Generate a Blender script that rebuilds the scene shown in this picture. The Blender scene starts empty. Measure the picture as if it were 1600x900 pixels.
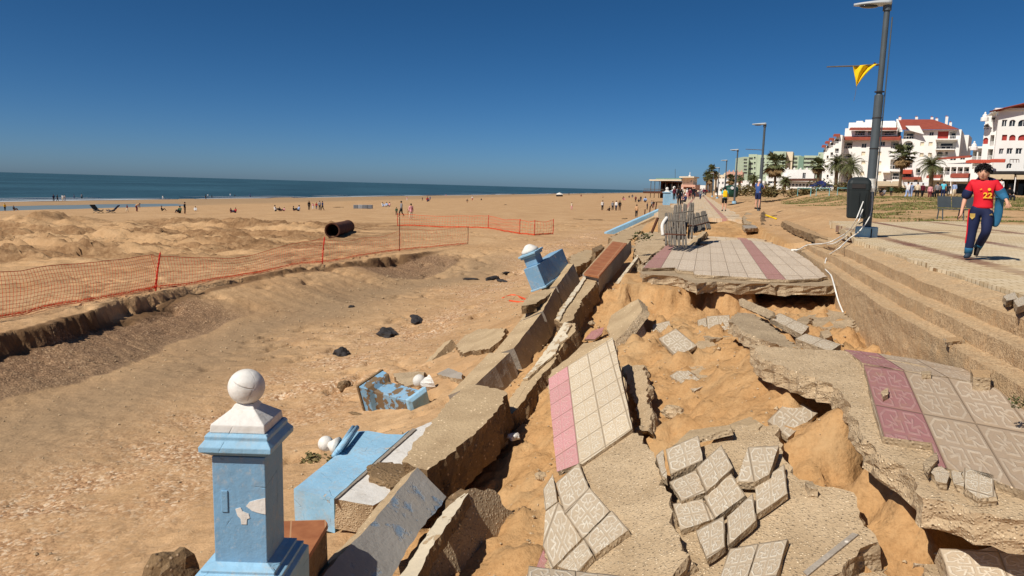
import bpy, bmesh, math, random
import numpy as np
from mathutils import Vector, Matrix, Quaternion, noise as mnoise
R = math.radians
random.seed(7)
scene = bpy.context.scene
COL = scene.collection

# ---------------------------------------------------------------- camera
CAMZ = 1.4; FPX = 1155.0; PITCH = R(7.82); ROLL = R(1.62)
F_ = Vector((0, math.cos(PITCH), -math.sin(PITCH)))
R0 = Vector((1, 0, 0)); U0 = Vector((0, math.sin(PITCH), math.cos(PITCH)))
R_ = R0 * math.cos(ROLL) + U0 * math.sin(ROLL)
U_ = -R0 * math.sin(ROLL) + U0 * math.cos(ROLL)
cam = bpy.data.cameras.new('camera'); camo = bpy.data.objects.new('camera', cam); COL.objects.link(camo)
cam.sensor_width = 36; cam.lens = FPX / 1600 * 36; cam.clip_end = 30000; cam.clip_start = 0.05
m = Matrix((R_, U_, -F_)).transposed().to_4x4(); m.translation = Vector((0, 0, CAMZ)); camo.matrix_world = m
scene.camera = camo
# ---------------------------------------------------------------- sky + sun
SUN_EL, SUN_AZ = 46.0, 229.0            # azimuth clockwise from +Y
w = bpy.data.worlds.new('World'); scene.world = w; w.use_nodes = True
nt = w.node_tree; nt.nodes.clear()
sky = nt.nodes.new('ShaderNodeTexSky'); sky.sky_type = 'NISHITA'; sky.sun_disc = False
sky.sun_elevation = R(SUN_EL); sky.sun_rotation = R(SUN_AZ)
sky.altitude = 0; sky.air_density = 0.5; sky.dust_density = 0.6; sky.ozone_density = 7
bg = nt.nodes.new('ShaderNodeBackground'); bg.inputs[1].default_value = 0.052
ow = nt.nodes.new('ShaderNodeOutputWorld'); gmn = nt.nodes.new('ShaderNodeGamma'); hsn = nt.nodes.new('ShaderNodeHueSaturation'); gmn.inputs[1].default_value = 1.10; hsn.inputs['Saturation'].default_value = 1.14; hsn.inputs['Hue'].default_value = .493
nt.links.new(sky.outputs[0], gmn.inputs[0]); nt.links.new(gmn.outputs[0], hsn.inputs['Color']); nt.links.new(hsn.outputs[0], bg.inputs[0]); nt.links.new(bg.outputs[0], ow.inputs[0])
sl = bpy.data.lights.new('sun', 'SUN'); sl.energy = 4.3; sl.angle = R(0.53); sl.color = (1, 0.955, 0.88)
so = bpy.data.objects.new('sun', sl); COL.objects.link(so)
az = R(SUN_AZ); el = R(SUN_EL)
sd = Vector((math.sin(az) * math.cos(el), math.cos(az) * math.cos(el), math.sin(el)))
so.rotation_euler = sd.to_track_quat('Z', 'Y').to_euler(); so.location = (0, 0, 60)
scene.view_settings.view_transform = 'Standard'; scene.view_settings.look = 'None'
scene.view_settings.exposure = 0.22; scene.view_settings.gamma = 1.0
scene.render.engine = 'CYCLES'

# ---------------------------------------------------------------- measuring helpers (photo pixel -> point at a real height or distance)
def ray(px, py):
    return R_ * ((px - 800) / FPX) + U_ * ((450 - py) / FPX) + F_
def W(px, py, z):
    d = ray(px, py); t = (z - CAMZ) / d.z
    return Vector((0, 0, CAMZ)) + d * t
def D(px, py, dist):
    d = ray(px, py); return Vector((0, 0, CAMZ)) + d * (dist / d.y)
class Plane:
    def __init__(s, a, b, c):
        s.p = W(*a); q = W(*b); r = W(*c)
        s.n = (q - s.p).cross(r - s.p).normalized()
        if s.n.z < 0: s.n = -s.n
    def at(s, px, py):
        d = ray(px, py); o = Vector((0, 0, CAMZ)); t = (s.p - o).dot(s.n) / d.dot(s.n)
        return o + d * t
    def up(s, h):
        k = Plane.__new__(Plane); k.p = s.p + s.n * h; k.n = s.n.copy(); return k
def HP(z):
    k = Plane.__new__(Plane); k.p = Vector((0, 0, z)); k.n = Vector((0, 0, 1)); return k
A14 = R(13.9)
UD = Vector((math.sin(A14), math.cos(A14), 0)); VD = Vector((math.cos(A14), -math.sin(A14), 0))
def uv(u, v, z=0.0): return UD * u + VD * v + Vector((0, 0, z))

# ---------------------------------------------------------------- numpy noise
def _h(xi, yi, s):
    n = (xi.astype(np.int64) * 374761393 + yi.astype(np.int64) * 668265263 + s * 974634777) & 0x7fffffff
    n = ((n ^ (n >> 13)) * 1274126177) & 0x7fffffff
    return ((n ^ (n >> 16)) & 0xffff) / 65535.0
def vn(x, y, s=0):
    xi = np.floor(x); yi = np.floor(y); fx = x - xi; fy = y - yi
    fx = fx * fx * (3 - 2 * fx); fy = fy * fy * (3 - 2 * fy)
    a = _h(xi, yi, s); b = _h(xi + 1, yi, s); c = _h(xi, yi + 1, s); d = _h(xi + 1, yi + 1, s)
    return (a * (1 - fx) + b * fx) * (1 - fy) + (c * (1 - fx) + d * fx) * fy - .5
def fbm(x, y, s=0, o=4, g=.5):
    r = 0; a = 1
    for k in range(o):
        r = r + a * vn(x * 2 ** k + 17.3 * k, y * 2 ** k - 9.1 * k, s + k); a *= g
    return r
def sst(x, a, b):
    t = np.clip((x - a) / (b - a), 0, 1); return t * t * (3 - 2 * t)

# ---------------------------------------------------------------- object helpers
def tag(o, label=None, cat=None, group=None, kind=None):
    if label: o['label'] = label
    if cat: o['category'] = cat
    if group: o['group'] = group
    if kind: o['kind'] = kind
    elif cat: o['kind'] = 'thing'
    return o
def empty(name, loc, label, cat, group=None, rz=0.0):
    o = bpy.data.objects.new(name, None); COL.objects.link(o); o.location = loc; o.rotation_euler = (0, 0, rz)
    o.empty_display_size = .2
    return tag(o, label, cat, group)
def link(name, me, mats, parent=None, loc=None, rot=None):
    o = bpy.data.objects.new(name, me); COL.objects.link(o)
    if mats is not None:
        if not isinstance(mats, (list, tuple)): mats = [mats]
        for mm in mats: me.materials.append(mm)
    if parent: o.parent = parent
    if loc is not None: o.location = loc
    if rot is not None: o.rotation_euler = rot
    return o
class MB:
    """collects faces for one mesh"""
    def __init__(s): s.v = []; s.f = []; s.mi = []; s.uv = {}
    def add(s, vs, fs, mi=0):
        b = len(s.v); s.v += [tuple(x) for x in vs]
        for f in fs: s.f.append(tuple(b + i for i in f)); s.mi.append(mi)
    def box(s, c, sx, sy, sz, M=None, mi=0):
        M = M or Matrix.Identity(3); c = Vector(c)
        vs = [c + M @ Vector((x * sx / 2, y * sy / 2, z * sz / 2)) for x in (-1, 1) for y in (-1, 1) for z in (-1, 1)]
        s.add(vs, [(0, 1, 3, 2), (4, 6, 7, 5), (0, 4, 5, 1), (2, 3, 7, 6), (0, 2, 6, 4), (1, 5, 7, 3)], mi)
    def bb(s, lo, hi, mi=0):
        s.box([(a + b) / 2 for a, b in zip(lo, hi)], *[abs(b - a) for a, b in zip(lo, hi)], mi=mi)
    def tube(s, pts, r, n=8, mi=0, caps=True):
        pts = [Vector(p) for p in pts]; rs = r if isinstance(r, (list, tuple)) else [r] * len(pts)
        rings = []; ref = Vector((.3, .2, 1)).normalized()
        for i, p in enumerate(pts):
            a = pts[max(0, i - 1)]; b = pts[min(len(pts) - 1, i + 1)]; t = (b - a).normalized()
            x = t.cross(ref)
            if x.length < .05: x = t.cross(Vector((1, 0, 0)))
            x.normalize(); y = t.cross(x)
            rings.append([p + (x * math.cos(2 * math.pi * k / n) + y * math.sin(2 * math.pi * k / n)) * rs[i] for k in range(n)])
        vs = [q for rg in rings for q in rg]; fs = []
        for i in range(len(pts) - 1):
            for k in range(n):
                k2 = (k + 1) % n; fs.append((i * n + k, i * n + k2, (i + 1) * n + k2, (i + 1) * n + k))
        if caps: fs.append(tuple(range(n))[::-1]); fs.append(tuple(range((len(pts) - 1) * n, len(pts) * n)))
        s.add(vs, fs, mi)
    def lathe(s, prof, n=24, c=(0, 0, 0), M=None, mi=0, square=False):
        M = M or Matrix.Identity(3); c = Vector(c); vs = []; fs = []
        for (r, z) in prof:
            for k in range(n):
                a = 2 * math.pi * (k + .5) / n
                rr = r / max(abs(math.cos(a)), abs(math.sin(a))) if square else r
                vs.append(c + M @ Vector((rr * math.cos(a), rr * math.sin(a), z)))
        for i in range(len(prof) - 1):
            for k in range(n):
                k2 = (k + 1) % n; fs.append((i * n + k, i * n + k2, (i + 1) * n + k2, (i + 1) * n + k))
        fs.append(tuple(range(n))[::-1]); fs.append(tuple(range((len(prof) - 1) * n, len(prof) * n)))
        s.add(vs, fs, mi)
    def ball(s, c, r, n=20, sq=(1, 1, 1), mi=0):
        c = Vector(c); vs = []; fs = []; h = n // 2
        for i in range(h + 1):
            t = math.pi * i / h
            for k in range(n):
                a = 2 * math.pi * k / n
                vs.append(c + Vector((r * sq[0] * math.sin(t) * math.cos(a), r * sq[1] * math.sin(t) * math.sin(a), r * sq[2] * math.cos(t))))
        for i in range(h):
            for k in range(n):
                k2 = (k + 1) % n; fs.append((i * n + k, (i + 1) * n + k, (i + 1) * n + k2, i * n + k2))
        s.add(vs, fs, mi)
    def build(s, name, mats, parent=None, smooth=False, loc=None, bevel=0, cen=False):
        me = bpy.data.meshes.new(name); v = s.v
        if cen:
            a = np.array(v); c = Vector(((a[:, 0].min() + a[:, 0].max()) / 2, (a[:, 1].min() + a[:, 1].max()) / 2, a[:, 2].min())); v = [Vector(p) - c for p in v]; loc = c
        me.from_pydata([tuple(p) for p in v], [], s.f)
        bm = bmesh.new(); bm.from_mesh(me)
        bmesh.ops.remove_doubles(bm, verts=bm.verts, dist=1e-5) if smooth else None
        if smooth or len(s.f) < 4000:
            bmesh.ops.recalc_face_normals(bm, faces=bm.faces)
        if not smooth and len(bm.faces) == len(s.mi):
            for f, k in zip(bm.faces, s.mi): f.material_index = k
        if smooth:
            for f in bm.faces: f.smooth = True
        bm.to_mesh(me); bm.free()
        o = link(name, me, mats, parent, loc)
        if bevel:
            b = o.modifiers.new('bevel', 'BEVEL'); b.width = bevel; b.segments = 2; b.limit_method = 'ANGLE'
        return o

# ---------------------------------------------------------------- materials
class N:
    def __init__(s, name):
        s.m = bpy.data.materials.new(name); s.m.use_nodes = True; s.t = s.m.node_tree; s.t.nodes.clear()
        s.out = s.n('ShaderNodeOutputMaterial'); s.b = s.n('ShaderNodeBsdfPrincipled'); s.l(s.b.outputs[0], s.out.inputs[0])
        s.b.inputs['Specular IOR Level'].default_value = .25
    def n(s, t, **k):
        x = s.t.nodes.new(t)
        for a, b in k.items(): setattr(x, a, b)
        return x
    def l(s, a, b): s.t.links.new(a, b)
    def inp(s, sock, v):
        if isinstance(v, bpy.types.NodeSocket): s.l(v, sock)
        elif v is not None: sock.default_value = v
    def math(s, op, a, b=None, c=None, clamp=False):
        x = s.n('ShaderNodeMath', operation=op, use_clamp=clamp)
        for i, v in enumerate((a, b, c)):
            if v is not None: s.inp(x.inputs[i], v)
        return x.outputs[0]
    def coord(s, kind='Object', scale=None, warp=None):
        tc = s.n('ShaderNodeTexCoord'); o = tc.outputs[kind]
        if scale is not None:
            mp = s.n('ShaderNodeMapping'); s.l(o, mp.inputs[0]); mp.inputs['Scale'].default_value = scale if hasattr(scale, '__len__') else (scale,) * 3; o = mp.outputs[0]
        return o
    def noise(s, vec, scale, detail=5, rough=.55, dist=0):
        x = s.n('ShaderNodeTexNoise'); s.l(vec, x.inputs['Vector']); x.inputs['Scale'].default_value = scale
        x.inputs['Detail'].default_value = detail; x.inputs['Roughness'].default_value = rough; x.inputs['Distortion'].default_value = dist
        return x.outputs['Fac']
    def voro(s, vec, scale, feature='F1', out='Distance', rnd=1):
        x = s.n('ShaderNodeTexVoronoi', feature=feature); s.l(vec, x.inputs['Vector']); x.inputs['Scale'].default_value = scale; x.inputs['Randomness'].default_value = rnd
        return x.outputs[out]
    def ramp(s, f, stops):
        x = s.n('ShaderNodeValToRGB'); s.inp(x.inputs[0], f); cr = x.color_ramp
        while len(cr.elements) < len(stops): cr.elements.new(.5)
        for e, (p, c) in zip(cr.elements, stops):
            e.position = p; e.color = (c, c, c, 1) if not hasattr(c, '__len__') else tuple(c) + (1,)
        return x.outputs[0]
    def mr(s, v, a, b, c=0., d=1.):
        x = s.n('ShaderNodeMapRange'); s.inp(x.inputs[0], v)
        for i, q in enumerate((a, b, c, d)): x.inputs[i + 1].default_value = q
        return x.outputs[0]
    def mix(s, f, a, b, blend='MIX'):
        x = s.n('ShaderNodeMix', data_type='RGBA', blend_type=blend); s.inp(x.inputs[0], f)
        for i, v in ((6, a), (7, b)):
            if isinstance(v, bpy.types.NodeSocket): s.l(v, x.inputs[i])
            else: x.inputs[i].default_value = tuple(v) + (1,)
        return x.outputs[2]
    def col(s, c): s.inp(s.b.inputs['Base Color'], c if isinstance(c, bpy.types.NodeSocket) else tuple(c) + (1,))
    def rough(s, r): s.inp(s.b.inputs['Roughness'], r)
    def bump(s, h, strength=.5, dist=.01, prev=None):
        x = s.n('ShaderNodeBump'); s.inp(x.inputs['Height'], h); x.inputs['Strength'].default_value = strength; x.inputs['Distance'].default_value = dist
        if prev: s.l(prev, x.inputs['Normal'])
        s.l(x.outputs[0], s.b.inputs['Normal']); return x.outputs[0]
    def attr(s, name):
        x = s.n('ShaderNodeAttribute'); x.attribute_name = name; return x.outputs['Fac']
def C8(r, g, b):   # sRGB 0-255 to linear
    f = lambda c: (c / 255 / 12.92) if c / 255 <= .04045 else ((c / 255 + .055) / 1.055) ** 2.4
    return (f(r), f(g), f(b))
def simple(name, c, rough=.7, var=.15, scale=3, bump=.0, bscale=40, metal=0, dirt=None):
    k = N(name); v = k.coord('Object'); n1 = k.noise(v, scale)
    lo = tuple(x * (1 - var) for x in c); hi = tuple(min(1, x * (1 + var)) for x in c)
    cc = k.mix(k.mr(n1, .3, .7), lo, hi)
    if dirt: cc = k.mix(k.mr(k.noise(v, scale * 2.3, 8, .7), .52, .7), cc, dirt)
    k.col(cc); k.rough(rough); k.b.inputs['Metallic'].default_value = metal
    if bump: k.bump(k.noise(v, bscale, 6, .6), bump, .01)
    return k.m
MATC = {}
def flat(c, rough=.8):
    key = (tuple(round(x, 3) for x in c), rough)
    if key not in MATC: MATC[key] = simple('cloth_%d' % len(MATC), c, rough, .12, 6)
    return MATC[key]

def mat_aggregate(name, c1, c2, spot, scale=45, bs=.6, spots=.5):
    k = N(name); v = k.coord('Object')
    big = k.noise(v, 2.2, 6, .6); fine = k.noise(v, 60, 4, .7)
    base = k.mix(k.mr(big, .3, .7), c1, c2); base = k.mix(k.mr(fine, .35, .75, 0, .5), base, tuple(x * .55 for x in c1))
    vd = k.voro(v, scale); vc = k.n('ShaderNodeTexVoronoi'); k.l(v, vc.inputs['Vector']); vc.inputs['Scale'].default_value = scale
    sep = k.n('ShaderNodeSeparateColor'); k.l(vc.outputs['Color'], sep.inputs[0])
    sp = k.math('MULTIPLY', k.mr(vd, .36, .22), k.mr(sep.outputs[0], 1 - spots, 1 - spots + .05))
    base = k.mix(sp, base, k.mix(sep.outputs[1], spot, tuple(min(1, x * 1.5 + .1) for x in c2)))
    k.col(base); k.rough(.92)
    h = k.math('ADD', k.math('MULTIPLY', fine, .5), k.math('MULTIPLY', k.mr(vd, .5, .1), .8))
    b1 = k.bump(k.noise(v, 7, 8, .65), bs * .8, .03); k.bump(h, bs, .008, b1)
    return k.m
M = {}
M['agg'] = mat_aggregate('exposed_aggregate_concrete', C8(176, 150, 116), C8(206, 180, 144), C8(88, 68, 50), 52, .95, .55)
M['brk'] = mat_aggregate('broken_concrete', C8(154, 132, 104), C8(194, 170, 136), C8(92, 76, 60), 38, 1.0, .5)
M['step'] = mat_aggregate('weathered_step_concrete', C8(175, 142, 104), C8(186, 152, 110), C8(118, 92, 66), 70, .6, .35)
M['sandcon'] = mat_aggregate('sandy_concrete', C8(168, 142, 108), C8(198, 172, 134), C8(140, 115, 85), 30, .55, .25)
M['wallcon'] = mat_aggregate('smooth_wall_render', C8(150, 138, 124), C8(176, 164, 148), C8(120, 108, 94), 24, .35, .12)
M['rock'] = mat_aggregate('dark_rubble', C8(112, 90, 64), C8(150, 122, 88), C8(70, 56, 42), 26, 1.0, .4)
M['black'] = simple('black_stone', (.035, .03, .028), .8, .4, 9, .6, 20)

def seglen(k, P, a, b):
    """distance from 2D point P (vector socket) to segment a-b"""
    ax, ay = a; bx, by = b; L2 = (bx - ax) ** 2 + (by - ay) ** 2
    px, py = P
    dx = k.math('SUBTRACT', px, ax); dy = k.math('SUBTRACT', py, ay)
    t = k.math('MULTIPLY', k.math('ADD', k.math('MULTIPLY', dx, bx - ax), k.math('MULTIPLY', dy, by - ay)), 1 / L2, clamp=True)
    ex = k.math('SUBTRACT', dx, k.math('MULTIPLY', t, bx - ax)); ey = k.math('SUBTRACT', dy, k.math('MULTIPLY', t, by - ay))
    return k.math('SQRT', k.math('ADD', k.math('MULTIPLY', ex, ex), k.math('MULTIPLY', ey, ey)))
def tile_mat(name, base, line, pinks=(), pbase=C8(190, 132, 128), pline=C8(206, 160, 150), detail=True, dirt=.5):
    k = N(name); uvn = k.n('ShaderNodeUVMap'); sp = k.n('ShaderNodeSeparateXYZ'); k.l(uvn.outputs[0], sp.inputs[0])
    X, Y = sp.outputs[0], sp.outputs[1]
    def half(s): return k.math('SUBTRACT', k.math('MULTIPLY', k.math('FRACT', s), 2.0), 1.0)
    x = k.math('ABSOLUTE', half(X)); y = k.math('ABSOLUTE', half(Y))
    mx = k.math('MAXIMUM', x, y); mn = k.math('MINIMUM', x, y)
    v = k.coord('Object')
    edge = k.mr(mx, .955, .985)
    d = None
    segs = [((.10, .10), (.50, .10)), ((.50, .10), (.50, .30)), ((.50, .30), (.68, .16)), ((.68, .16), (.87, .16)), ((.87, .16), (.87, .60)), ((.87, .60), (.735, .735)), ((.30, .30), (.66, .44))]
    for a, b in segs:
        e = seglen(k, (mx, mn), a, b); d = e if d is None else k.math('MINIMUM', d, e)
    ln = k.mr(d, .055, .03)
    cell = k.n('ShaderNodeTexWhiteNoise', noise_dimensions='2D')
    fl = k.n('ShaderNodeVectorMath', operation='FLOOR'); k.l(uvn.outputs[0], fl.inputs[0]); k.l(fl.outputs[0], cell.inputs[0])
    oi = k.n('ShaderNodeObjectInfo')
    wear = k.noise(v, 9, 8, .65)
    ln = k.math('MULTIPLY', ln, k.mr(k.noise(v, 14, 8, .7), .36, .62, 1.0, .35))
    b0 = base; l0 = line
    if pinks:
        f = k.math('FLOOR', X); pk = None
        for p in pinks:
            q = k.math('COMPARE', f, float(p), .1); pk = q if pk is None else k.math('MAXIMUM', pk, q)
        b0 = k.mix(pk, base, pbase); l0 = k.mix(pk, line, pline)
    c = k.mix(ln, b0, l0)
    c = k.mix(k.mr(k.noise(v, 70, 4, .7), .4, .8, 0, .35), c, tuple(q * .5 for q in base))
    c = k.mix(k.mr(wear, .5, .8, 0, dirt), c, C8(176, 146, 108))
    c = k.mix(k.mr(cell.outputs[0], 0, 1, 0, .14), c, C8(120, 100, 80))
    c = k.mix(k.mr(oi.outputs['Random'], 0, 1, 0, .12), c, C8(130, 108, 84))
    c = k.mix(k.math('MULTIPLY', edge, .5), c, C8(120, 98, 76))
    k.col(c); k.rough(.85)
    h = k.math('SUBTRACT', k.math('ADD', ln, k.math('MULTIPLY', k.noise(v, 120, 3, .6), .35)), k.math('MULTIPLY', edge, 1.6))
    k.bump(h, .75, .006)
    return k.m
M['tile'] = tile_mat('patterned_paving_tile', C8(196, 177, 150), C8(236, 224, 202), dirt=.5)
M['tilep'] = tile_mat('pink_patterned_tile', C8(186, 124, 122), C8(206, 160, 152))
M['slabJ'] = tile_mat('promenade_tiles_two_pink_bands', C8(208, 188, 164), C8(228, 212, 190), (0, 7), C8(172, 122, 116), C8(186, 142, 132), dirt=.6)
M['slabK'] = tile_mat('promenade_tiles_one_pink_band', C8(176, 154, 130), C8(208, 190, 166), (0,), C8(160, 106, 108), C8(186, 142, 138))
M['slabL'] = tile_mat('pale_tiles_pink_edge', C8(208, 188, 158), C8(232, 218, 194), (0,), C8(208, 146, 146), C8(220, 172, 166), dirt=.25)

def paint(name, c, chip, under=C8(196, 186, 170), amt=.64, streak=True, soft=.015):
    k = N(name); v = k.coord('Object'); n1 = k.noise(v, 5, 8, .6); n2 = k.noise(v, 2.0, 3, .5)
    base = k.mix(k.mr(n2, .3, .7), tuple(x * .86 for x in c), tuple(min(1, x * 1.1) for x in c))
    if streak:
        sv = k.coord('Object', (22, 22, 2.0)); base = k.mix(k.mr(k.noise(sv, 1, 6, .6), .42, .75, 0, .55), base, tuple(x * .72 + .03 for x in c))
    base = k.mix(k.mr(k.noise(v, 26, 6, .7), .55, .78, 0, .6), base, under); base = k.mix(k.mr(k.noise(v, 3.3, 8, .72), .5, .74, 0, .5), base, C8(176, 158, 132))
    cr = k.voro(k.coord('Object'), 3.2, 'DISTANCE_TO_EDGE'); crk = k.math('MULTIPLY', k.mr(cr, .012, .0), k.mr(n1, .5, .6))
    ch = k.mr(n1, amt, amt + soft)
    base = k.mix(ch, base, chip); base = k.mix(k.math('MULTIPLY', crk, .5), base, tuple(x * .35 for x in c))
    k.col(base); k.rough(.6)
    b0 = k.bump(k.noise(v, 6, 5, .6), .5, .02); b1 = k.bump(k.math('SUBTRACT', k.math('MULTIPLY', k.noise(v, 22, 7, .65), .8), k.math('ADD', ch, crk)), .6, .006, b0)
    return k.m
M['blue'] = paint('pale_blue_paint', C8(124, 164, 192), C8(206, 194, 178), amt=.66)
M['bluebrk'] = paint('chipped_blue_paint', C8(124, 164, 190), C8(120, 98, 72), amt=.5)
M['bluel'] = paint('light_blue_paint', C8(146, 188, 212), C8(190, 178, 160), amt=.66)
M['white'] = paint('white_paint', C8(226, 220, 210), C8(196, 180, 156), amt=.66)
M['cream2'] = paint('cream_render_dusty', C8(212, 196, 168), C8(176, 150, 116), amt=.58)
M['peel'] = paint('peeling_grey_blue_paint', C8(168, 162, 152), C8(134, 152, 168), amt=.52, streak=False, soft=.07)
def brown_tiles():
    k = N('brown_coping_tiles'); v = k.coord('UV')
    sp = k.n('ShaderNodeSeparateXYZ'); k.l(v, sp.inputs[0])
    fx = k.math('ABSOLUTE', k.math('SUBTRACT', k.math('FRACT', sp.outputs[0]), .5)); fy = k.math('ABSOLUTE', k.math('SUBTRACT', k.math('FRACT', sp.outputs[1]), .5))
    e = k.mr(k.math('MAXIMUM', fx, fy), .47, .49); o = k.coord('Object')
    c = k.mix(k.mr(k.noise(o, 8, 6), .3, .7), C8(140, 84, 52), C8(172, 112, 72)); k.col(k.mix(k.math('MULTIPLY', e, .7), c, C8(190, 150, 110))); k.rough(.6); return k.m
M['brown'] = brown_tiles()
M['steel'] = simple('painted_grey_steel', C8(88, 94, 96), .45, .1, 4, metal=.3)
M['rail'] = simple('weathered_wood', C8(104, 96, 86), .85, .25, 8, .3, 30)
M['orange'] = simple('orange_plastic', C8(226, 84, 40), .6, .1)
M['redp'] = simple('faded_red_plastic', C8(196, 48, 34), .6, .15)
M['rust'] = simple('rusty_steel', C8(92, 58, 42), .85, .4, 2.5, .5, 12, dirt=C8(60, 38, 30))
M['glass'] = simple('dark_glass', (.03, .035, .04), .12, .2)
M['frame'] = simple('white_window_frame', (.75, .73, .7), .6)
M['shut'] = simple('red_shutter', C8(160, 58, 50), .7)
M['stucco'] = simple('white_stucco', C8(232, 228, 220), .85, .05, .3, .1, 3)
M['green'] = simple('pale_green_render', C8(178, 190, 164), .85, .05, .3)
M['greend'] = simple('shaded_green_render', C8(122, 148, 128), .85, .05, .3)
M['pinkr'] = simple('pink_render', C8(206, 160, 138), .85, .06, .3)
M['cream'] = simple('cream_render', C8(222, 206, 178), .85, .06, .3)
M['roof'] = simple('red_roof_tiles', C8(146, 72, 56), .85, .15, 1.5, .4, 6)
M['awn'] = simple('orange_red_awning', C8(184, 78, 56), .8, .1)
M['awnb'] = simple('beige_awning', C8(196, 176, 146), .8, .1)
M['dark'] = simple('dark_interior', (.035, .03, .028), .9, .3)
M['trunk'] = simple('palm_trunk_bark', C8(104, 84, 62), .95, .3, 3, .8, 9)
M['rope'] = simple('white_plastic_rope', C8(228, 224, 214), .6, .1)
M['binm'] = simple('dark_green_grey_plastic', C8(38, 43, 43), .5, .12)
M['yellow'] = simple('yellow_cloth', C8(232, 190, 20), .8, .12, 8)
def leafmat(name, a, b):
    k = N(name); oi = k.coord('Object'); k.col(k.mix(k.mr(k.noise(oi, 1.7, 4), .35, .65), a, b)); k.rough(.65)
    k.b.inputs['Transmission Weight'].default_value = 0; return k.m
M['palm'] = leafmat('palm_frond', C8(72, 78, 46), C8(112, 112, 72))
M['palmd'] = leafmat('dry_palm_frond', C8(120, 94, 60), C8(150, 122, 84))
M['bush'] = leafmat('bush_leaves', C8(60, 68, 34), C8(104, 100, 56))
M['bushd'] = leafmat('dry_bush_leaves', C8(92, 86, 50), C8(140, 122, 80))
M['grass'] = leafmat('short_grass', C8(92, 96, 48), C8(130, 124, 70))

# ---------------------------------------------------------------- broken slab prism
def prism(name, px, plane, thick, mt, ms, jag=.012, seg=.09, layers=3, ext=None, frame=None, parent=None, label=None, cat=None, group=None, seed=None, pts3=None, under=0.0, rough_bottom=.0):
    rnd = random.Random(seed if seed is not None else hash(name + str(len(px))) & 0xffff if False else (len(px) * 7919 + int(px[0][0] * 31 + px[0][1] * 17)) if pts3 is None else seed or 3)
    n = plane.n
    P = pts3 if pts3 is not None else [plane.at(*p) for p in px]
    e = ext if ext is not None else -n * thick
    c = sum(P, Vector()) / len(P)
    out = []
    for i, a in enumerate(P):
        b = P[(i + 1) % len(P)]; L = (b - a).length; k = max(1, int(L / seg + .5)) if jag > 0 else 1
        dr = (b - a).normalized(); nm = dr.cross(n)
        for j in range(k):
            t = j / k; q = a.lerp(b, t)
            if jag > 0: q = q + nm * rnd.uniform(-1, 1) * jag * (1 if j else .5) + dr * rnd.uniform(-.2, .2) * jag
            out.append((q, nm))
    m_ = len(out); vs = [q - c for q, _ in out]
    for k in range(1, layers + 1):
        f = k / layers
        for (q, nm) in out:
            pz = q + e * f
            nn = mnoise.noise(pz * 4.0) * 1.5 + mnoise.noise(pz * 13.0) * .9 + rnd.uniform(-.35, .35)
            vs.append(q - c + e * f * (1 + (rnd.uniform(-.08, .08) if jag > 0 and k < layers else 0)) + nm * (nn * jag * 1.1 + under * f) + (n * mnoise.noise(q * 5) * 2 * rough_bottom if k == layers else Vector()))
    fs = [tuple(range(m_))]
    for k in range(layers):
        for i in range(m_):
            i2 = (i + 1) % m_; fs.append((k * m_ + i, (k + 1) * m_ + i, (k + 1) * m_ + i2, k * m_ + i2))
    fs.append(tuple(range(layers * m_, (layers + 1) * m_))[::-1])
    me = bpy.data.meshes.new(name); me.from_pydata([tuple(v) for v in vs], [], fs)
    ul = me.uv_layers.new(name='UVMap')
    if frame:
        (o0, u0), (o1, u1), (o2, u2) = frame
        p0, p1, p2 = plane.at(*o0), plane.at(*o1), plane.at(*o2)
        a = p1 - p0; b = p2 - p0; A = np.array([[a.dot(a), a.dot(b)], [a.dot(b), b.dot(b)]]); Ai = np.linalg.inv(A)
        du1 = np.array(u1) - np.array(u0); du2 = np.array(u2) - np.array(u0)
        for li in me.polygons[0].loop_indices:
            q = Vector(vs[me.loops[li].vertex_index]) + c - p0
            s = Ai @ np.array([q.dot(a), q.dot(b)]); r = np.array(u0) + s[0] * du1 + s[1] * du2
            ul.data[li].uv = (float(r[0]), float(r[1]))
    bm = bmesh.new(); bm.from_mesh(me)
    bm.faces.ensure_lookup_table()
    if bm.faces[0].normal.dot(n) < 0:
        bmesh.ops.reverse_faces(bm, faces=bm.faces)
    for i, f in enumerate(bm.faces): f.material_index = 0 if i == 0 else 1
    bm.to_mesh(me); bm.free()
    o = link(name, me, [mt, ms or mt], parent, c)
    tag(o, label, cat, group); return o
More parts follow.
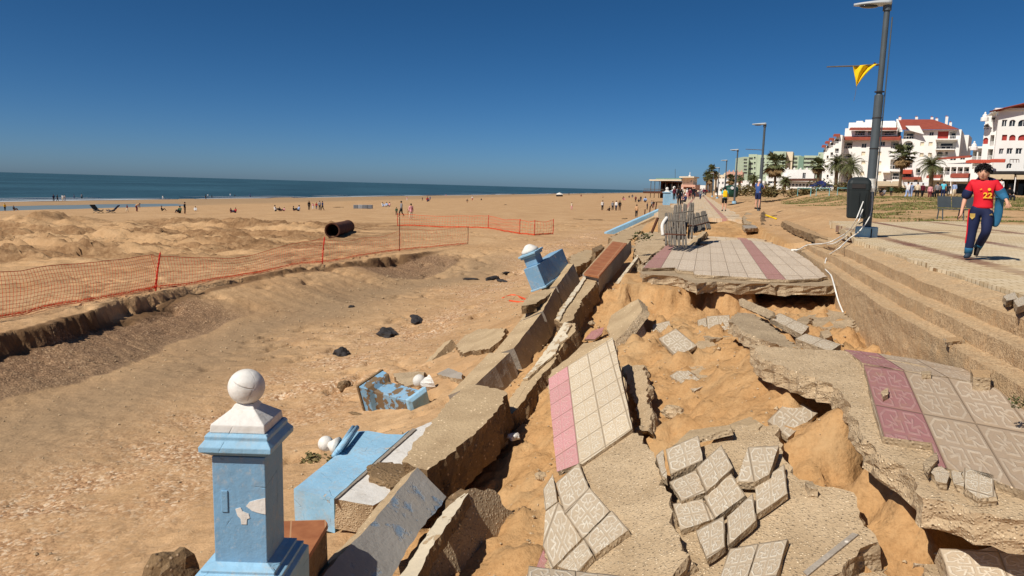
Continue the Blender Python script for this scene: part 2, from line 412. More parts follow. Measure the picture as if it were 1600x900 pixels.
# ================================================================ TERRAIN
def tps_fit(P, z, lam=.02):
    n = len(P); d = np.sqrt(((P[:, None] - P[None]) ** 2).sum(-1)) + 1e-9
    K = np.where(d > 1e-6, d * d * np.log(d), 0) + lam * np.eye(n); Q = np.hstack([np.ones((n, 1)), P])
    A = np.zeros((n + 3, n + 3)); A[:n, :n] = K; A[:n, n:] = Q; A[n:, :n] = Q.T
    return np.linalg.solve(A, np.concatenate([z, np.zeros(3)]))
def tps_eval(wt, P, x, y):
    sh = x.shape; X = x.ravel(); Y = y.ravel(); r = wt[-3] + wt[-2] * X + wt[-1] * Y
    for i in range(len(P)):
        d2 = (X - P[i, 0]) ** 2 + (Y - P[i, 1]) ** 2 + 1e-12; r = r + wt[i] * .5 * d2 * np.log(d2)
    return r.reshape(sh)
PITPTS = [(830, 690, -1.30), (830, 830, -1.40), (760, 725, -1.75), (745, 800, -1.7), (880, 620, -1.15), (920, 480, -.75), (935, 460, -.65), (900, 560, -1.05),
 (1050, 500, -.72), (960, 500, -.75), (1150, 500, -.62), (1050, 560, -.78), (1120, 620, -.80), (1250, 600, -.42), (1290, 700, -.85), (1400, 800, -.95), (1480, 880, -.95), (1100, 680, -.88),
 (1000, 620, -.95), (1180, 570, -.48), (1250, 500, -.55), (1340, 520, -.42), (1380, 545, -.55), (1330, 645, -.30), (1362, 700, -.36), (1300, 625, -.34), (1310, 690, -.72), (1425, 755, -.46), (1400, 775, -.74), (1350, 740, -.84), (1225, 665, -.62), (1300, 815, -1.0), (1350, 845, -1.0), (1345, 785, -.95), (1270, 720, -.88), (1560, 880, -1.0),
 (1240, 830, -1.0), (1000, 800, -1.25), (1000, 890, -1.25), (900, 880, -1.35), (1130, 880, -1.15), (700, 890, -1.7), (620, 890, -1.8), (1500, 700, -.9), (1580, 640, -.7), (860, 540, -1.3),
 (1080, 590, -.80), (1100, 540, -.72), (1255, 640, -.55), (1330, 800, -.98), (1000, 700, -1.1)]
_P = np.array([[W(*p).x, W(*p).y] for p in PITPTS]); _Z = np.array([p[2] for p in PITPTS]); _WT = tps_fit(_P, _Z)
VS_U = [-20, 2, 12.5, 18.8, 25, 30, 36.8, 60]; VS_V = [-13.4, -13.6, -14.2, -15.4, -15.4, -14.5, -13, -13]
def UVc(x, y):
    return x * UD.x + y * UD.y, x * VD.x + y * VD.y
def T(x, y, fine=True):
    x = np.asarray(x, float); y = np.asarray(y, float); u, v = UVc(x, y)
    dist = np.hypot(x, y)
    beach = np.interp(v, [-3000, -400, -155, -128, -100, -52, -30, -15, -5], [-40, -9, -5.2, -4.75, -4.25, -2.9, -2.4, -2.03, -1.9])
    pn = np.interp(v, [-12, -8, -6, -4.6, -3.6, -2.7, 2.5], [-2.85, -2.75, -2.6, -2.25, -1.9, -1.6, -1.0])
    pm = np.interp(v, [-12, -8, -5.4, -3.8, -3.0, -2.2, 2.4], [-2.85, -2.7, -2.25, -1.5, -1.0, -.6, -.32])
    pf = np.interp(v, [-15, -5, -3.3, -3.0, -2.7, 2.4], [-2.03, -1.9, -1.85, -1.7, -.4, -.32])
    a = sst(u, 10, 15); b = sst(u, 33, 41)
    wob = fbm(u * .35, v * .35, 5, 4) * 1.2
    vs = np.interp(u, VS_U, VS_V) + fbm(u * .5, v * 0, 9, 3, .5) * .5 + fbm(u * 3.1, v * 0, 10, 4, .7) * .16
    inner = pn * (1 - a) + pm * a
    s = v - vs
    # steep crumbling edge then scree
    prof = np.interp(s, [-.03, .07, .35, 1.9, 2.6], [0, .5, .6, 1, 1])
    sm = sst(u, 17.5, 21) * (1 - sst(u, 28.5, 32)); prof = prof * (1 - sm) + (.16 * sst(s, -.03, .07) + .84 * sst(s, -.1, 3.4)) * sm
    chan = beach * (1 - prof) + inner * prof
    fade = 1 - sst(u, 31, 37.8)
    far_in = beach * (1 - sst(v, -14, -6)) + (inner) * sst(v, -14, -6)
    z = np.where(v > -60, chan * fade + far_in * (1 - fade), beach)
    lf = np.where(v > -60, sst(v, -18, -9) * 0 + 1, 0)
    z = z * (1 - b) + (pf * sst(v, -16, -10) + beach * (1 - sst(v, -16, -10))) * b * lf + beach * b * (1 - lf)
    # pit under the broken promenade
    inn = sst(v, -3.0, -2.3) * (1 - sst(u, 14.5, 16)) * (1 - sst(u, 11.5, 13) * sst(-v, 1.5, 2.1))
    near = (np.abs(v) < 4) & (u < 17) & (u > -3)
    if near.any():
        p = np.full(x.shape, -1.0); p[near] = np.clip(tps_eval(_WT, _P, x[near], y[near]), -1.9, -.3)
        ub = 12.4 + fbm(v * 2.2, u * .6, 21, 4, .6) * .7 + np.where(v > .95, 3.2 * sst(v, .95, 1.15), 0) + 4 * sst(-v, 1.15, 1.55)
        bank = sst(u, ub, ub + .28)
        top = -.25 + 0 * u
        p = p * (1 - bank) + top * bank
        p = p + (fbm(x * 1.6, y * 1.6, 31, 5, .55) * .16 + np.abs(fbm(x * 3.4, y * 3.4, 33, 4, .6)) * .15 + np.clip(fbm(x * 2.1, y * 2.1, 35, 3) - .12, 0, 1) * .25 + np.clip(fbm(x * 6.5, y * 6.5, 36, 4, .65) - .05, 0, 1) * .14) * (1 - .7 * bank)
        z = z * (1 - inn) + p * inn
    # gap in the promenade further on
    gap = sst(u, 20, 22) * (1 - sst(u, 40, 42)) * sst(v, -2.8, -2) * (1 - sst(v, 2.6, 3.4))
    z = z + gap * (.1 + fbm(x * .9, y * .9, 41, 4) * .35)
    # right side: plaza level rising inland
    rise = np.interp(dist, [0, 34, 73, 110, 150, 400], [0, 0, .85, 1.5, 1.7, 2.2]) * sst(v, 7, 14)
    side = np.interp(v, [2.4, 3.2, 4.8], [0, .1, .42]) * sst(u, 12, 22) + np.where(v > 3.0, .3, 0) * (1 - sst(u, 12, 22))
    side = np.where(v > 4.8, np.where(dist < 24, .3, np.interp(dist, [24, 34], [.3, .5])), side)
    zr = side + rise + fbm(x * .5, y * .5, 51, 4) * .18 * sst(dist, 22, 34)
    under = (v > 2.25) & (u < 22)
    zr = np.where(under, np.minimum(zr, np.where(v < 3.2, -.9 + 0 * u, .3)), zr)
    z = np.where(v > 2.4, zr, z)
    # bulldozed lumps, mound, tracks
    lm = sst(dist, 33, 42) * (1 - sst(dist, 62, 72)) * (1 - sst(x, -16, -9))
    z = z + lm * (np.abs(fbm(x * .13, y * .45, 61, 6, .62)) * 1.0 - .15 + (.18 - np.abs(fbm(x * .5, y * 1.5, 62, 5, .68))) * .85)
    for (mx, my, mr_, mh) in ((-38.5, 60, 9.0, .62), (-36.5, 60, 3.5, .22), (-31, 63, 6, .35), (-43.5, 59, 4.5, .55), (-26, 62, 6, .55), (-20, 60, 6, .35), (-14.5, 57, 4, .2)):
        g = np.exp(-((x - mx) ** 2 + (y - my) ** 2) / (mr_ * .55) ** 2); z = z + mh * g * (1 + fbm(x * .5, y * .5, 63, 6, .65) * 1.2)
    tr = sst(dist, 17, 22) * (1 - sst(dist, 36, 46)) * (1 - sst(v, -16.5, -15.5)) * (1 - sst(x, -5, 2))
    z = z + tr * (fbm(u * .06, v * 1.2, 71, 4) * .2 + fbm(u * .25, v * 1.9, 72, 3) * .07)
    # lagoon
    lag = np.exp(-(((v + 111) / 8.5) ** 4) - (((u - 97) / 46) ** 4)); z = z - lag * .75
    # general undulation and footprints
    bm_ = 1 - sst(v, -3.5, -2.5)
    z = z + bm_ * (fbm(x * .25, y * .25, 81, 3) * .10 + fbm(x * .9, y * .9, 82, 3) * .05) * (1 - sst(v, -200, -150) * 0)
    if fine:
        fp = fbm(x * 3.0, y * 3.0, 91, 3); pm_ = sst(fbm(x * .35, y * .35, 93, 3), -.05, .15)
        z = z - bm_ * pm_ * np.clip(fp - .10, 0, 1) * .45 * (dist < 75)
        z = z + bm_ * (dist < 45) * (fbm(x * 5, y * 5, 94, 3, .6) * .035)
    z = np.where(v < -150, np.minimum(z, beach + .05), z)
    return z
_ts = np.concatenate([np.arange(2, 60, .03), np.geomspace(60, 4000, 6000)])
def ground(px, py):
    d = ray(px, py); h = d / d.y
    X = h.x * _ts; Y = _ts; Z = CAMZ + h.z * _ts
    hit = np.nonzero(Z < T(X, Y, False))[0]
    if len(hit) == 0: i = len(_ts) - 1
    else: i = hit[0]
    t = _ts[i]; p = Vector((h.x * t, t, 0)); p.z = float(T(np.array([p.x]), np.array([p.y]), False)[0]); return p

def make_terrain():
    us = np.concatenate([np.arange(-8, 2, .5), np.arange(2, 15.5, .055), np.arange(15.5, 46, .13), np.arange(46, 78, .26), np.arange(78, 90, .8), np.geomspace(90, 9000, 90)])
    vs = np.concatenate([-np.geomspace(6000, 175, 14), np.arange(-170, -62, 1.1), np.arange(-62, -20, .32), np.arange(-20, -6.5, .085), np.arange(-6.5, 2.6, .06), np.arange(2.6, 7, .22), np.arange(7, 60, .8), np.geomspace(60, 9000, 30)])
    U, V = np.meshgrid(us, vs, indexing='ij')
    X = U * UD.x + V * VD.x; Y = U * UD.y + V * VD.y
    Z = T(X, Y)
    nu, nv = U.shape; co = np.stack([X, Y, Z], -1).reshape(-1, 3)
    i = np.arange(nu - 1)[:, None] * nv + np.arange(nv - 1)[None]
    q = np.stack([i, i + nv, i + nv + 1, i + 1], -1).reshape(-1, 4)
    me = bpy.data.meshes.new('ground'); me.vertices.add(len(co)); me.vertices.foreach_set('co', co.ravel())
    me.loops.add(q.size); me.loops.foreach_set('vertex_index', q.ravel().astype(np.int32))
    me.polygons.add(len(q)); me.polygons.foreach_set('loop_start', np.arange(0, q.size, 4, dtype=np.int32)); me.polygons.foreach_set('loop_total', np.full(len(q), 4, np.int32))
    me.update(); me.validate()
    me.polygons.foreach_set('use_smooth', np.ones(len(q), bool))
    x = co[:, 0]; y = co[:, 1]; u, v = UVc(x, y); dist = np.hypot(x, y)
    vsn = np.interp(u, VS_U, VS_V)
    s = v - vsn
    wv = fbm(x * .3, y * .3, 101, 4)
    grit = np.exp(-((v + 7.6 + wv * 2) / 1.7) ** 2) * (u < 60) * .95
    scree = sst(s, .05, .4) * (1 - sst(s + wv * .8, 1.9, 2.25)) * (1 - sst(u, 33, 38)) * (1 - .8 * sst(u, 18, 21) * (1 - sst(u, 28, 31)))
    wet = np.clip(np.exp(-((s - 3.4 + wv) / 1.7) ** 2) * (1 - sst(u, 34, 39)), 0, 1)
    wet = np.maximum(wet, .0 + .75 * (1 - sst(v, -152, -146)))
    wetd = (1 - sst(v, -112 + wv * 10, -92 + wv * 10)) * .8
    pit = sst(v, -2.9, -2.2) * (1 - sst(v, 2.5, 2.7)) * (u < 42)
    gr = sst(v, 7, 9) * sst(fbm(x * .12, y * .45, 111, 4), -.08, .08) * sst(dist, 27, 33)
    heap_shade_wet = sst(dist, 30, 40) * (1 - sst(dist, 66, 76)) * (1 - sst(x, -12, -4)) * sst(fbm(x * .15, y * .5, 131, 5, .6), -.2, .08)  # mask for painted heap shadows and wet sand
    scarp_shade = sst(s, -.06, .0) * (1 - sst(s, .22, .42)) * (1 - sst(u, 35, 38))  # mask of the steep scarp face, where shade is painted
    for nme, a in (('face', scarp_shade), ('dark', heap_shade_wet), ('grit', grit), ('scree', scree), ('wet', np.maximum(wet, wetd)), ('pit', pit), ('grass', gr)):
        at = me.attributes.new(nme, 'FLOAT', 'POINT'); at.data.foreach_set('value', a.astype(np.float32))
    k = N('sand'); vv = k.coord('Object')
    n1 = k.noise(vv, .35, 6, .6); n2 = k.noise(vv, 3.0, 8, .65); n3 = k.noise(vv, 28, 5, .7); sv = k.coord('Object', (1, 1, 1))
    sand = k.mix(k.mr(n1, .3, .7), C8(178, 140, 100), C8(200, 164, 122))
    sand = k.mix(k.mr(n2, .42, .72, 0, .55), sand, C8(160, 124, 84))
    sand = k.mix(k.mr(n3, .5, .8, 0, .4), sand, C8(140, 108, 76))
    pitc = k.mix(k.mr(n2, .3, .7), C8(174, 132, 86), C8(196, 155, 107)); pitc = k.mix(k.mr(n3, .45, .75, 0, .6), pitc, C8(136, 98, 60)); pitc = k.mix(k.mr(k.noise(vv, 1.1, 8, .7), .5, .62, 0, .5), pitc, C8(186, 154, 112))
    c = k.mix(k.attr('pit'), sand, pitc)
    vg = k.n('ShaderNodeTexVoronoi'); k.l(vv, vg.inputs['Vector']); vg.inputs['Scale'].default_value = 22
    vsep = k.n('ShaderNodeSeparateColor'); k.l(vg.outputs['Color'], vsep.inputs[0])
    gcol = k.ramp(vsep.outputs[0], [(0, C8(128, 88, 58)), (.45, C8(186, 142, 104)), (.75, C8(204, 168, 130)), (1, C8(232, 212, 184))])
    gm = k.math('MULTIPLY', k.attr('grit'), k.mr(k.noise(vv, 1.3, 5), .35, .6)); c = k.mix(k.math('MULTIPLY', gm, .85), c, gcol)
    vs2 = k.n('ShaderNodeTexVoronoi'); k.l(vv, vs2.inputs['Vector']); vs2.inputs['Scale'].default_value = 30
    s2 = k.n('ShaderNodeSeparateColor'); k.l(vs2.outputs['Color'], s2.inputs[0])
    scol = k.ramp(s2.outputs[0], [(0, C8(100, 74, 54)), (.6, C8(136, 106, 80)), (.92, C8(160, 128, 98)), (1, C8(190, 160, 126))])
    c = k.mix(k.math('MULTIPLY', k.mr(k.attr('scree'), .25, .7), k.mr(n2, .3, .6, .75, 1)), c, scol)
    c = k.mix(k.math('MULTIPLY', k.attr('face'), .8), c, k.mix(n2, C8(78, 56, 38), C8(116, 86, 58)))  # shade of the steep scarp face, painted as darker brown sand
    c = k.mix(k.math('MULTIPLY', k.attr('wet'), .75), c, C8(146, 122, 94))
    c = k.mix(k.math('MULTIPLY', k.attr('dark'), k.mr(n2, .35, .6, .4, .9)), c, C8(124, 92, 62))  # shadows between the bulldozed heaps and wet sand, both put into the colour
    gsm = k.math('MULTIPLY', k.attr('grass'), k.mr(k.noise(vv, 2.2, 8, .7), .42, .58)); c = k.mix(gsm, c, k.mix(n3, C8(88, 82, 50), C8(134, 118, 76)))
    k.col(c); k.rough(.95); k.b.inputs['Specular IOR Level'].default_value = .15
    rp = k.n('ShaderNodeTexWave', wave_type='BANDS'); mp = k.n('ShaderNodeMapping'); mp.inputs['Rotation'].default_value = (0, 0, R(35)); k.l(vv, mp.inputs[0]); k.l(mp.outputs[0], rp.inputs['Vector'])
    rp.inputs['Scale'].default_value = 1.5; rp.inputs['Distortion'].default_value = 5; rp.inputs['Detail'].default_value = 3
    rip = k.math('MULTIPLY', rp.outputs['Fac'], k.mr(k.noise(vv, .5, 3), .5, .62, 0, .35))
    h = k.math('ADD', k.math('MULTIPLY', k.noise(vv, 5, 8, .62), 1.2), rip)
    b1 = k.bump(h, .85, .05)
    h2 = k.math('ADD', k.math('MULTIPLY', n3, .6), k.math('MULTIPLY', k.math('MAXIMUM', gm, k.attr('scree')), k.mr(vg.outputs['Distance'], .6, .0)))
    k.bump(h2, .7, .014, b1)
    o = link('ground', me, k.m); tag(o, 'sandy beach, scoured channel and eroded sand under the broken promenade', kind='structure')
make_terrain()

# ---------------------------------------------------------------- sea, lagoon, foam
def water_mat(name, c, rough, bs, dist, sc):
    k = N(name); v = k.coord('Object', (1, .35, 1)); k.col(k.mix(k.mr(k.noise(v, .012, 4), .3, .7), tuple(q * .62 for q in c), tuple(q * 1.35 for q in c)))
    k.rough(rough); k.b.inputs['IOR'].default_value = 1.33; k.b.inputs['Specular IOR Level'].default_value = .35
    b1 = k.bump(k.noise(v, sc, 5, .6), bs, dist); return k.m
def sheet(name, pts, z, m_, label, kind='structure', th=None):
    me = bpy.data.meshes.new(name); me.from_pydata([(p[0], p[1], z) for p in pts], [], [tuple(range(len(pts)))]); o = link(name, me, m_); return tag(o, label, kind=kind)
def uvp(u, v): q = uv(u, v); return (q.x, q.y)
M['sea'] = water_mat('sea_water', C8(52, 82, 92), .45, 1.0, 1.6, .16)
M['lag'] = water_mat('lagoon_water', C8(112, 122, 122), .38, .5, .08, 1.2)
sheet('sea', [uvp(-3000, -146), uvp(12000, -146), uvp(26000, -2400), uvp(26000, -26000), uvp(-9000, -26000)], -5.12, M['sea'], 'blue-green sea reaching the horizon')
sheet('lagoon', [uvp(40, -122), uvp(150, -122), uvp(150, -100), uvp(40, -100)], -4.72, M['lag'], 'shallow tidal pool behind the sand bar')
foamm = N('foam'); foamm.col(C8(225, 228, 226)); foamm.rough(.7)
def foam():
    b = MB(); rnd = random.Random(3)
    for row, (v0, wd, zz) in enumerate(((-147.5, 2.6, -4.96), (-153, 1.4, -4.9), (-161, 1.0, -4.86))):
        u = 30.0
        while u < 1600:
            L = rnd.uniform(14, 60) * (1 + u / 300); gap = rnd.uniform(2, 8 if row == 0 else 60) * (1 + u / 300)
            n_ = 10; top = []; bot = []
            for i in range(n_ + 1):
                uu = u + L * i / n_; e = math.sin(math.pi * i / n_) ** .5 * wd * rnd.uniform(.6, 1.2); vv = v0 + math.sin(uu * .03) * 1.5 + math.sin(uu * .11) * .5
                top.append(uv(uu, vv + e / 2, zz)); bot.append(uv(uu, vv - e / 2, zz))
            for i in range(n_):
                b.add([top[i] + Vector((0, 0, 0)), top[i + 1], bot[i + 1], bot[i], top[i] - Vector((0, 0, .25)), top[i + 1] - Vector((0, 0, .25)), bot[i + 1] - Vector((0, 0, .25)), bot[i] - Vector((0, 0, .25))], [(0, 1, 2, 3), (4, 7, 6, 5), (0, 4, 5, 1), (3, 2, 6, 7)])
            u += L + gap
    o = b.build('surf_foam', foamm.m); tag(o, 'white foam lines of small waves breaking on the beach', kind='stuff')
foam()
# low hills at the end of the coast
def hills():
    b = MB(); n_ = 40; vs = []
    for i in range(n_ + 1):
        px = 1076 + i * 2.4; h = 10 * math.sin(math.pi * i / n_) ** .6 * (1 + .3 * math.sin(i * .9)) + .5
        p = D(px, 300, 2600); q = D(px, 300, 3100)
        vs += [(p.x, p.y, -5), (p.x, p.y + 60, 8 + h * 2.0), (q.x, q.y, -5)]
    fs = []
    for i in range(n_):
        a = i * 3; fs += [(a, a + 3, a + 4, a + 1), (a + 1, a + 4, a + 5, a + 2)]
    b.add(vs, fs); o = b.build('hills', simple('distant_hill', C8(92, 104, 112), .95, .1, .01)); tag(o, 'low haze-coloured hills beyond the promenade', kind='structure')  # distance haze is put into the grey-blue hill colour
hills()

# ================================================================ PLAZA, STEPS, PROMENADE
def poly_uv(name, pts, z, m_, th=.12, label=None, jag=0):
    b = MB(); n_ = len(pts); c = [sum(p[0] for p in pts) / n_, sum(p[1] for p in pts) / n_]
    vs = [(p[1], p[0], z) for p in pts] + [(p[1], p[0], z - th) for p in pts]      # local x = v, local y = u
    fs = [tuple(range(n_)), tuple(range(n_, 2 * n_))[::-1]] + [(i, n_ + i, n_ + (i + 1) % n_, (i + 1) % n_) for i in range(n_)]
    b.add(vs, fs); o = b.build(name, m_); o.rotation_euler = (0, 0, -A14); tag(o, label, kind='structure'); return o
def jagline(u0, v0, u1, v1, n_, a, seed=1):
    rnd = random.Random(seed); return [(u0 + (u1 - u0) * i / n_ + rnd.uniform(-a, a) * .3, v0 + (v1 - v0) * i / n_ + rnd.uniform(-a, a)) for i in range(n_ + 1)]
k = N('plaza_pavers'); vo = k.coord('Object'); sp = k.n('ShaderNodeSeparateXYZ'); k.l(vo, sp.inputs[0]); px_, py_ = sp.outputs[0], sp.outputs[1]
br = k.n('ShaderNodeTexBrick'); k.l(vo, br.inputs['Vector']); br.inputs['Scale'].default_value = 1; br.inputs['Brick Width'].default_value = .22; br.inputs['Row Height'].default_value = .11
br.inputs['Mortar Size'].default_value = .008; br.inputs['Color1'].default_value = C8(200, 178, 142) + (1,); br.inputs['Color2'].default_value = C8(222, 204, 172) + (1,); br.inputs['Mortar'].default_value = C8(140, 108, 74) + (1,)
zz = k.math('MULTIPLY', k.math('PINGPONG', py_, .165), .9)
xx = k.math('ADD', px_, zz)
st = None
for (v0, hw) in ((4.0, .16), (6.0, .16), (8.6, .2), (12.5, .2), (16.5, .2)):
    q = k.math('LESS_THAN', k.math('ABSOLUTE', k.math('SUBTRACT', xx, v0)), hw); st = q if st is None else k.math('MAXIMUM', st, q)
yy = k.math('ADD', py_, k.math('MULTIPLY', k.math('PINGPONG', px_, .165), .9))
for (u0, hw) in ((23.0, .2), (31, .2), (14.8, .16)):
    q = k.math('MULTIPLY', k.math('LESS_THAN', k.math('ABSOLUTE', k.math('SUBTRACT', yy, u0)), hw), k.math('GREATER_THAN', px_, 6.0)); st = k.math('MAXIMUM', st, q)
c = k.mix(k.math('MULTIPLY', st, k.mr(k.noise(vo, 6, 4), .3, .5, .7, 1)), br.outputs['Color'], C8(118, 78, 66))
c = k.mix(k.mr(k.noise(vo, .7, 7, .65), .40, .62, 0, .6), c, C8(200, 172, 128)); c = k.mix(k.mr(k.noise(vo, .25, 7, .65), .5, .68, 0, .45), c, C8(226, 212, 184))
c = k.mix(k.mr(k.noise(vo, 30, 4, .7), .55, .8, 0, .35), c, C8(150, 116, 80))
k.col(c); k.rough(.9); k.bump(k.math('SUBTRACT', k.noise(vo, 20, 5, .6), k.math('MULTIPLY', br.outputs['Fac'], 1.2)), .6, .012)
pts = jagline(-3, 3.02, 9, 3.0, 20, .05, 2) + jagline(9.5, 3.0, 16, 3.15, 12, .10, 3) + jagline(16.5, 3.3, 28, 4.6, 14, .18, 4) + jagline(28.5, 6, 33, 10, 8, .3, 5) + [(38, 14), (39, 60), (-3, 60)]
poly_uv('plaza', pts, .52, k.m, .2, 'beige paved plaza with brown zigzag bands')

def steps():
    b = MB(); prof = [(2.28, -.95), (2.28, .10), (2.50, .10), (2.50, .25), (2.72, .26), (2.72, .41), (3.06, .48), (3.06, .30), (3.3, .30), (3.3, -.95)]
    us = np.concatenate([np.arange(-3, 13, .05), np.arange(13, 20.5, .14)])
    rnd = random.Random(5); rings = []
    nz = fbm(us * 1.1, us * 0, 7, 4); 
    pp = []
    for i in range(len(prof) - 1):      # subdivide profile
        (a0, z0), (a1, z1) = prof[i], prof[i + 1]; n_ = max(1, int(math.hypot(a1 - a0, z1 - z0) / .05)) if i < 7 else 1
        for j in range(n_): pp.append((a0 + (a1 - a0) * j / n_, z0 + (z1 - z0) * j / n_))
    pp.append(prof[-1]); m_ = len(pp); V_ = np.array(pp)
    UU, I = np.meshgrid(us, np.arange(m_), indexing='ij'); A = V_[I, 0]; Zp = V_[I, 1]
    dn = fbm(UU * 2.2, A * 9 + Zp * 7, 13, 5, .6)
    A2 = A + dn * .016 + np.interp(UU, [-3, 5, 9.5, 13, 20], [.02, .02, -.07, .0, .25]); Z2 = Zp + fbm(UU * 3, A * 11, 17, 4, .6) * .013
    fadez = sst(UU, 14, 20); Z2 = Z2 * (1 - fadez * .2) - fadez * .05
    vs = np.stack([A2, UU, Z2], -1).reshape(-1, 3)
    fs = [(i * m_ + j, (i + 1) * m_ + j, (i + 1) * m_ + j + 1, i * m_ + j + 1) for i in range(len(us) - 1) for j in range(m_ - 1)]
    b.add(vs.tolist(), fs)
    kk = N('step_concrete'); v = kk.coord('Object'); n2 = kk.noise(v, 2.2, 8, .65)
    c = kk.mix(kk.mr(n2, .35, .65), C8(184, 154, 116), C8(208, 178, 138))
    vd = kk.n('ShaderNodeTexVoronoi'); kk.l(v, vd.inputs['Vector']); vd.inputs['Scale'].default_value = 60; s_ = kk.n('ShaderNodeSeparateColor'); kk.l(vd.outputs['Color'], s_.inputs[0])
    geo = kk.n('ShaderNodeNewGeometry'); sn = kk.n('ShaderNodeSeparateXYZ'); kk.l(geo.outputs['True Normal'], sn.inputs[0])
    c = kk.mix(kk.math('MULTIPLY', kk.mr(s_.outputs[0], .55, .6, 0, .5), kk.mr(n2, .3, .6)), c, C8(120, 92, 66))
    c = kk.mix(kk.mr(kk.noise(v, 5, 8, .7), .5, .72, 0, .6), c, C8(202, 160, 112)); c = kk.mix(kk.mr(kk.noise(v, 1.1, 8, .7), .52, .66, 0, .3), c, C8(140, 112, 82))
    fx = kk.math('ABSOLUTE', kk.math('SUBTRACT', kk.math('FRACT', kk.math('MULTIPLY', kk.n('ShaderNodeSeparateXYZ').outputs[1], 1)), .5))
    kk.col(c); kk.rough(.95); b1 = kk.bump(kk.noise(v, 6, 8, .65), .7, .03); kk.bump(kk.math('ADD', kk.noise(v, 45, 5, .7), kk.mr(vd.outputs['Distance'], .5, .1)), .7, .008, b1)
    o = b.build('promenade_steps', kk.m); o.rotation_euler = (0, 0, -A14); tag(o, 'three long eroded concrete steps between promenade and plaza', kind='structure')
steps()

# far intact promenade
kp = N('far_promenade_tiles'); vo = kp.coord('Object'); sp = kp.n('ShaderNodeSeparateXYZ'); kp.l(vo, sp.inputs[0])
X, Y = sp.outputs[0], sp.outputs[1]
pk = kp.math('MAXIMUM', kp.math('LESS_THAN', kp.math('ABSOLUTE', kp.math('SUBTRACT', X, 1.42)), .15), kp.math('LESS_THAN', kp.math('ABSOLUTE', kp.math('ADD', X, 1.05)), .15))
c = kp.mix(pk, C8(204, 184, 156), C8(172, 124, 118)); g1 = kp.mr(kp.math('ABSOLUTE', kp.math('SUBTRACT', kp.math('FRACT', kp.math('DIVIDE', X, .3)), .5)), .46, .49)
g2 = kp.mr(kp.math('ABSOLUTE', kp.math('SUBTRACT', kp.math('FRACT', kp.math('DIVIDE', Y, 1.5)), .5)), .49, .498)
c = kp.mix(kp.math('MULTIPLY', kp.math('MAXIMUM', g1, g2), .55), c, C8(120, 98, 78)); c = kp.mix(kp.mr(kp.noise(kp.coord('Object', (1.6, .5, 1)), 1.3, 7, .65), .42, .62, 0, .75), c, C8(192, 156, 112))
kp.col(c); kp.rough(.9); kp.bump(kp.noise(vo, 20, 5), .4, .01)
M['farprom'] = kp.m
poly_uv('promenade', jagline(43.8, -2.0, 41.0, 2.5, 14, .25, 8) + [(600, 2.5), (600, -2.6), (46, -2.6)], .0, kp.m, .22, 'tiled seafront promenade with a pink band, beyond the collapsed stretch')
poly_uv('promenade', jagline(21.8, -.9, 21.3, 2.2, 14, .12, 9) + jagline(22.8, 2.25, 25.0, 2.0, 6, .12, 10) + jagline(25.2, 2.0, 25.4, -1.0, 12, .14, 11), -.05, kp.m, .2, 'patch of promenade tiles half buried in sand between two collapsed stretches')
# ================================================================ RUBBLE: SLABS AND TILES
# big promenade slab still in place
plJ = HP(0.0)
J = empty('promenade_slab', (plJ.at(1150, 410).x, plJ.at(1150, 410).y, 0), 'wide undermined promenade slab with beige tiles and two pink bands', 'paving slab')
def child(o, par):
    bpy.context.view_layer.update() if False else None
    o.parent = par; o.location = o.location - par.location; return o
topJ = [(1003, 419), (1022, 400), (1042, 383), (1075, 383), (1104, 384), (1108, 379), (1113, 377), (1161, 374), (1185, 377), (1208, 381), (1238, 390), (1266, 408), (1293, 432), (1277, 435), (1233, 437), (1200, 436), (1175, 434), (1130, 431), (1086, 429), (1083, 424), (1058, 422), (1056, 418)]
child(prism('tile_layer', topJ, plJ, .055, M['slabJ'], M['brk'], jag=.02, seg=.15, frame=(((1005, 418), (-.05, 0)), ((1290, 433), (10.4, 0)), ((1044, 383), (.0 + .45, 3.0)))), J)
botJ = [(1001, 428), (1012, 410), (1040, 392), (1150, 384), (1240, 395), (1275, 415), (1309, 441), (1310, 446), (1280, 447), (1240, 446), (1205, 445), (1203, 443), (1150, 443), (1120, 440), (1085, 443), (1060, 432), (1030, 430)]
child(prism('concrete_base', botJ, plJ.up(-.06), .17, M['brk'], M['brk'], jag=.035, seg=.12, layers=4, under=.03, rough_bottom=.02), J)

def tile(px, pl, lift=.045, th=.042, mt='tile', label=None, group='loose patterned paving tiles', cat='paving tile', rot=0, dz=None, parent=None, name='paving_tile'):
    P = pl.up(lift + (dz or 0))
    fr = [((px[0]), (0, 0)), ((px[1]), (1, 0)), ((px[3] if len(px) > 3 else px[2]), (0, 1))]
    fr = [(tuple(a[:2]), b) for a, b in fr]
    return prism(name, px, P, th, M[mt], M['brk'], jag=.004, seg=.06, layers=2, frame=fr, label=label, cat=cat, group=group)

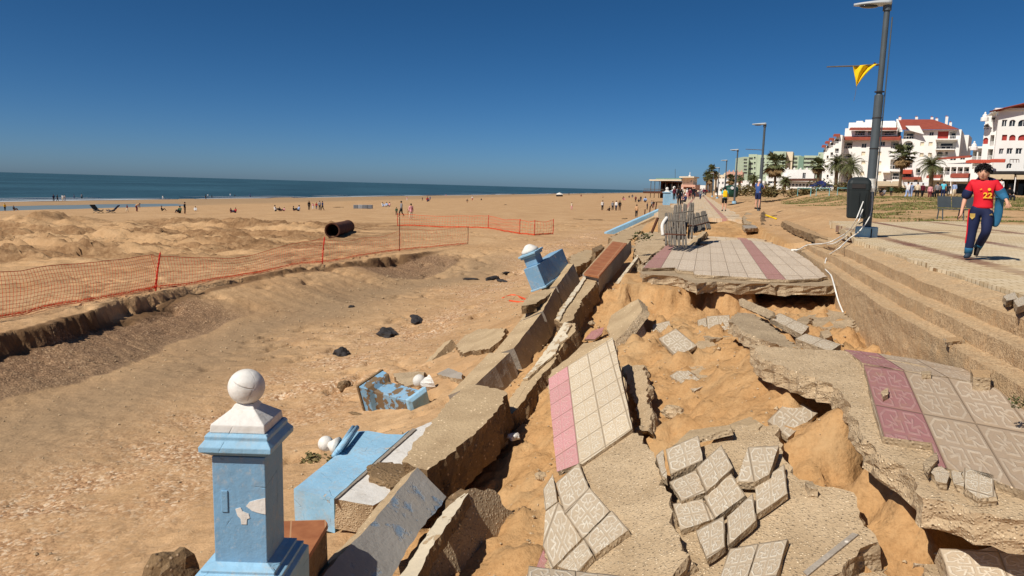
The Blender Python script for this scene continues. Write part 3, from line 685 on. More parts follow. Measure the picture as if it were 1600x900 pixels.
# right slab K
plK = Plane((1455, 690, -.16), (1349, 568, -.03), (1560, 612, .0))
plK2 = Plane((1349, 568, -.03), (1560, 612, .0), (1440, 562, -.03))
K = empty('promenade_slab', plK.at(1450, 640), 'sagging slab at the right with one dark pink tile band', 'paving slab')
child(prism('tile_layer', [(1349, 569), (1378, 682), (1455, 692), (1466, 729), (1530, 741), (1600, 768), (1640, 790), (1640, 668), (1598, 640), (1556, 606), (1490, 592), (1415, 580)], plK, .05, M['slabK'], M['brk'], jag=.006, seg=.12, frame=(((1367, 632), (0, 0)), ((1442, 646), (1, 0)), ((1349, 570), (0, 1)))), K)
child(prism('sunken_tile_layer', [(1319, 546), (1348, 567), (1414, 579), (1490, 591), (1553, 604), (1515, 578), (1440, 562), (1372, 552)], plK2, .05, M['slabK'], M['brk'], jag=.01, seg=.12, frame=(((1348, 567), (0, 0)), ((1414, 579), (1, 0)), ((1319, 546), (0, 1.2)))), K)
child(prism('concrete_base', [(1172, 538), (1250, 546), (1318, 548), (1345, 556), (1420, 566), (1560, 610), (1660, 660), (1660, 800), (1610, 815), (1572, 812), (1480, 785), (1440, 778), (1428, 742), (1400, 724), (1372, 706), (1350, 686), (1332, 650), (1318, 622), (1300, 600), (1235, 578), (1190, 560)], plK.up(-.052), .2, M['agg'], M['agg'], jag=.026, seg=.07, layers=5, under=-.01, rough_bottom=.02), K)
prism('tile_fragment', [(1508, 730), (1552, 742), (1557, 776), (1530, 778), (1506, 762)], plK.up(-.0), .05, M['tile'], M['brk'], jag=.015, frame=(((1508, 730), (0, 0)), ((1552, 742), (1, 0)), ((1506, 762), (0, 1))), label='worn tile corner lying on the front edge of the right sagging slab', cat='tile fragment', group='tile fragments on the right slab')
prism('tile_fragment', [(1452, 734), (1470, 728), (1485, 740), (1480, 755), (1462, 752)], plK.up(.0), .05, M['tile'], M['brk'], jag=.012, frame=(((1452, 734), (0, 0)), ((1485, 740), (1, 0)), ((1462, 752), (0, 1))), label='rounded tile chip at the left front corner of the right sagging slab', cat='tile fragment', group='tile fragments on the right slab')
prism('tile_fragment', [(1486, 735), (1504, 732), (1506, 760), (1490, 756)], plK.up(-.005), .05, M['tile'], M['brk'], jag=.012, frame=(((1486, 735), (0, 0)), ((1504, 732), (1, 0)), ((1490, 756), (0, 1))), label='narrow tile chip between two larger chips on the front edge of the right slab', cat='tile fragment', group='tile fragments on the right slab')
prism('stone_chip', [(1441, 722), (1463, 706), (1465, 718), (1446, 736)], plK.up(.03), .05, M['brk'], M['brk'], jag=.01, label='grey stone chip on bare concrete just left of the white tiles of the right slab', cat='stone')
prism('stone_chip', [(1377, 612), (1387, 606), (1388, 616), (1379, 620)], plK.up(.04), .04, M['agg'], M['brk'], jag=.006, seg=.03, label='small brown stone lying on the dark pink tiles', cat='stone')
prism('stone_chip', [(1440, 580), (1456, 580), (1455, 585), (1440, 585)], plK.up(.04), .04, M['brk'], M['brk'], jag=.006, seg=.03, label='flat grey stone lying on the white tiles near the steps', cat='stone')
prism('kerb_stone', [(1516, 577), (1546, 578), (1548, 590), (1520, 589)], plK.up(.10), .12, M['step'], M['brk'], jag=.01, seg=.05, label='brown block against the lowest step at the top of the right slab', cat='stone')

# slab at the bottom right corner
plR = Plane((1470, 862, -.62), (1600, 800, -.42), (1600, 900, -.66))
prism('promenade_slab', [(1468, 857), (1530, 860), (1585, 838), (1640, 790), (1650, 960), (1500, 960)], plR, .14, M['tile'], M['brk'], jag=.01, frame=(((1468, 857), (0, 0)), ((1560, 862), (1, 0)), ((1484, 905), (0, 1))), label='grey patterned slab cut off by the bottom right corner of the photo', cat='paving slab')
prism('concrete_fragment', [(1424, 870), (1450, 866), (1455, 882), (1430, 884)], HP(-.82), .08, M['tile'], M['brk'], jag=.01, seg=.04, frame=(((1424, 870), (0, 0)), ((1450, 866), (1, 0)), ((1430, 884), (0, 1))), label='small tile fragment in sand left of the corner slab', cat='tile fragment')
prism('concrete_fragment', [(1446, 882), (1470, 880), (1476, 910), (1450, 915)], HP(-.8), .09, M['agg'], M['brk'], jag=.015, seg=.04, label='pale rubble piece touching the left edge of the corner slab', cat='rubble')

# tilted pale slab with pink edge
plL = Plane((889, 570, -.63), (956, 527, -.35), (910, 725, -.95))
L_ = empty('promenade_slab', plL.at(930, 640), 'long leaning slab of cream tiles with a bright pink strip on its left', 'paving slab')
child(prism('tile_layer', [(857, 592), (887, 572), (957, 527), (964, 556), (988, 670), (910, 725), (905, 724), (870, 737), (866, 700)], plL, .045, M['slabL'], M['brk'], jag=.004, seg=.12, frame=(((905, 724), (1, 0)), ((986, 670), (3, 0)), ((887, 572), (1, 6)))), L_)
child(prism('mortar_bed', [(856, 590), (862, 578), (888, 560), (912, 536), (920, 536), (957, 525), (965, 556), (990, 668), (910, 723), (872, 733)], plL.up(-.046), .06, M['sandcon'], M['brk'], jag=.02, under=.02), L_)

# left centre slab M with its loose tiles
plM = Plane((987, 672, -.74), (918, 895, -1.08), (1067, 850, -.80))
prism('concrete_slab', [(900, 724), (918, 722), (988, 672), (999, 680), (1012, 700), (1024, 718), (1030, 740), (1031, 757), (1047, 772), (1048, 807), (1058, 830), (1067, 850), (1076, 866), (1066, 880), (1052, 893), (1040, 935), (870, 935), (856, 890), (856, 845), (870, 790), (880, 760)], plM, .2, M['agg'], M['brk'], jag=.028, seg=.06, layers=5, under=.0, rough_bottom=.03, label='big tan pebbly concrete slab, white tiles sliding off its left side', cat='concrete slab')
G1 = 'tiles sliding on the left centre slab'
for q, lab, lf in (
 ([(904, 723), (921, 763), (882, 803), (868, 755)], 'topmost tile of the sliding row, touching the pink strip end', .045),
 ([(921, 761), (953, 798), (910, 841), (884, 803)], 'square tile in the middle of the sliding row on the left centre slab', .045),
 ([(956, 797), (982, 828), (928, 867), (913, 841)], 'lower right tile of the sliding row with its thick grey edge showing', .045),
 ([(913, 842), (927, 867), (901, 896), (871, 884)], 'bottom tile of the sliding row, cut low at the photo edge', .045),
 ([(873, 784), (909, 841), (862, 889), (848, 853), (852, 800)], 'large worn tile on the far left of the sliding row, above the pink corner', .03),
 ([(864, 740), (871, 783), (852, 797), (849, 764)], 'narrow pointed tile piece standing at the upper left of the sliding row', .03)):
    tile(q, plM, lf, label=lab, group=G1)
prism('tile_fragment', [(849, 858), (864, 890), (838, 886)], plM.up(-.02), .04, M['tilep'], M['brk'], jag=.004, frame=(((849, 858), (0, 0)), ((862, 890), (1, 0)), ((838, 886), (0, 1))), label='pink tile corner poking out under the lowest sliding white tiles', cat='tile fragment')
plBt = HP(-.62)
prism('paving_tile', [(826, 884), (870, 889), (1004, 903), (1010, 960), (815, 960)], Plane((826, 884, -.78), (1004, 903, -.74), (870, 940, -.74)), .05, M['tile'], M['brk'], jag=.006, frame=(((826, 884), (0, 0)), ((900, 892), (1, 0)), ((820, 930), (0, 1))), label='grey tile strip seen edge on at the very bottom of the photo', cat='paving tile')

# right centre slab N with its tiles
plN = Plane((1130, 690, -.62), (1240, 745, -.62), (1240, 890, -.80))
prism('concrete_slab', [(1060, 742), (1092, 700), (1130, 680), (1160, 664), (1212, 664), (1222, 700), (1240, 744), (1268, 757), (1300, 762), (1332, 770), (1346, 799), (1360, 828), (1373, 846), (1338, 868), (1300, 900), (1270, 945), (1090, 945), (1060, 870)], plN, .2, M['agg'], M['brk'], jag=.03, seg=.06, layers=5, rough_bottom=.03, label='pebbly concrete slab right of centre carrying ten scattered white tiles', cat='concrete slab')
prism('joint_strip', [(1341, 835), (1332, 832), (1255, 893), (1262, 899)], plN.up(.012), .02, M['wallcon'], M['wallcon'], jag=0, label='straight grey mortar strip along the lower right edge of the right centre slab', cat='mortar strip')
prism('concrete_fragment', [(1290, 886), (1340, 862), (1372, 858), (1388, 876), (1384, 930), (1280, 935)], HP(-.86), .18, M['agg'], M['brk'], jag=.04, seg=.06, rough_bottom=.02, label='lower broken lump under the right corner of the right centre slab', cat='rubble')
G2 = 'tiles scattered on the right centre slab'
for q, lab, lf in (
 ([(1040, 702), (1091, 680), (1098, 719), (1048, 741)], 'upper left tile of the scatter beside a thin upright tile', .10),
 ([(1025, 712), (1036, 702), (1042, 747), (1034, 743)], 'thin upright tile sliver between the two centre slabs', .10),
 ([(1127, 695), (1146, 730), (1103, 769), (1088, 731)], 'diamond tile leaning between the upper left tile and the broad tile', .10),
 ([(1046, 753), (1087, 734), (1101, 769), (1065, 783)], 'tile below the upper left tile, above the shaded tile', .07),
 ([(1142, 738), (1165, 774), (1115, 811), (1100, 776)], 'tile in the middle of the scatter with a clear flower pattern', .07),
 ([(1051, 787), (1098, 779), (1115, 811), (1063, 828)], 'tile half in shadow of the left slab with a brown cross pattern', .045),
 ([(1131, 806), (1133, 854), (1105, 873), (1088, 829)], 'tile hanging over the dark gap below the shaded tile', .07),
 ([(1169, 698), (1217, 696), (1202, 741), (1179, 753), (1151, 752)], 'broad tile at the top right of the scatter', .10),
 ([(1225, 725), (1231, 771), (1183, 803), (1179, 756)], 'rightmost tile of the scatter with a thick rough edge', .06),
 ([(1176, 771), (1182, 813), (1137, 852), (1136, 807)], 'tile leaning against the left side of the rightmost tile', .07),
 ([(1141, 857), (1185, 849), (1167, 905), (1120, 915)], 'left tile of the pair cut by the bottom edge right of centre', .05),
 ([(1186, 849), (1231, 842), (1212, 905), (1168, 905)], 'right tile of the pair cut by the bottom edge right of centre', .05)):
    tile(q, plN, lf, th=.045 if lf < .08 else .06, label=lab, group=G2)
tile([(1238, 618), (1278, 645), (1231, 684), (1199, 658)], Plane((1238, 618, -.47), (1278, 645, -.50), (1199, 658, -.53)), 0, .04, label='clean diamond tile alone on the sand above the scattered tiles')
prism('tile_fragment', [(1052, 696), (1078, 672), (1140, 664), (1143, 670), (1092, 682)], Plane((1052, 696, -.66), (1078, 672, -.64), (1143, 668, -.50)), .05, M['sandcon'], M['brk'], jag=.01, label='long grey slab edge standing behind the upper left scattered tiles', cat='rubble')
prism('tile_fragment', [(1138, 664), (1172, 651), (1193, 663), (1185, 669), (1143, 671)], Plane((1138, 664, -.60), (1172, 651, -.56), (1185, 669, -.52)), .06, M['sandcon'], M['brk'], jag=.01, label='short grey slab piece behind the scatter, right of the long slab edge', cat='rubble')
prism('concrete_fragment', [(1258, 752), (1270, 752), (1278, 764), (1262, 762)], HP(-.58), .08, M['brk'], M['brk'], jag=.012, seg=.04, label='little grey stone at the top corner of the right centre slab', cat='stone')

# pieces further up the pit
tile([(1056, 513), (1089, 540), (1057, 559), (1029, 529)], Plane((1056, 513, -.58), (1089, 540, -.60), (1029, 529, -.66)), 0, .04, label='tilted tile with bold white flower lines beside the buried small tiles')
tile([(1069, 573), (1104, 601), (1085, 611), (1046, 587)], Plane((1069, 573, -.75), (1104, 601, -.74), (1046, 587, -.78)), 0, .03, label='half buried tile on smooth sand below the bold flower tile')
tile([(982, 512), (1005, 502), (1012, 525), (986, 536)], Plane((982, 512, -.60), (1005, 502, -.56), (986, 536, -.76)), 0, .04, label='small bright square tile beside the leaning concrete wedge')
tile([(1020, 507), (1046, 501), (1048, 514), (1040, 528), (1021, 532)], Plane((1020, 507, -.60), (1046, 501, -.56), (1021, 532, -.76)), 0, .04, label='bright tile corner behind the bold flower tile')
tile([(1104, 494), (1140, 492), (1141, 520), (1106, 518)], Plane((1104, 494, -.52), (1140, 492, -.52), (1106, 518, -.64)), 0, .04, label='upright patterned tile at the foot of the sand bank')
tile([(1090, 500), (1103, 496), (1105, 518), (1093, 522)], Plane((1090, 500, -.55), (1103, 496, -.53), (1093, 522, -.66)), 0, .04, label='crumbled tile piece left of the upright patterned tile')
prism('concrete_fragment', [(1092, 521), (1112, 516), (1141, 518), (1142, 526), (1110, 530)], HP(-.62), .1, M['brk'], M['brk'], jag=.02, seg=.05, label='rough mortar lump under the upright patterned tile', cat='rubble')
prism('tile_fragment', [(913, 530), (925, 517), (944, 511), (940, 522), (930, 530)], Plane((913, 530, -.80), (944, 511, -.70), (930, 530, -.80)), .03, M['tilep'], M['brk'], jag=.006, seg=.05, frame=(((913, 530), (0, 0)), ((930, 530), (1, 0)), ((925, 517), (0, 1))), label='small pink tile lying in the shadow left of the leaning wedge', cat='tile fragment')
prism('concrete_slab', [(1068, 560), (1085, 545), (1092, 530), (1116, 536), (1132, 554), (1134, 572), (1122, 588), (1090, 592), (1078, 575)], Plane((1068, 560, -.74), (1116, 536, -.66), (1122, 588, -.72)), .07, M['agg'], M['brk'], jag=.03, seg=.06, label='round flat pebbly slab half buried right of the bold flower tile', cat='concrete slab')
prism('concrete_wedge', [(997, 467), (985, 473), (955, 493), (948, 512), (958, 536), (975, 521), (1004, 484)], Plane((997, 467, -.30), (955, 493, -.62), (958, 536, -.78)), .12, M['sandcon'], M['brk'], jag=.012, seg=.05, layers=4, under=.05, label='leaning wedge of concrete with a rough dark right face under the big slab', cat='rubble')
prism('concrete_wedge', [(972, 571), (1004, 570), (1010, 590), (1012, 620), (1018, 648), (1014, 672), (1003, 668), (992, 630), (980, 598)], Plane((972, 571, -.82), (1004, 570, -.68), (1003, 668, -.84)), .14, M['agg'], M['brk'], jag=.025, seg=.05, layers=4, under=.02, label='narrow pebbly concrete strip right of the cream slab with a dark broken side', cat='rubble')
prism('concrete_wedge', [(1140, 502), (1152, 488), (1175, 490), (1206, 510), (1228, 528), (1252, 545), (1225, 542), (1195, 532), (1165, 520)], Plane((1140, 502, -.26), (1175, 490, -.24), (1225, 542, -.28)), .15, M['brk'], M['brk'], jag=.03, seg=.05, layers=4, label='rough concrete shelf overhanging a dark hollow below the big slab', cat='rubble')
G3 = 'tile plates stacked toward the right steps'
prism('tile_plate', [(1154, 468), (1160, 466), (1206, 486), (1208, 492), (1200, 497), (1156, 478)], Plane((1154, 468, -.20), (1208, 492, -.16), (1156, 478, -.26)), .05, M['brk'], M['brk'], jag=.006, seg=.06, label='uppermost thin plate of the three, standing on edge', cat='tile plate', group=G3)
prism('tile_plate', [(1203, 497), (1219, 489), (1264, 510), (1253, 523)], Plane((1203, 497, -.22), (1219, 489, -.20), (1253, 523, -.20)), .07, M['tile'], M['brk'], jag=.005, seg=.06, frame=(((1203, 497), (0, 0)), ((1219, 489), (0, 1)), ((1253, 523), (2, 0))), label='middle plate of the three with two grey patterned tiles', cat='tile plate', group=G3)
prism('tile_plate', [(1243, 529), (1259, 521), (1314, 538), (1297, 549)], Plane((1243, 529, -.14), (1259, 521, -.12), (1297, 549, -.12)), .08, M['tile'], M['brk'], jag=.005, seg=.06, frame=(((1243, 529), (0, 0)), ((1259, 521), (0, 1)), ((1297, 549), (2, 0))), label='lowest plate of the three resting on the right slab base', cat='tile plate', group=G3)
prism('rubble_block', [(1262, 492), (1292, 484), (1320, 490), (1336, 504), (1330, 520), (1300, 514), (1278, 512)], Plane((1262, 492, -.42), (1292, 484, -.36), (1330, 520, -.40)), .2, M['brk'], M['brk'], jag=.05, seg=.05, layers=4, label='knobbly concrete boulder at the mouth of the dark cavity', cat='rubble')
prism('rubble_block', [(1238, 505), (1256, 494), (1268, 500), (1256, 510)], HP(-.36), .1, M['brk'], M['brk'], jag=.02, seg=.04, label='small grey block left of the knobbly boulder', cat='rubble')
prism('rubble_block', [(1282, 518), (1296, 514), (1300, 524), (1288, 530)], HP(-.30), .08, M['agg'], M['brk'], jag=.012, seg=.04, label='pale brick sized lump behind the lowest tile plate', cat='rubble')
prism('rubble_block', [(1476, 528), (1504, 526), (1506, 531), (1480, 536)], HP(.13), .04, M['step'], M['brk'], jag=.012, seg=.04, label='loose stone lying on the lowest step', cat='stone')
prism('rubble_block', [(1400, 402), (1424, 397), (1426, 401), (1404, 405)], HP(.47), .06, M['rock'], M['rock'], jag=.012, seg=.05, label='dark stone in the notch of the upper kerb', cat='stone')
for q, lb in (([(1568, 462), (1586, 456), (1590, 466), (1572, 470)], 'left of two loose pavers beside the kerb at the right edge'), ([(1584, 468), (1600, 462), (1608, 474), (1590, 480)], 'right of two loose pavers beside the kerb at the right edge')):
    prism('loose_paver', q, HP(.52), .06, M['tile'], M['brk'], jag=.006, seg=.06, label=lb, cat='paver', group='loose pavers by the kerb')
# small stones in the pit
def rock(name, p, r, mt, label, cat='stone', sq=(1, .8, .6), seed=0, group=None):
    bm = bmesh.new(); bmesh.ops.create_icosphere(bm, subdivisions=3, radius=1)
    for v in bm.verts:
        n_ = mnoise.fractal(v.co * 1.3 + Vector((seed * 3.1, seed, 0)), 1, 2, 4); v.co *= (1 + n_ * .45); v.co = Vector((v.co.x * r * sq[0], v.co.y * r * sq[1], v.co.z * r * sq[2]))
    me = bpy.data.meshes.new(name); bm.to_mesh(me); bm.free(); o = link(name, me, mt, None, p, (0, 0, seed)); return tag(o, label, cat, group)
for i, (px, py, z, r, mt, lb) in enumerate((
 (1255, 690, -.66, .06, 'agg', 'small clod of mortar on the orange sand below the clean diamond tile'), (1330, 715, -.8, .05, 'rock', 'dark clod on the orange sand slope left of the right slab'), (1425, 835, -.98, .06, 'rock', 'dark clod low in the gully, left of the corner slab'), (1385, 760, -.86, .05, 'brk', 'grey clod halfway down the gully of orange sand'), (925, 600 - 95, -.74, .06, 'brk', 'grey chip on the sand above the small pink tile'), (1175, 610, -.62, .05, 'rock', 'dark clod on the sand between the half buried tile and the right slab'), (818, 800, -1.36, .06, 'rock', 'dark clod right of the shaded concrete block'), (785, 690, -1.4, .07, 'brk', 'grey stone in the crevice below the massive beam'),
 (848, 747, -1.34, .09, 'agg', 'pointed grey stone left of the pink strip end'), (803, 682, -1.30, .07, 'white', 'white chip at the dark crevice below the leaning wall'),
 (1095, 645, -.84, .08, 'brk', 'small upright stone on the smooth sand above the scattered tiles'), (1052, 645, -.84, .12, 'agg', 'low pebbly stone left of the small upright stone'), (1002, 672, -.86, .06, 'brk', 'stone at the tip of the left centre slab'),
 (1297, 712, -.86, .07, 'brk', 'grey stone on the orange sand above the right centre slab'), (1340, 752, -.93, .07, 'agg', 'round stone right of the right centre slab'), (1310, 690, -.8, .04, 'white', 'tiny white pebble on the orange sand'), (1390, 805, -1.0, .08, 'agg', 'rounded brown stone in the gully of orange sand'),
 (1470, 838, -1.0, .035, 'white', 'white pebble below the dark hollow of the right slab'), (1168, 548, -.66, .07, 'brk', 'stone below the overhanging concrete shelf'), (1212, 700, -.62, .05, 'brk', 'stone against the right side of the broad tile'))):
    rock('stone', W(px, py, z), r, M[mt], lb, seed=i + 1)
# countless crumbs in the pit, one object
def crumbs():
    b = MB(); rnd = random.Random(11); xs = []; 
    for i in range(1500):
        u = rnd.uniform(3.2, 13); v = rnd.uniform(-2.6, 2.2); xs.append((uv(u, v), rnd.uniform(.006, .02) * (1.8 if rnd.random() < .08 else 1)))
    for i in range(1300):
        u = rnd.uniform(3, 30); v = rnd.uniform(-13, -3); xs.append((uv(u, v), rnd.uniform(.008, .022) * (1 + u / 20)))
    X = np.array([p.x for p, r in xs]); Y = np.array([p.y for p, r in xs]); Z = T(X, Y)
    for (p, r), z in zip(xs, Z):
        c = Vector((p.x, p.y, z + r * .3)); q = [c + Vector((rnd.uniform(.6, 1.2) * r * a, rnd.uniform(.6, 1.2) * r * bb, r * rnd.uniform(.5, .9) * cc)) for a, bb, cc in ((1, 0, 0), (-1, 0, 0), (0, 1, 0), (0, -1, 0), (0, 0, 1), (0, 0, -1))]
        b.add(q, [(0, 2, 4), (2, 1, 4), (1, 3, 4), (3, 0, 4), (2, 0, 5), (1, 2, 5), (3, 1, 5), (0, 3, 5)])
    o = b.build('rubble_crumbs', M['agg']); tag(o, 'small crumbs of concrete and shell scattered over the sand', kind='stuff')
crumbs()

# ================================================================ LEANING WALL PIECES ON THE BEACH SIDE
# grey-blue slab at the bottom
plA = Plane((652, 730, -1.00), (511, 893, -.96), (697, 776, -1.19))
prism('wall_slab', [(652, 730), (697, 776), (690, 790), (668, 812), (640, 852), (600, 925), (490, 925), (511, 890), (584, 814), (626, 762)], plA, .13, M['peel'], M['sandcon'], jag=.006, seg=.08, layers=4, ext=(-plA.n * .14 + Vector((-.06, .03, .0))), label='fallen wall slab with peeling grey and blue paint at the bottom', cat='wall slab')
# big sand coloured beam
plB = Plane((730, 600, -.98), (790, 613, -.93), (640, 722, -1.12))
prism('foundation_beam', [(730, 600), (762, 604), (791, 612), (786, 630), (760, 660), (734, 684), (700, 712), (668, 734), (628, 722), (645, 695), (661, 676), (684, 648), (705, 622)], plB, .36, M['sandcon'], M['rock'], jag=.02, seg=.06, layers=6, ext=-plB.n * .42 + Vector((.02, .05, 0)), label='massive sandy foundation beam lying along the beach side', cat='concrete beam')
# white topped parapet piece
plC = Plane((524, 779, -1.34), (646, 671, -1.34), (583, 790, -1.36))
Cw = empty('parapet_block', plC.at(590, 730), 'broken parapet block with a white painted top beside the fallen blue pier', 'parapet')
child(prism('block', [(524, 780), (646, 671), (683, 655), (700, 650), (700, 700), (655, 740), (606, 776), (583, 790)], plC, .26, M['white'], M['agg'], jag=.006, seg=.07, layers=4, ext=Vector((-.02, .06, -.30))), Cw)
child(prism('broken_mortar', [(575, 728), (590, 722), (612, 722), (640, 730), (640, 745), (610, 762), (604, 752), (580, 745)], plC.up(.05), .06, M['rock'], M['rock'], jag=.025, seg=.04), Cw)
child(prism('edge_strip', [(522, 780), (528, 778), (651, 670), (645, 669)], plC.up(.015), .05, M['wallcon'], M['wallcon'], jag=.003), Cw)
# fallen blue pier with its ball
plP = Plane((459, 764, -1.40), (553, 667, -1.36), (522, 779, -1.38))
Pf = empty('fallen_pier', plP.at(540, 720), 'blue painted pier lying on its side with a white ball at its end', 'pier')
child(prism('shaft', [(459, 764), (524, 712), (545, 690), (556, 674), (575, 673), (602, 678), (629, 679), (640, 672), (522, 779)], plP, .3, M['bluel'], M['bluel'], jag=.004, seg=.12, ext=Vector((0, .03, -.34))), Pf)
for k_, (a, b_, h) in enumerate((((526, 707), (552, 668), .05), ((522, 712), (549, 672), .02), ((530, 703), (558, 668), .085))):
    p, q = plP.up(h - .02).at(*a), plP.up(h - .02).at(*b_); mb = MB(); mb.tube([p, q], .028, 8); child(mb.build('cap_moulding', M['bluel'], smooth=True, cen=True), Pf)
bc = plP.up(.0).at(509, 693); mb = MB(); mb.ball((0, 0, 0), .082, 24); o = mb.build('ball', M['white'], smooth=True, loc=bc); child(o, Pf)
nk = plP.up(.0).at(524, 697); mb = MB(); mb.tube([bc, bc.lerp(nk, .5), nk, nk.lerp(plP.at(540, 698), .3)], [.045, .04, .085, .10], 14); child(mb.build('ball_neck', M['white'], smooth=True, cen=True), Pf)
# D white strip slab & E dark boulder slab
plDp = Plane((700, 790, -1.16), (733, 764, -1.12), (640, 880, -1.18))
prism('wall_slab', [(608, 925), (645, 870), (672, 828), (697, 794), (733, 764), (728, 776), (703, 815), (672, 858), (640, 925)], plDp, .1, M['cream2'], M['rock'], jag=.01, seg=.06, layers=3, label='long thin splinter of wall with a cream painted face at the bottom', cat='wall slab')
plE = Plane((712, 790, -1.16), (763, 764, -1.16), (810, 814, -1.48))
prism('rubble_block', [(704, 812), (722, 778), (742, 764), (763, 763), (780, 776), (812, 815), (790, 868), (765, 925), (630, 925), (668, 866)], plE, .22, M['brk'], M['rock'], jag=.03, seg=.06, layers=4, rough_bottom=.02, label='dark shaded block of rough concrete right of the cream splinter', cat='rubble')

# wall segments F along the edge (tops sandy, faces grey)
def wallseg(a, b_, bback, aback, za, zb, h, lean, mt='sandcon', ms='wallcon', jag=.008, label=None, name='wall_segment', group='toppled parapet wall segments'):
    """a, b: front top edge (right side) near/far; aback, bback: left edge of the top"""
    A = W(*a, za); B = W(*b_, zb); L = (B - A).normalized()
    side = L.cross(Vector((0, 0, 1))).normalized()      # to the right
    upv = Vector((0, 0, 1)) * math.cos(lean) - side * math.sin(lean)
    Wd = (-side * math.cos(lean) - Vector((0, 0, 1)) * math.sin(lean))
    upv = L.cross(Wd).normalized(); upv = upv if upv.z > 0 else -upv
    pl = Plane.__new__(Plane); pl.p = A; pl.n = upv
    P3 = [pl.at(*a), pl.at(*b_), pl.at(*bback), pl.at(*aback)]
    return prism(name, [a, b_, bback, aback], pl, h, M[mt], M[ms], jag=jag, seg=.1, layers=4, pts3=P3, ext=-upv * h, label=label, cat='wall', group=group, seed=int(a[0]))
lean = R(20)
wallseg((744, 600), (796, 551), (765, 551), (700, 618), -1.30, -1.06, .42, lean, label='lowest wall segment, its grey face sinking into the sand')
wallseg((803, 544), (846, 489), (811, 503), (768, 556), -1.05, -.72, .46, lean, label='second wall segment from below with a cracked top')
wallseg((848, 486), (868, 449), (838, 464), (812, 502), -.70, -.46, .5, lean, label='third wall segment from below, beneath the leaning blue pier')
wallseg((870, 447), (896, 412), (878, 412), (846, 452), -.44, -.12, .5, lean, label='uppermost wall segment, touching the leaning blue pier')
# G plates parallel
plG = Plane((820, 592, -1.06), (881, 503, -.62), (897, 507, -.60))
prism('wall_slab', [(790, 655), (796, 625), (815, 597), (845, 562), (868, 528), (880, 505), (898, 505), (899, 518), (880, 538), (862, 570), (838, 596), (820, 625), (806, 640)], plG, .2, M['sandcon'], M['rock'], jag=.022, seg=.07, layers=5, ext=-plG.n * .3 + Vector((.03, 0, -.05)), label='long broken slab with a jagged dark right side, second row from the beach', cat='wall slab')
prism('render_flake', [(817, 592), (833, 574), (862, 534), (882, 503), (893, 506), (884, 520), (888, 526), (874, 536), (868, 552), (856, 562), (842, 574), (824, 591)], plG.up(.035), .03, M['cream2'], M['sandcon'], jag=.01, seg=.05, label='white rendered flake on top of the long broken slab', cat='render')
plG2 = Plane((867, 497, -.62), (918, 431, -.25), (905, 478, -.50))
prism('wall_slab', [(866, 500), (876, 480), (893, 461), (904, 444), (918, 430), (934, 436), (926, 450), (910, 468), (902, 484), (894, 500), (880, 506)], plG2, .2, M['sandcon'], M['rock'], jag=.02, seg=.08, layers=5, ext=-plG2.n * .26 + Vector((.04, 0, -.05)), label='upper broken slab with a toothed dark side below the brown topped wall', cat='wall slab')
prism('render_flake', [(868, 498), (890, 462), (905, 442), (912, 432), (916, 434), (902, 456), (882, 484), (874, 500)], plG2.up(.03), .03, M['cream2'], M['sandcon'], jag=.008, seg=.06, label='pale strip of render along the upper broken slab', cat='render')
prism('render_flake', [(949, 452), (958, 446), (996, 398), (998, 401), (966, 444), (955, 456)], Plane((949, 452, -.5), (996, 398, -.1), (955, 456, -.5)), .06, M['cream2'], M['sandcon'], jag=.006, seg=.12, label='long pale plank of render leaning right of the brown topped wall', cat='render')
# H brown topped wall
plH = Plane((912, 427, -.20), (935, 432, -.20), (960, 372, .12))
Hh = empty('bench_wall', plH.at(945, 400), 'low wall with brown coping tiles tipping toward the beach', 'wall')
child(prism('wall', [(910, 428), (935, 433), (986, 375), (960, 371)], plH, .3, M['sandcon'], M['wallcon'], jag=.006, seg=.2, ext=-plH.n * .34), Hh)
child(prism('coping', [(912, 427.5), (935.5, 432), (980, 380), (957, 377)], plH.up(.035), .035, M['brown'], M['brown'], jag=0, frame=(((912, 427), (0, 0)), ((934, 431), (1, 0)), ((956, 379), (0, 9)))), Hh)
# I leaning blue pier
def leaning_pier():
    P0 = W(839, 414, -.05); E = W(879, 388, .17); L = (E - P0); Ln = L.length; L.normalize()
    side = L.cross(Vector((0, 0, 1))).normalized(); a = R(22)
    up = (side.cross(L)).normalized()
    up, sd_ = (up * math.cos(a) - side * math.sin(a)), (side * math.cos(a) + up * math.sin(a))
    root = empty('leaning_pier', P0 - up * .42, 'blue pier and parapet end leaning over the beach with a white domed cap', 'pier')
    def bx(l0, l1, s0, s1, u0, u1, mt, nm, bev=.008):
        mb = MB(); pts = [P0 + L * l + sd_ * s_ + up * u_ - root.location for l in (l0, l1) for s_ in (s0, s1) for u_ in (u0, u1)]
        mb.add(pts, [(0, 1, 3, 2), (4, 6, 7, 5), (0, 4, 5, 1), (2, 3, 7, 6), (0, 2, 6, 4), (1, 5, 7, 3)]); return mb.build(nm, mt, root, bevel=bev)
    bx(0, Ln, -.30, 0, -.42, 0, M['blue'], 'parapet')
    bx(-.02, Ln + .02, -.32, .02, -.46, -.421, M['bluel'], 'base_moulding')
    bx(.12, .42, -.28, -.03, 0.001, .17, M['blue'], 'shaft')
    bx(.08, .46, -.32, .01, .17, .21, M['bluel'], 'cap_moulding'); bx(.05, .49, -.34, .03, .211, .25, M['bluel'], 'cap_moulding')
    mb = MB(); Mx = Matrix((L, sd_, up)).transposed(); c_ = P0 + L * .27 + sd_ * (-.155) + up * .25 - root.location
    mb.lathe([(.17, 0), (.165, .05), (.12, .09), (.06, .14), (.04, .15)], 24, c_, Mx); mb.build('white_cap', M['white'], root, smooth=True)
leaning_pier()
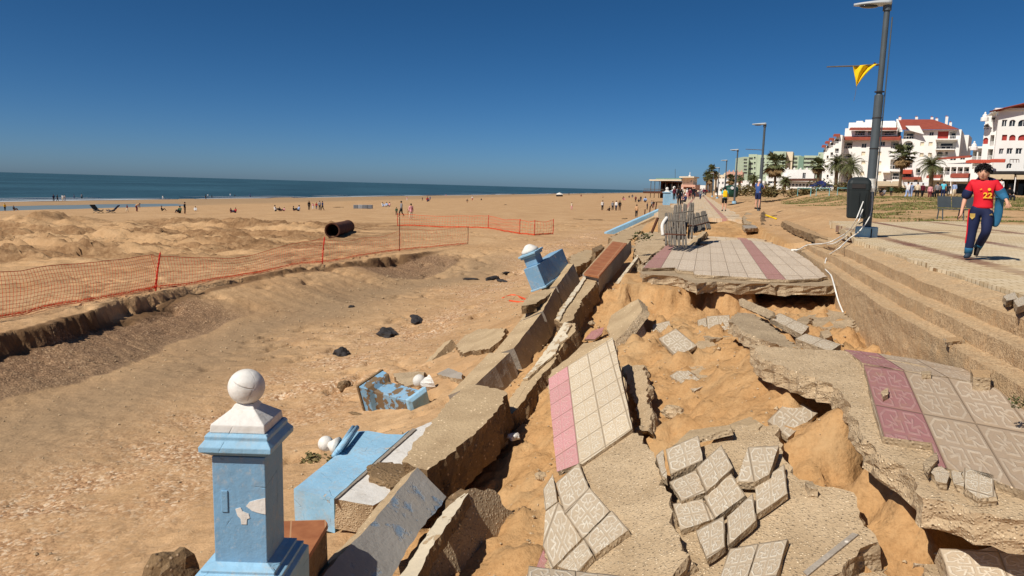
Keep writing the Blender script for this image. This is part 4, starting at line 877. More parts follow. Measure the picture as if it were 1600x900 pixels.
prism('footing', [(826, 462), (858, 450), (870, 452), (838, 474), (815, 478)], Plane((826, 462, -.56), (858, 450, -.5), (838, 474, -.58)), .14, M['sandcon'], M['rock'], jag=.02, seg=.08, label='flat footing under the leaning blue pier', cat='rubble')
# near pillar
def near_pillar():
    pb = D(387, 604, 3.22); bz = pb.z
    lean_q = Quaternion((0, 1, 0), R(-.3)) @ Quaternion((0, 0, 1), R(-1.0))
    root = empty('pillar', pb - Vector((0, 0, .95)), 'tall pale blue pillar with a white ball finial, nearest to the viewer', 'pillar')
    root.rotation_mode = 'QUATERNION'; root.rotation_quaternion = lean_q
    H = .95
    def sq(prof, nm, mt, bev=.004):
        mb = MB()
        for i in range(len(prof) - 1):
            pass
        vs = []; fs = []
        for (r, z) in prof: vs += [(-r, -r, z), (r, -r, z), (r, r, z), (-r, r, z)]
        for i in range(len(prof) - 1):
            for k_ in range(4): k2 = (k_ + 1) % 4; fs.append((i * 4 + k_, i * 4 + k2, (i + 1) * 4 + k2, (i + 1) * 4 + k_))
        fs.append((3, 2, 1, 0)); n_ = len(prof) * 4; fs.append((n_ - 4, n_ - 3, n_ - 2, n_ - 1)); mb.add(vs, fs)
        return mb.build(nm, mt, root, bevel=bev)
    w_ = .1175
    sq([(w_, -.35), (w_, H - .285)], 'shaft', M['blue'])
    sq([(w_ + .026, H - .262), (w_ + .040, H - .255), (w_ + .041, H - .232), (w_ + .030, H - .218), (w_ + .020, H - .205), (w_ + .021, H - .19), (w_ + .012, H - .178)], 'cap_moulding', M['bluel'], .003)
    sq([(w_ + .002, H - .28), (w_ + .026, H - .263)], 'cap_bed', M['blue'], .002)
    sq([(w_ + .004, H - .178), (w_ + .001, H - .142), (.052, H - .09), (.04, H - .07)], 'finial_base', M['white'], .004)
    mb = MB(); mb.lathe([(.052, H - .096), (.04, H - .075), (.036, H - .06)], 24); mb.build('finial_neck', M['white'], root, smooth=True)
    mb = MB(); mb.ball((0, 0, H), .080, 40, (1, 1, .99)); mb.build('ball_finial', M['white'], root, smooth=True)
    # stepped plinth
    z0 = H - .775
    sq([(w_ + .09, z0 - .4), (w_ + .09, z0 - .075), (w_ + .07, z0 - .06), (w_ + .072, z0 - .045), (w_ + .045, z0 - .035), (w_ + .047, z0 - .02), (w_ + .02, z0 - .01), (w_ + .002, z0)], 'plinth', M['bluel'], .003)
    sq([(w_ + .14, z0 - 1.0), (w_ + .14, z0 - .401)], 'footing', M['brk'], .01)
    for (x0, z1, dx, dz) in ((-.02 - .045, H - .49, .03, .10),):
        mb = MB(); mb.box((x0, -w_ - .002, z1), dx, .008, dz); mb.build('socket_cover', M['blue'], root, bevel=.003)
    # render patches where the paint has flaked, slightly proud
    for pts in ([(.030, -.605), (.045, -.585), (.075, -.575), (.1155, -.565), (.1155, -.64), (.085, -.635), (.055, -.625)], [(-.018, -.62), (.005, -.612), (.014, -.63), (.04, -.64), (.045, -.66), (.032, -.665), (.03, -.69), (.006, -.69), (.004, -.665), (-.01, -.65)]):
        mb = MB(); n_ = len(pts); vs = [(x, -w_ - .003, H + z + .095) for x, z in pts] + [(x, -w_ + .004, H + z + .095) for x, z in pts]
        mb.add(vs, [tuple(range(n_)), tuple(range(n_, 2 * n_))[::-1]] + [(i, (i + 1) % n_, n_ + (i + 1) % n_, n_ + i) for i in range(n_)]); mb.build('flaked_patch', M['white'], root)
near_pillar()
# wall stub with brown tile coping behind the near pillar
plS = Plane((455, 813, -.74), (508, 812, -.72), (452, 868, -.72))
Ws = empty('wall_stub', plS.at(480, 830), 'stub of wall with brown coping tiles right behind the near pillar', 'wall')
child(prism('coping', [(440, 814), (508, 812), (512, 818), (470, 888), (440, 888)], plS, .03, M['brown'], M['brown'], jag=0, frame=(((455, 813), (0, 0)), ((508, 812), (1, 0)), ((452, 868), (0, 1)))), Ws)
child(prism('wall', [(438, 816), (506, 815), (510, 821), (468, 892), (438, 892)], plS.up(-.03), .5, M['rock'], M['rock'], jag=.008, seg=.06, layers=4, ext=Vector((0, .02, -.8))), Ws)
rock('boulder', W(266, 925, -1.75), .24, M['rock'], 'brown rock at the bottom edge left of the near pillar', 'rock', (1, .8, 1.3), 4)
# ================================================================ STREET LAMPS, BIN, ROPES, NETS, PIPE
def lamp_post(base, h, label, near=False, flag=False, lean=0.0, kind=0):
    r = empty('street_lamp', base, label, 'street lamp', 'street lamps along the promenade')
    mb = MB(); n_ = 20 if near else 10
    k_ = .09
    mb.tube([(0, 0, 0), (0, 0, h * .62)], k_, n_) ; mb.tube([(0, 0, h * .62), (0, 0, h)], k_ * .66, n_)
    mb.tube([(0, 0, h * .615), (0, 0, h * .625)], [k_, k_ * .66], n_, caps=False)
    mb.build('pole', M['steel'], r, smooth=False)
    if near:
        for z in (2.55, 3.1, 1.9):
            mb = MB(); mb.tube([(0, 0, z), (0, 0, z + .02)], k_ * 1.09, 18); mb.build('band_clamp', M['black'], r)
        mb = MB(); mb.tube([(.115, -.02, .9), (.115, -.02, h - .25)], .014, 8); mb.build('conduit', M['steel'], r)
        mb = MB(); mb.lathe([(.23, 0), (.23, .21), (.215, .222)], 16); mb.build('base_block', M['bluel'], r)
        mb = MB(); mb.box((0, -.228, .1), .025, .012, .19); mb.build('base_seam', M['dark'], r)
    elif 'second' not in label:
        mb = MB(); mb.lathe([(.2, 0), (.2, .22)], 8); mb.build('base_block', M['bluel'], r)
    # head: a flattened shell reaching out toward the beach
    root_dir = -VD
    mb = MB(); rows = []; L = .72
    for i in range(9):
        t = i / 8; wd = .15 * math.sin(math.pi * min(1, .22 + t * .78)) ** .7 + .02; hh = .10 * (1 - t * .75); x = -.06 + t * L
        rows.append([(root_dir * x + UD * (wd * math.cos(a)) + Vector((0, 0, h + .02 + (hh if math.sin(a) > 0 else .035) * math.sin(a)))) for a in [2 * math.pi * q / 14 for q in range(14)]])
    vs = [q for rr in rows for q in rr]; fs = [(i * 14 + q, i * 14 + (q + 1) % 14, (i + 1) * 14 + (q + 1) % 14, (i + 1) * 14 + q) for i in range(8) for q in range(14)]
    fs += [tuple(range(14))[::-1], tuple(range(8 * 14, 9 * 14))]; mb.add(vs, fs); hd = mb.build('lamp_head', simpleget('lamp_shell'), r, smooth=True)
    mb = MB(); c_ = root_dir * .36 + Vector((0, 0, h - .02)); mb.ball(c_, 1, 14, (.2, .12, .035)); mb.build('lens', M['glass'], hd, smooth=True)
    mb = MB(); mb.tube([(0, 0, h - .12), (0, 0, h + .04)], .085, 14); mb.build('collar', M['steel'], r)
    return r
_S = {}
def simpleget(k_):
    if k_ not in _S: _S[k_] = simple(k_, C8(176, 180, 180), .4, .08, 3)
    return _S[k_]
L1 = lamp_post(W(1353, 370, .52), 4.9, 'nearest tall grey lamp post with a blue octagonal base, yellow rag and bin', True)
for (u, lab, st) in ((41, 'second lamp post from the viewer, standing behind the man in blue', True), (66, 'third lamp post from the viewer, left of the green hotel', False), (88, 'fourth lamp post from the viewer, small against the sky', False), (112, 'fifth lamp post from the viewer, beside the palms', False), (140, 'farthest lamp post seen along the promenade', False)):
    px = {41: 1186, 66: 1147, 88: 1131, 112: 1120, 140: 1112}[u]
    p = D(px, 320, {41: 41, 66: 66, 88: 88, 112: 115, 140: 150}[u]); p.z = .45; Lp = lamp_post(p, 4.65, lab)
    if st:
        mb = MB(); b0 = Vector((0, 0, 3.3)); mb.tube([b0, b0 - R0 * .95 + Vector((0, 0, .02))], .018, 6); mb.build('flag_arm', M['rail'], Lp)
# flag arm and yellow rag on the near lamp
lb = L1.location
def lp(px, py, dd=0): return D(px, py, lb.y + dd) - lb
mb = MB(); mb.tube([lp(1380, 100), lp(1340, 103), lp(1292, 104.5)], [.02, .018, .014], 8); mb.build('flag_arm', M['rail'], L1)
mb = MB(); mb.tube([lp(1381, 97), lp(1370, 102), lp(1366, 98)], .018, 8); mb.build('arm_clamp', M['rust'], L1)
def rag():
    b = MB(); n_ = 14; top = [(1333, 103), (1372, 99)]; tip = (1338, 135)
    vs = []; idx = {}
    for i in range(n_ + 1):
        t = i / n_
        for j in range(n_ + 1):
            s_ = j / n_; ax = 1333 + (1371 - 1333) * t; ay = 103 + (99.5 - 103) * t
            bx = 1333 + (1338 - 1333) * s_; px = ax + (tip[0] - ax) * s_; py = ay + (tip[1] - ay) * s_ - math.sin(math.pi * s_) * 3 * t
            dz = .05 * math.sin(t * 11 + s_ * 3) * (1 - s_ * .5); idx[i, j] = len(vs); vs.append(D(px, py, lb.y - .02 + dz))
    for i in range(n_):
        for j in range(n_): b.add([], []); b.f.append((idx[i, j], idx[i + 1, j], idx[i + 1, j + 1], idx[i, j + 1])); b.mi.append(0)
    b.v = [tuple(v) for v in vs]; o = b.build('yellow_rag', M['yellow'], smooth=True, cen=True); so_ = o.modifiers.new('solid', 'SOLIDIFY'); so_.thickness = .006
    tag(o, 'torn yellow triangular cloth hanging from the arm of the nearest lamp post', 'cloth')
    mb = MB(); mb.tube([D(1338, 134, lb.y), D(1337, 145, lb.y), D(1334, 158, lb.y)], .004, 5); c = mb.build('loose_thread', M['rail'], cen=True); c.parent = o; c.location = c.location - o.location
rag()
# litter bin
def litter_bin():
    c = D(1340, 316, lb.y - .34); root = empty('litter_bin', Vector((c.x, c.y, .93)), 'dark green-grey litter bin hanging on the nearest lamp post', 'litter bin')
    def rr(w_, d_, z, n_=6):
        pts = []
        for (sx, sy) in ((1, 1), (-1, 1), (-1, -1), (1, -1)):
            for i in range(n_):
                a = math.pi / 2 * (i / (n_ - 1)) + {(1, 1): 0, (-1, 1): math.pi / 2, (-1, -1): math.pi, (1, -1): 1.5 * math.pi}[(sx, sy)]
                pts.append((sx * (w_ / 2 - .07) + .07 * math.cos(a), sy * (d_ / 2 - .07) + .07 * math.sin(a), z))
        return pts
    def loft(secs, nm, mt, bev=0):
        b = MB(); m_ = len(secs[0]); vs = [q for s_ in secs for q in s_]; fs = [(i * m_ + j, i * m_ + (j + 1) % m_, (i + 1) * m_ + (j + 1) % m_, (i + 1) * m_ + j) for i in range(len(secs) - 1) for j in range(m_)]
        fs += [tuple(range(m_))[::-1], tuple(range((len(secs) - 1) * m_, len(secs) * m_))]; b.add(vs, fs); return b.build(nm, mt, root)
    loft([rr(.34, .32, 0), rr(.38, .36, .03), rr(.44, .42, .60)], 'bucket', M['binm'])
    hood = loft([rr(.45, .43, .602), rr(.45, .43, .74), rr(.42, .40, .80), rr(.30, .28, .86), rr(.18, .16, .875)], 'hood', M['binm'])
    mb = MB(); mb.box((-.02, -.218, .68), .26, .02, .09); mb.build('slot', M['dark'], root)
    mb = MB(); mb.box((0, .27, .45), .08, .12, .05); mb.build('bracket', M['steel'], root); mb = MB(); mb.box((0, .27, .70), .08, .12, .05); mb.build('bracket', M['steel'], root)
    mb = MB(); mb.box((0, -.226, .3), .012, .012, .5); mb.box((.12, -.22, .3), .012, .012, .5); mb.build('rib', M['binm'], root)
    root.rotation_euler = (0, 0, R(-20))
litter_bin()
# ropes
def rope(name, pts, r, label, mt='rope', cat='rope', group=None):
    out = []
    P = [Vector(p) for p in pts]
    for i in range(len(P) - 1):
        p0 = P[max(0, i - 1)]; p1 = P[i]; p2 = P[i + 1]; p3 = P[min(len(P) - 1, i + 2)]
        for j in range(6):
            t = j / 6; out.append(.5 * ((2 * p1) + (p2 - p0) * t + (2 * p0 - 5 * p1 + 4 * p2 - p3) * t * t + (3 * p1 - p0 - 3 * p2 + p3) * t ** 3))
    out.append(P[-1]); mb = MB(); mb.tube(out, r, 7); o = mb.build(name, M[mt], smooth=True, cen=True); return tag(o, label, cat, group)
for i, (q, lab) in enumerate((
  ([D(1360, 285, lb.y - .15), D(1350, 312, lb.y - .5), D(1334, 350, lb.y - .9), W(1322, 364, .5), W(1300, 377, .42), W(1285, 381, .28)], 'uppermost white rope strand running from the wrapped pole toward the steps'),
  ([D(1361, 290, lb.y - .14), D(1349, 325, lb.y - .5), D(1338, 352, lb.y - .85), W(1326, 366, .46), W(1306, 379, .42), W(1292, 382, .30)], 'second white rope strand, close below the uppermost one'),
  ([D(1363, 300, lb.y - .13), D(1360, 335, lb.y - .4), D(1344, 360, lb.y - .8), W(1328, 372, .52), W(1312, 387, .42), W(1300, 395, .27)], 'third white rope strand that passes in front of the blue base'))):
    rope('rope_strand', q, .012, lab, group='white ropes tied to the nearest lamp post')
rope('rope', [W(1286, 381, .28), W(1262, 383, .13), W(1248, 390, .06), W(1238, 390, .04)], .016, 'thicker white rope end lying on the near corner of the promenade slab')
rope('rope', [W(1300, 395, .27), W(1292, 402, .13), W(1289, 418, .06), W(1297, 428, .03), W(1300, 434, .02), W(1304, 448, -.06), W(1310, 470, -.25), W(1318, 490, -.36)], .013, 'white cable dropping over the broken edge of the promenade slab into the pit')
rope('rope', [D(1364, 326, lb.y - .1), D(1358, 340, lb.y - .25), D(1342, 350, lb.y - .4)], .014, 'grey cable hanging behind the white rope strands', mt='steel')
mb = MB(); mb.tube([(0, 0, 0), (0, 0, .08), (0, 0, .17), (0, 0, .28)], [.105, .118, .108, .115], 14); o = mb.build('rope_wrap', M['rope'], loc=D(1359, 291, lb.y) - Vector((0, 0, .12))); tag(o, 'white tape wrapped around the nearest lamp post beside the bin', 'tape')
o = rock('plug', W(1241, 391, .03), .05, M['rope'], 'white plug at the loose end of the thick rope', 'plug', (1.4, .8, .6), 3)

# orange net fence
def post(p, h, r, mt, label, lean=(0, 0), wrap=False):
    mb = MB(); mb.tube([p - Vector((0, 0, .25)), p + Vector((lean[0] * .5, lean[1] * .5, h * .5)), p + Vector((lean[0], lean[1], h))], r, 8)
    if wrap:
        rnd = random.Random(int(p.x * 10)); 
        for i in range(9):
            z = h * (i + .3) / 9; t = z / h; mb.tube([p + Vector((lean[0] * t - .03, lean[1] * t, z)), p + Vector((lean[0] * t + rnd.uniform(.02, .06), lean[1] * t - .02, z + .06)), p + Vector((lean[0] * t + .02, lean[1] * t, z + .12))], .016, 5)
    o = mb.build('fence_post', mt, cen=True); return tag(o, label, 'fence post', 'posts of the orange safety fence')
def net(a, b, ha, hb, cell, r, label, sag=.12, bunch=True):
    mb = MB(); L = (b - a).length; n_ = max(4, int(L / cell)); rows = max(4, int(max(ha, hb) / cell))
    rnd = random.Random(int(abs(a.x) * 100)); ph = rnd.uniform(0, 6)
    nrm = (b - a).cross(Vector((0, 0, 1))).normalized()
    xs = a.x + (b.x - a.x) * np.arange(n_ + 1) / n_; ys = a.y + (b.y - a.y) * np.arange(n_ + 1) / n_; gz = T(xs, ys, False)
    def P(i, j):
        t = i / n_; s_ = j / rows; h = ha + (hb - ha) * t; drop = sag * math.sin(math.pi * t) * (1 + .3 * math.sin(t * 9 + ph))
        gl = gz[0] + (gz[-1] - gz[0]) * t; z = max(gz[i], gl - .12) + .03 + h * s_ - drop * s_
        w_ = math.sin(t * 7 + ph) * .05 + math.sin(s_ * 5 + t * 13) * .03 + (math.sin(s_ * math.pi) * .10)
        return Vector((xs[i], ys[i], z)) + nrm * w_
    for j in range(rows + 1): mb.tube([P(i, j) for i in range(n_ + 1)], r * (2.2 if j in (0, rows) else 1), 4, caps=False)
    for i in range(n_ + 1): mb.tube([P(i, j) for j in range(rows + 1)], r, 4, caps=False)
    if bunch:
        for q in range(5):
            mb.tube([P(i, 0) + Vector((0, 0, .02 + .05 * abs(math.sin(i * .7 + q * 2)))) + nrm * rnd.uniform(-.04, .04) for i in range(n_ + 1)], r * 1.4, 4, caps=False)
    o = mb.build('safety_net', M['orange'], cen=True); return tag(o, label, 'safety net', 'orange safety net fence on the beach')
def G(px, py): return ground(px, py)
F0 = G(-70, 512); FA = G(242, 452); FB = G(503, 411); FC = G(624, 392); FD = G(731, 382)
post(F0, 1.15, .02, M['redp'], 'fence post hidden beyond the left edge of the photo'); post(FA, 1.12, .024, M['redp'], 'red fence post nearest to the viewer with bunched net on it', (.16, .1), True)
post(FB, 1.1, .024, M['redp'], 'red leaning fence post left of the rusty pipe, in front of it', (.1, .05), True); post(FC, 1.75, .022, M['rust'], 'thin rusty fence post where the two orange nets meet'); post(FD, 1.05, .018, M['rust'], 'thin rusty fence post at the right end of the nearer net')
net(F0, FA, 1.12, 1.05, .1, .0042, 'orange net panel cut off by the left edge, nearest to the viewer', .03)
net(FA, FB, 1.0, 1.0, .12, .0042, 'orange net panel between the two red posts', .26)
net(FB, FC, 1.0, 1.0, .18, .0036, 'faint orange net panel right of the second red post', .25)
net(FC, FD, 1.1, 1.0, .22, .0036, 'faint orange net panel near the end of the scarp', .1)
H0 = G(621, 353); H1 = G(763, 357); H2 = G(812, 366); H3 = G(835, 368); H4 = G(864, 366)
for p, lab in ((H0, 'left end post of the farther net'), (H1, 'post in the middle of the farther net'), (H2, 'first of three close posts of the farther net'), (H3, 'middle of three close posts of the farther net'), (H4, 'last of three close posts at the right end of the farther net')):
    post(p, 1.1, .025, M['redp'], lab)
for (a, b_, lab) in ((H0, H1, 'long farther net panel behind the thin rusty post'), (H1, H2, 'farther net panel left of the three close posts'), (H2, H3, 'short net panel between the first two close posts'), (H3, H4, 'short net panel at the right end of the farther fence')):
    net(a, b_, 1.0, 1.0, .25, .007, lab, .1)
rope('net_scrap', [G(785, 466), G(800, 461), G(812, 464), G(824, 470), G(812, 472), G(796, 470)], .03, 'scrap of orange net in the sand beside the leaning blue pier', mt='orange', cat='net scrap')

# rusty pipe
def pipe():
    a = ground(519, 371); b_ = ground(548, 359); b_ = a + (b_ - a).normalized() * 6.6; b_.z = float(T(np.array([b_.x]), np.array([b_.y]), False)[0]) + .05
    r = .46; ax = (b_ - a).normalized(); up = Vector((0, 0, r * .96)); n_ = 32
    ref = Vector((0, 0, 1)); x = ax.cross(ref).normalized(); y = x.cross(ax)
    def ring(c, rr): return [c + x * rr * math.cos(2 * math.pi * k_ / n_) + y * rr * math.sin(2 * math.pi * k_ / n_) for k_ in range(n_)]
    A = a + up - a; B_ = b_ + up - a
    vs = ring(A, r) + ring(B_, r) + ring(B_, r - .05) + ring(A, r - .05); fs = []
    for q in range(4):
        for k_ in range(n_): fs.append((q * n_ + k_, q * n_ + (k_ + 1) % n_, ((q + 1) % 4) * n_ + (k_ + 1) % n_, ((q + 1) % 4) * n_ + k_))
    root = empty('pipe', a, 'large rusty steel pipe lying on the beach beyond the orange net', 'pipe')
    b = MB(); b.add(vs, fs); b.build('pipe_wall', M['rust'], root)
    for t in (.0, 1.0):
        b = MB(); c_ = A.lerp(B_, t); b.tube([c_ - ax * .02, c_ + ax * .05], r + .03, n_, caps=False)
        o = b.build('end_rim', M['rust'], root); s_ = o.modifiers.new('s', 'SOLIDIFY'); s_.thickness = .03
pipe()
# beach debris
def gr(px, py, dz=0.0): p = ground(px, py); p.z += dz; return p
rock('rock', gr(604, 524, .02), .42, M['black'], 'black humped rock in the channel above the fallen pillar', 'rock', (1.1, .6, .42), 2)
rock('rock', gr(535, 554, .02), .25, M['black'], 'small black rock in the channel, lower left of the humped one', 'rock', (1, .7, .55), 5)
rock('driftwood', gr(650, 501, .02), .46, M['black'], 'flat dark plank half sunk in the sand beyond the humped rock', 'driftwood', (1.3, .35, .14), 8)
rock('stone', gr(549, 480, .0), .1, M['black'], 'tiny dark stone alone on the channel floor', 'stone', (1, 1, .7), 9)
rock('stone', gr(538, 603, .0), .13, M['rock'], 'brown pointed stone left of the fallen pillar', 'stone', (1, .7, .9), 10)
rock('stone', gr(558, 648, .0), .14, M['rock'], 'flat dark splinter below the fallen pillar', 'stone', (1.3, .3, .2), 12)
for i, (px, py, w_, lab) in enumerate(((770, 436, .5, 'dark twisted seaweed clump above the leaning pier'), (784, 440, .35, 'second dark seaweed clump right of the twisted one'), (735, 437, .3, 'thin black strand of debris left of the seaweed'), (790, 427, .25, 'small dark scrap above the seaweed'), (650, 497, .3, 'thin dark stick beside the flat plank'))):
    o = rock('debris', gr(px, py, .02), w_, M['black'], lab, 'debris', (1.2, .4, .2), 20 + i)
def zg(px, py, dz): return (px, py, float(ground(px, py).z) + dz)
prism('concrete_wedge', [(706, 530), (727, 556), (704, 568), (681, 581), (671, 567), (690, 547)], Plane((706, 530, -1.86), (727, 556, -2.10), (681, 581, -2.25)), .14, M['rock'], M['sandcon'], jag=.01, seg=.08, ext=Vector((-.16, .05, -.08)), label='triangular concrete wedge standing in the sand between the two walls', cat='rubble')
prism('flat_slab', [(712, 540), (724, 526), (748, 514), (790, 513), (784, 530), (765, 545), (735, 548), (722, 553)], Plane(zg(712, 540, .08), zg(790, 513, .10), zg(735, 548, .10)), .2, M['sandcon'], M['rock'], jag=.03, label='flat sandy slab behind the triangular wedge', cat='concrete slab')
prism('flat_slab', [(613, 584), (640, 581), (664, 581), (660, 597), (634, 604), (622, 596)], Plane(zg(613, 584, .12), zg(664, 581, .14), zg(634, 604, .10)), .2, M['brk'], M['rock'], jag=.02, label='flat brown slab behind the fallen pillar', cat='concrete slab')
prism('flat_slab', [(682, 584), (700, 575), (722, 583), (722, 592), (704, 590)], Plane(zg(682, 584, .08), zg(722, 583, .10), zg(704, 590, .08)), .15, M['wallcon'], M['sandcon'], jag=.012, label='grey slab lying just below the triangular wedge', cat='concrete slab')
prism('flat_slab', [(892, 400), (915, 390), (935, 393), (918, 408), (900, 418), (890, 410)], HP(-.75), .3, M['sandcon'], M['rock'], jag=.06, seg=.15, label='broken slab behind the leaning blue pier, left of the brown topped wall', cat='concrete slab')
prism('flat_slab', [(925, 388), (940, 382), (944, 387), (930, 394)], HP(-.55), .3, M['rock'], M['rock'], jag=.04, seg=.12, label='dark lump left of the far end of the brown topped wall', cat='rubble')
# fallen small pillar with two balls
def fallen_small():
    a = ground(592, 634); b_ = ground(652, 630); ax = Vector((b_.x - a.x, b_.y - a.y, 0)).normalized()
    c0 = a + Vector((0, 0, .12)); Lg = (b_ - a).length
    root = empty('fallen_pillar', a, 'small blue pillar lying on the beach with two white balls beyond its cap', 'pillar')
    x = ax; y = Vector((-ax.y, ax.x, 0)); Mx = Matrix((y, Vector((0, 0, 1)), x)).transposed() @ Matrix.Rotation(R(18), 3, 'Z')
    def L(prof, nm, mt, off=0, sm=False, n_=4):
        mb = MB(); mb.lathe([(r_, z_) for r_, z_ in prof], n_ if n_ == 4 else n_, Vector((0, 0, .2)) + x * off, Mx, square=(n_ == 4)); return mb.build(nm, mt, root, smooth=sm, bevel=0 if sm else .01)
    L([(.28, -.10), (.26, .06), (.17, .12), (.165, .88)], 'shaft', M['bluebrk']); L([(.21, .885), (.22, .95), (.17, 1.0)], 'cap', M['bluel'])
    L([(.29, -.16), (.30, -.101)], 'broken_end', M['rock'])
    mb = MB(); mb.ball(ground(655, 606) - a + Vector((0, 0, .12)), .115, 18); mb.build('ball', M['white'], root, smooth=True)
    mb = MB(); mb.tube([ground(662, 609) - a + Vector((0, 0, .1)), ground(668, 609) - a + Vector((0, 0, .1)), ground(675, 606) - a + Vector((0, 0, .1))], [.07, .12, .14], 12); mb.build('ball_neck', M['white'], root)
fallen_small()
# rubble mound and things left of the promenade slab
prism('concrete_slab', [(1003, 366), (1018, 361), (1036, 364), (1041, 384), (1022, 396), (1004, 414), (996, 400), (994, 385)], Plane((1003, 366, .05), (1036, 364, .10), (1004, 414, -.22)), .3, M['agg'], M['brk'], jag=.07, seg=.12, layers=4, rough_bottom=.05, label='broken pebbly slab between the slatted fence and the brown topped wall', cat='concrete slab')
prism('concrete_slab', [(985, 380), (996, 386), (1000, 402), (990, 396)], HP(-.4), .3, M['brk'], M['rock'], jag=.04, seg=.12, label='dark chunk right of the far end of the brown topped wall', cat='rubble')
prism('concrete_slab', [(1036, 349), (1050, 345), (1056, 352), (1040, 362)], HP(-.2), .4, M['brk'], M['rock'], jag=.06, seg=.15, label='rough stub under the start of the slatted fence', cat='rubble')
prism('concrete_slab', [(1072, 384), (1090, 368), (1098, 361), (1104, 362), (1094, 372), (1086, 384)], Plane((1072, 384, -.1), (1098, 361, .15), (1086, 384, -.05)), .15, M['sandcon'], M['rock'], jag=.03, seg=.12, label='tilted yellow slab edge behind the big promenade slab', cat='rubble')
prism('concrete_slab', [(1160, 340), (1166, 332), (1186, 330), (1192, 345), (1180, 352), (1162, 350)], Plane((1160, 345, .02), (1186, 332, .12), (1180, 350, .0)), .15, M['brk'], M['rock'], jag=.04, seg=.15, label='grey tilted slab at the edge of the farther collapse', cat='concrete slab')
prism('concrete_slab', [(1160, 352), (1182, 352), (1184, 356), (1164, 357)], HP(.02), .15, M['wallcon'], M['brk'], jag=.03, seg=.15, label='pale flat slab in front of the grey tilted one', cat='concrete slab')
prism('concrete_slab', [(1190, 332), (1194, 330), (1206, 352), (1196, 356), (1190, 350)], Plane((1190, 334, .3), (1196, 332, .3), (1196, 354, .0)), .25, M['rock'], M['rock'], jag=.03, seg=.2, label='dark upturned wedge right of the grey tilted slab', cat='rubble')
prism('kerb_stone', [(1222, 346), (1240, 356), (1293, 374), (1293, 371), (1250, 352), (1228, 344)], HP(.33), .2, M['step'], M['rock'], jag=.03, seg=.2, label='long dark broken kerb behind the rope', cat='kerb')
rope('pole_piece', [W(1196, 336, .5), W(1213, 342, .42)], .035, 'short yellow pole lying in the farther collapse', mt='yellow', cat='pole')
# slatted fence panels
def slat_panel(p00, p10, p01, n_, label, wd=.055):
    """p00 lower left, p10 lower right, p01 upper left"""
    root = empty('slatted_fence', p00, label, 'fence', 'collapsed slatted railing panels')
    a = p10 - p00; b_ = p01 - p00; nn = a.cross(b_).normalized(); an = a.normalized(); bn = b_.normalized(); Mx = Matrix((an, nn, bn)).transposed(); rnd = random.Random(n_)
    for i in range(n_):
        t = (i + .5) / n_; wd = a.length / n_ * .7; q = a * t + b_ * .5 + nn * rnd.uniform(-.01, .01); mb = MB(); R2 = Mx @ Matrix.Rotation(rnd.uniform(-.05, .05), 3, 'Y'); mb.box(q, wd, .05, b_.length * rnd.uniform(.94, 1.0), R2); mb.build('slat', M['rail'], root)
    for s_ in (.3, .72):
        mb = MB(); mb.box(a * .5 + b_ * s_ + nn * .035, a.length * .96, .025, .04, Mx); mb.build('crossbar', M['rust'] if s_ < .5 else M['rail'], root)
slat_panel(D(1038, 384, 17.6), D(1073, 386, 17.2), D(1039, 333, 19.3), 9, 'nearest slatted panel leaning against the promenade slab')
slat_panel(D(1046, 376, 18.5), D(1081, 372, 18.2), D(1054, 321, 20.4), 9, 'middle slatted panel with its top above the others', .06)
slat_panel(D(1079, 366, 20.0), D(1111, 357, 20.6), D(1073, 337, 21.4), 9, 'right slatted panel leaning down to the sand')
rope('white_post', [D(1036, 368, 18.5), D(1035, 352, 18.6), D(1042, 340, 18.8)], .045, 'short white post at the left of the slatted panels', mt='white', cat='post')
rope('iron_bar', [D(1018, 364, 21), D(1023, 352, 21), D(1028, 340, 21)], .04, 'dark bent bar left of the white post', mt='rust', cat='bar')
# blue pillars on the standing wall
def small_pillar(px, py, dist, w_, h, label):
    p = D(px, py, dist); r = empty('pillar', p, label, 'pillar', 'blue pillars at the beach steps')
    mb = MB(); mb.box((0, 0, h / 2), w_, w_, h); mb.build('shaft', M['bluel'], r, bevel=.01)
    mb = MB(); mb.box((0, 0, h + .04), w_ + .12, w_ + .12, .08); mb.build('cap', M['bluel'], r, bevel=.01)
    mb = MB(); mb.lathe([(w_ * .4, h + .081), (w_ * .2, h + .2), (w_ * .1, h + .22)], 4, square=True); mb.build('finial_base', M['white'], r)
    mb = MB(); mb.ball((0, 0, h + .33), .13, 14); mb.build('ball_finial', M['white'], r, smooth=True)
small_pillar(1041, 320.5, 60, .5, .98, 'left of the two standing blue pillars at the top of the beach steps')
small_pillar(1052, 318, 64, .5, 1.02, 'right of the two standing blue pillars at the top of the beach steps')
def box_between(name, a, b_, w_, h, mt, label, cat, parent=None):
    L = b_ - a; mb = MB(); s_ = L.cross(Vector((0, 0, 1))).normalized() * w_ / 2
    vs = [a - s_, a + s_, b_ + s_, b_ - s_]; vs = vs + [v - Vector((0, 0, h)) for v in vs]
    mb.add(vs, [(0, 1, 2, 3), (4, 7, 6, 5), (0, 4, 5, 1), (1, 5, 6, 2), (2, 6, 7, 3), (3, 7, 4, 0)]); o = mb.build(name, mt, parent, cen=parent is None)
    if label: tag(o, label, cat)
    return o
box_between('sea_wall', D(1038, 321, 59), D(1046, 343, 31), .9, 1.9, M['brk'], 'rough standing end of the sea wall below the blue pillars', 'wall')
rp = empty('stair_parapet', D(1032, 327, 58), 'sky blue parapet of the beach stairs sloping down to the sand', 'parapet')
o = box_between('coping', D(1032, 325.5, 57) - rp.location, D(946, 363, 56) - rp.location, .5, .42, M['bluel'], None, None, rp)
o = box_between('wall', D(1034, 332.5, 56.4) - rp.location, D(960, 367, 55) - rp.location, .45, 1.2, M['sandcon'], None, None, rp)
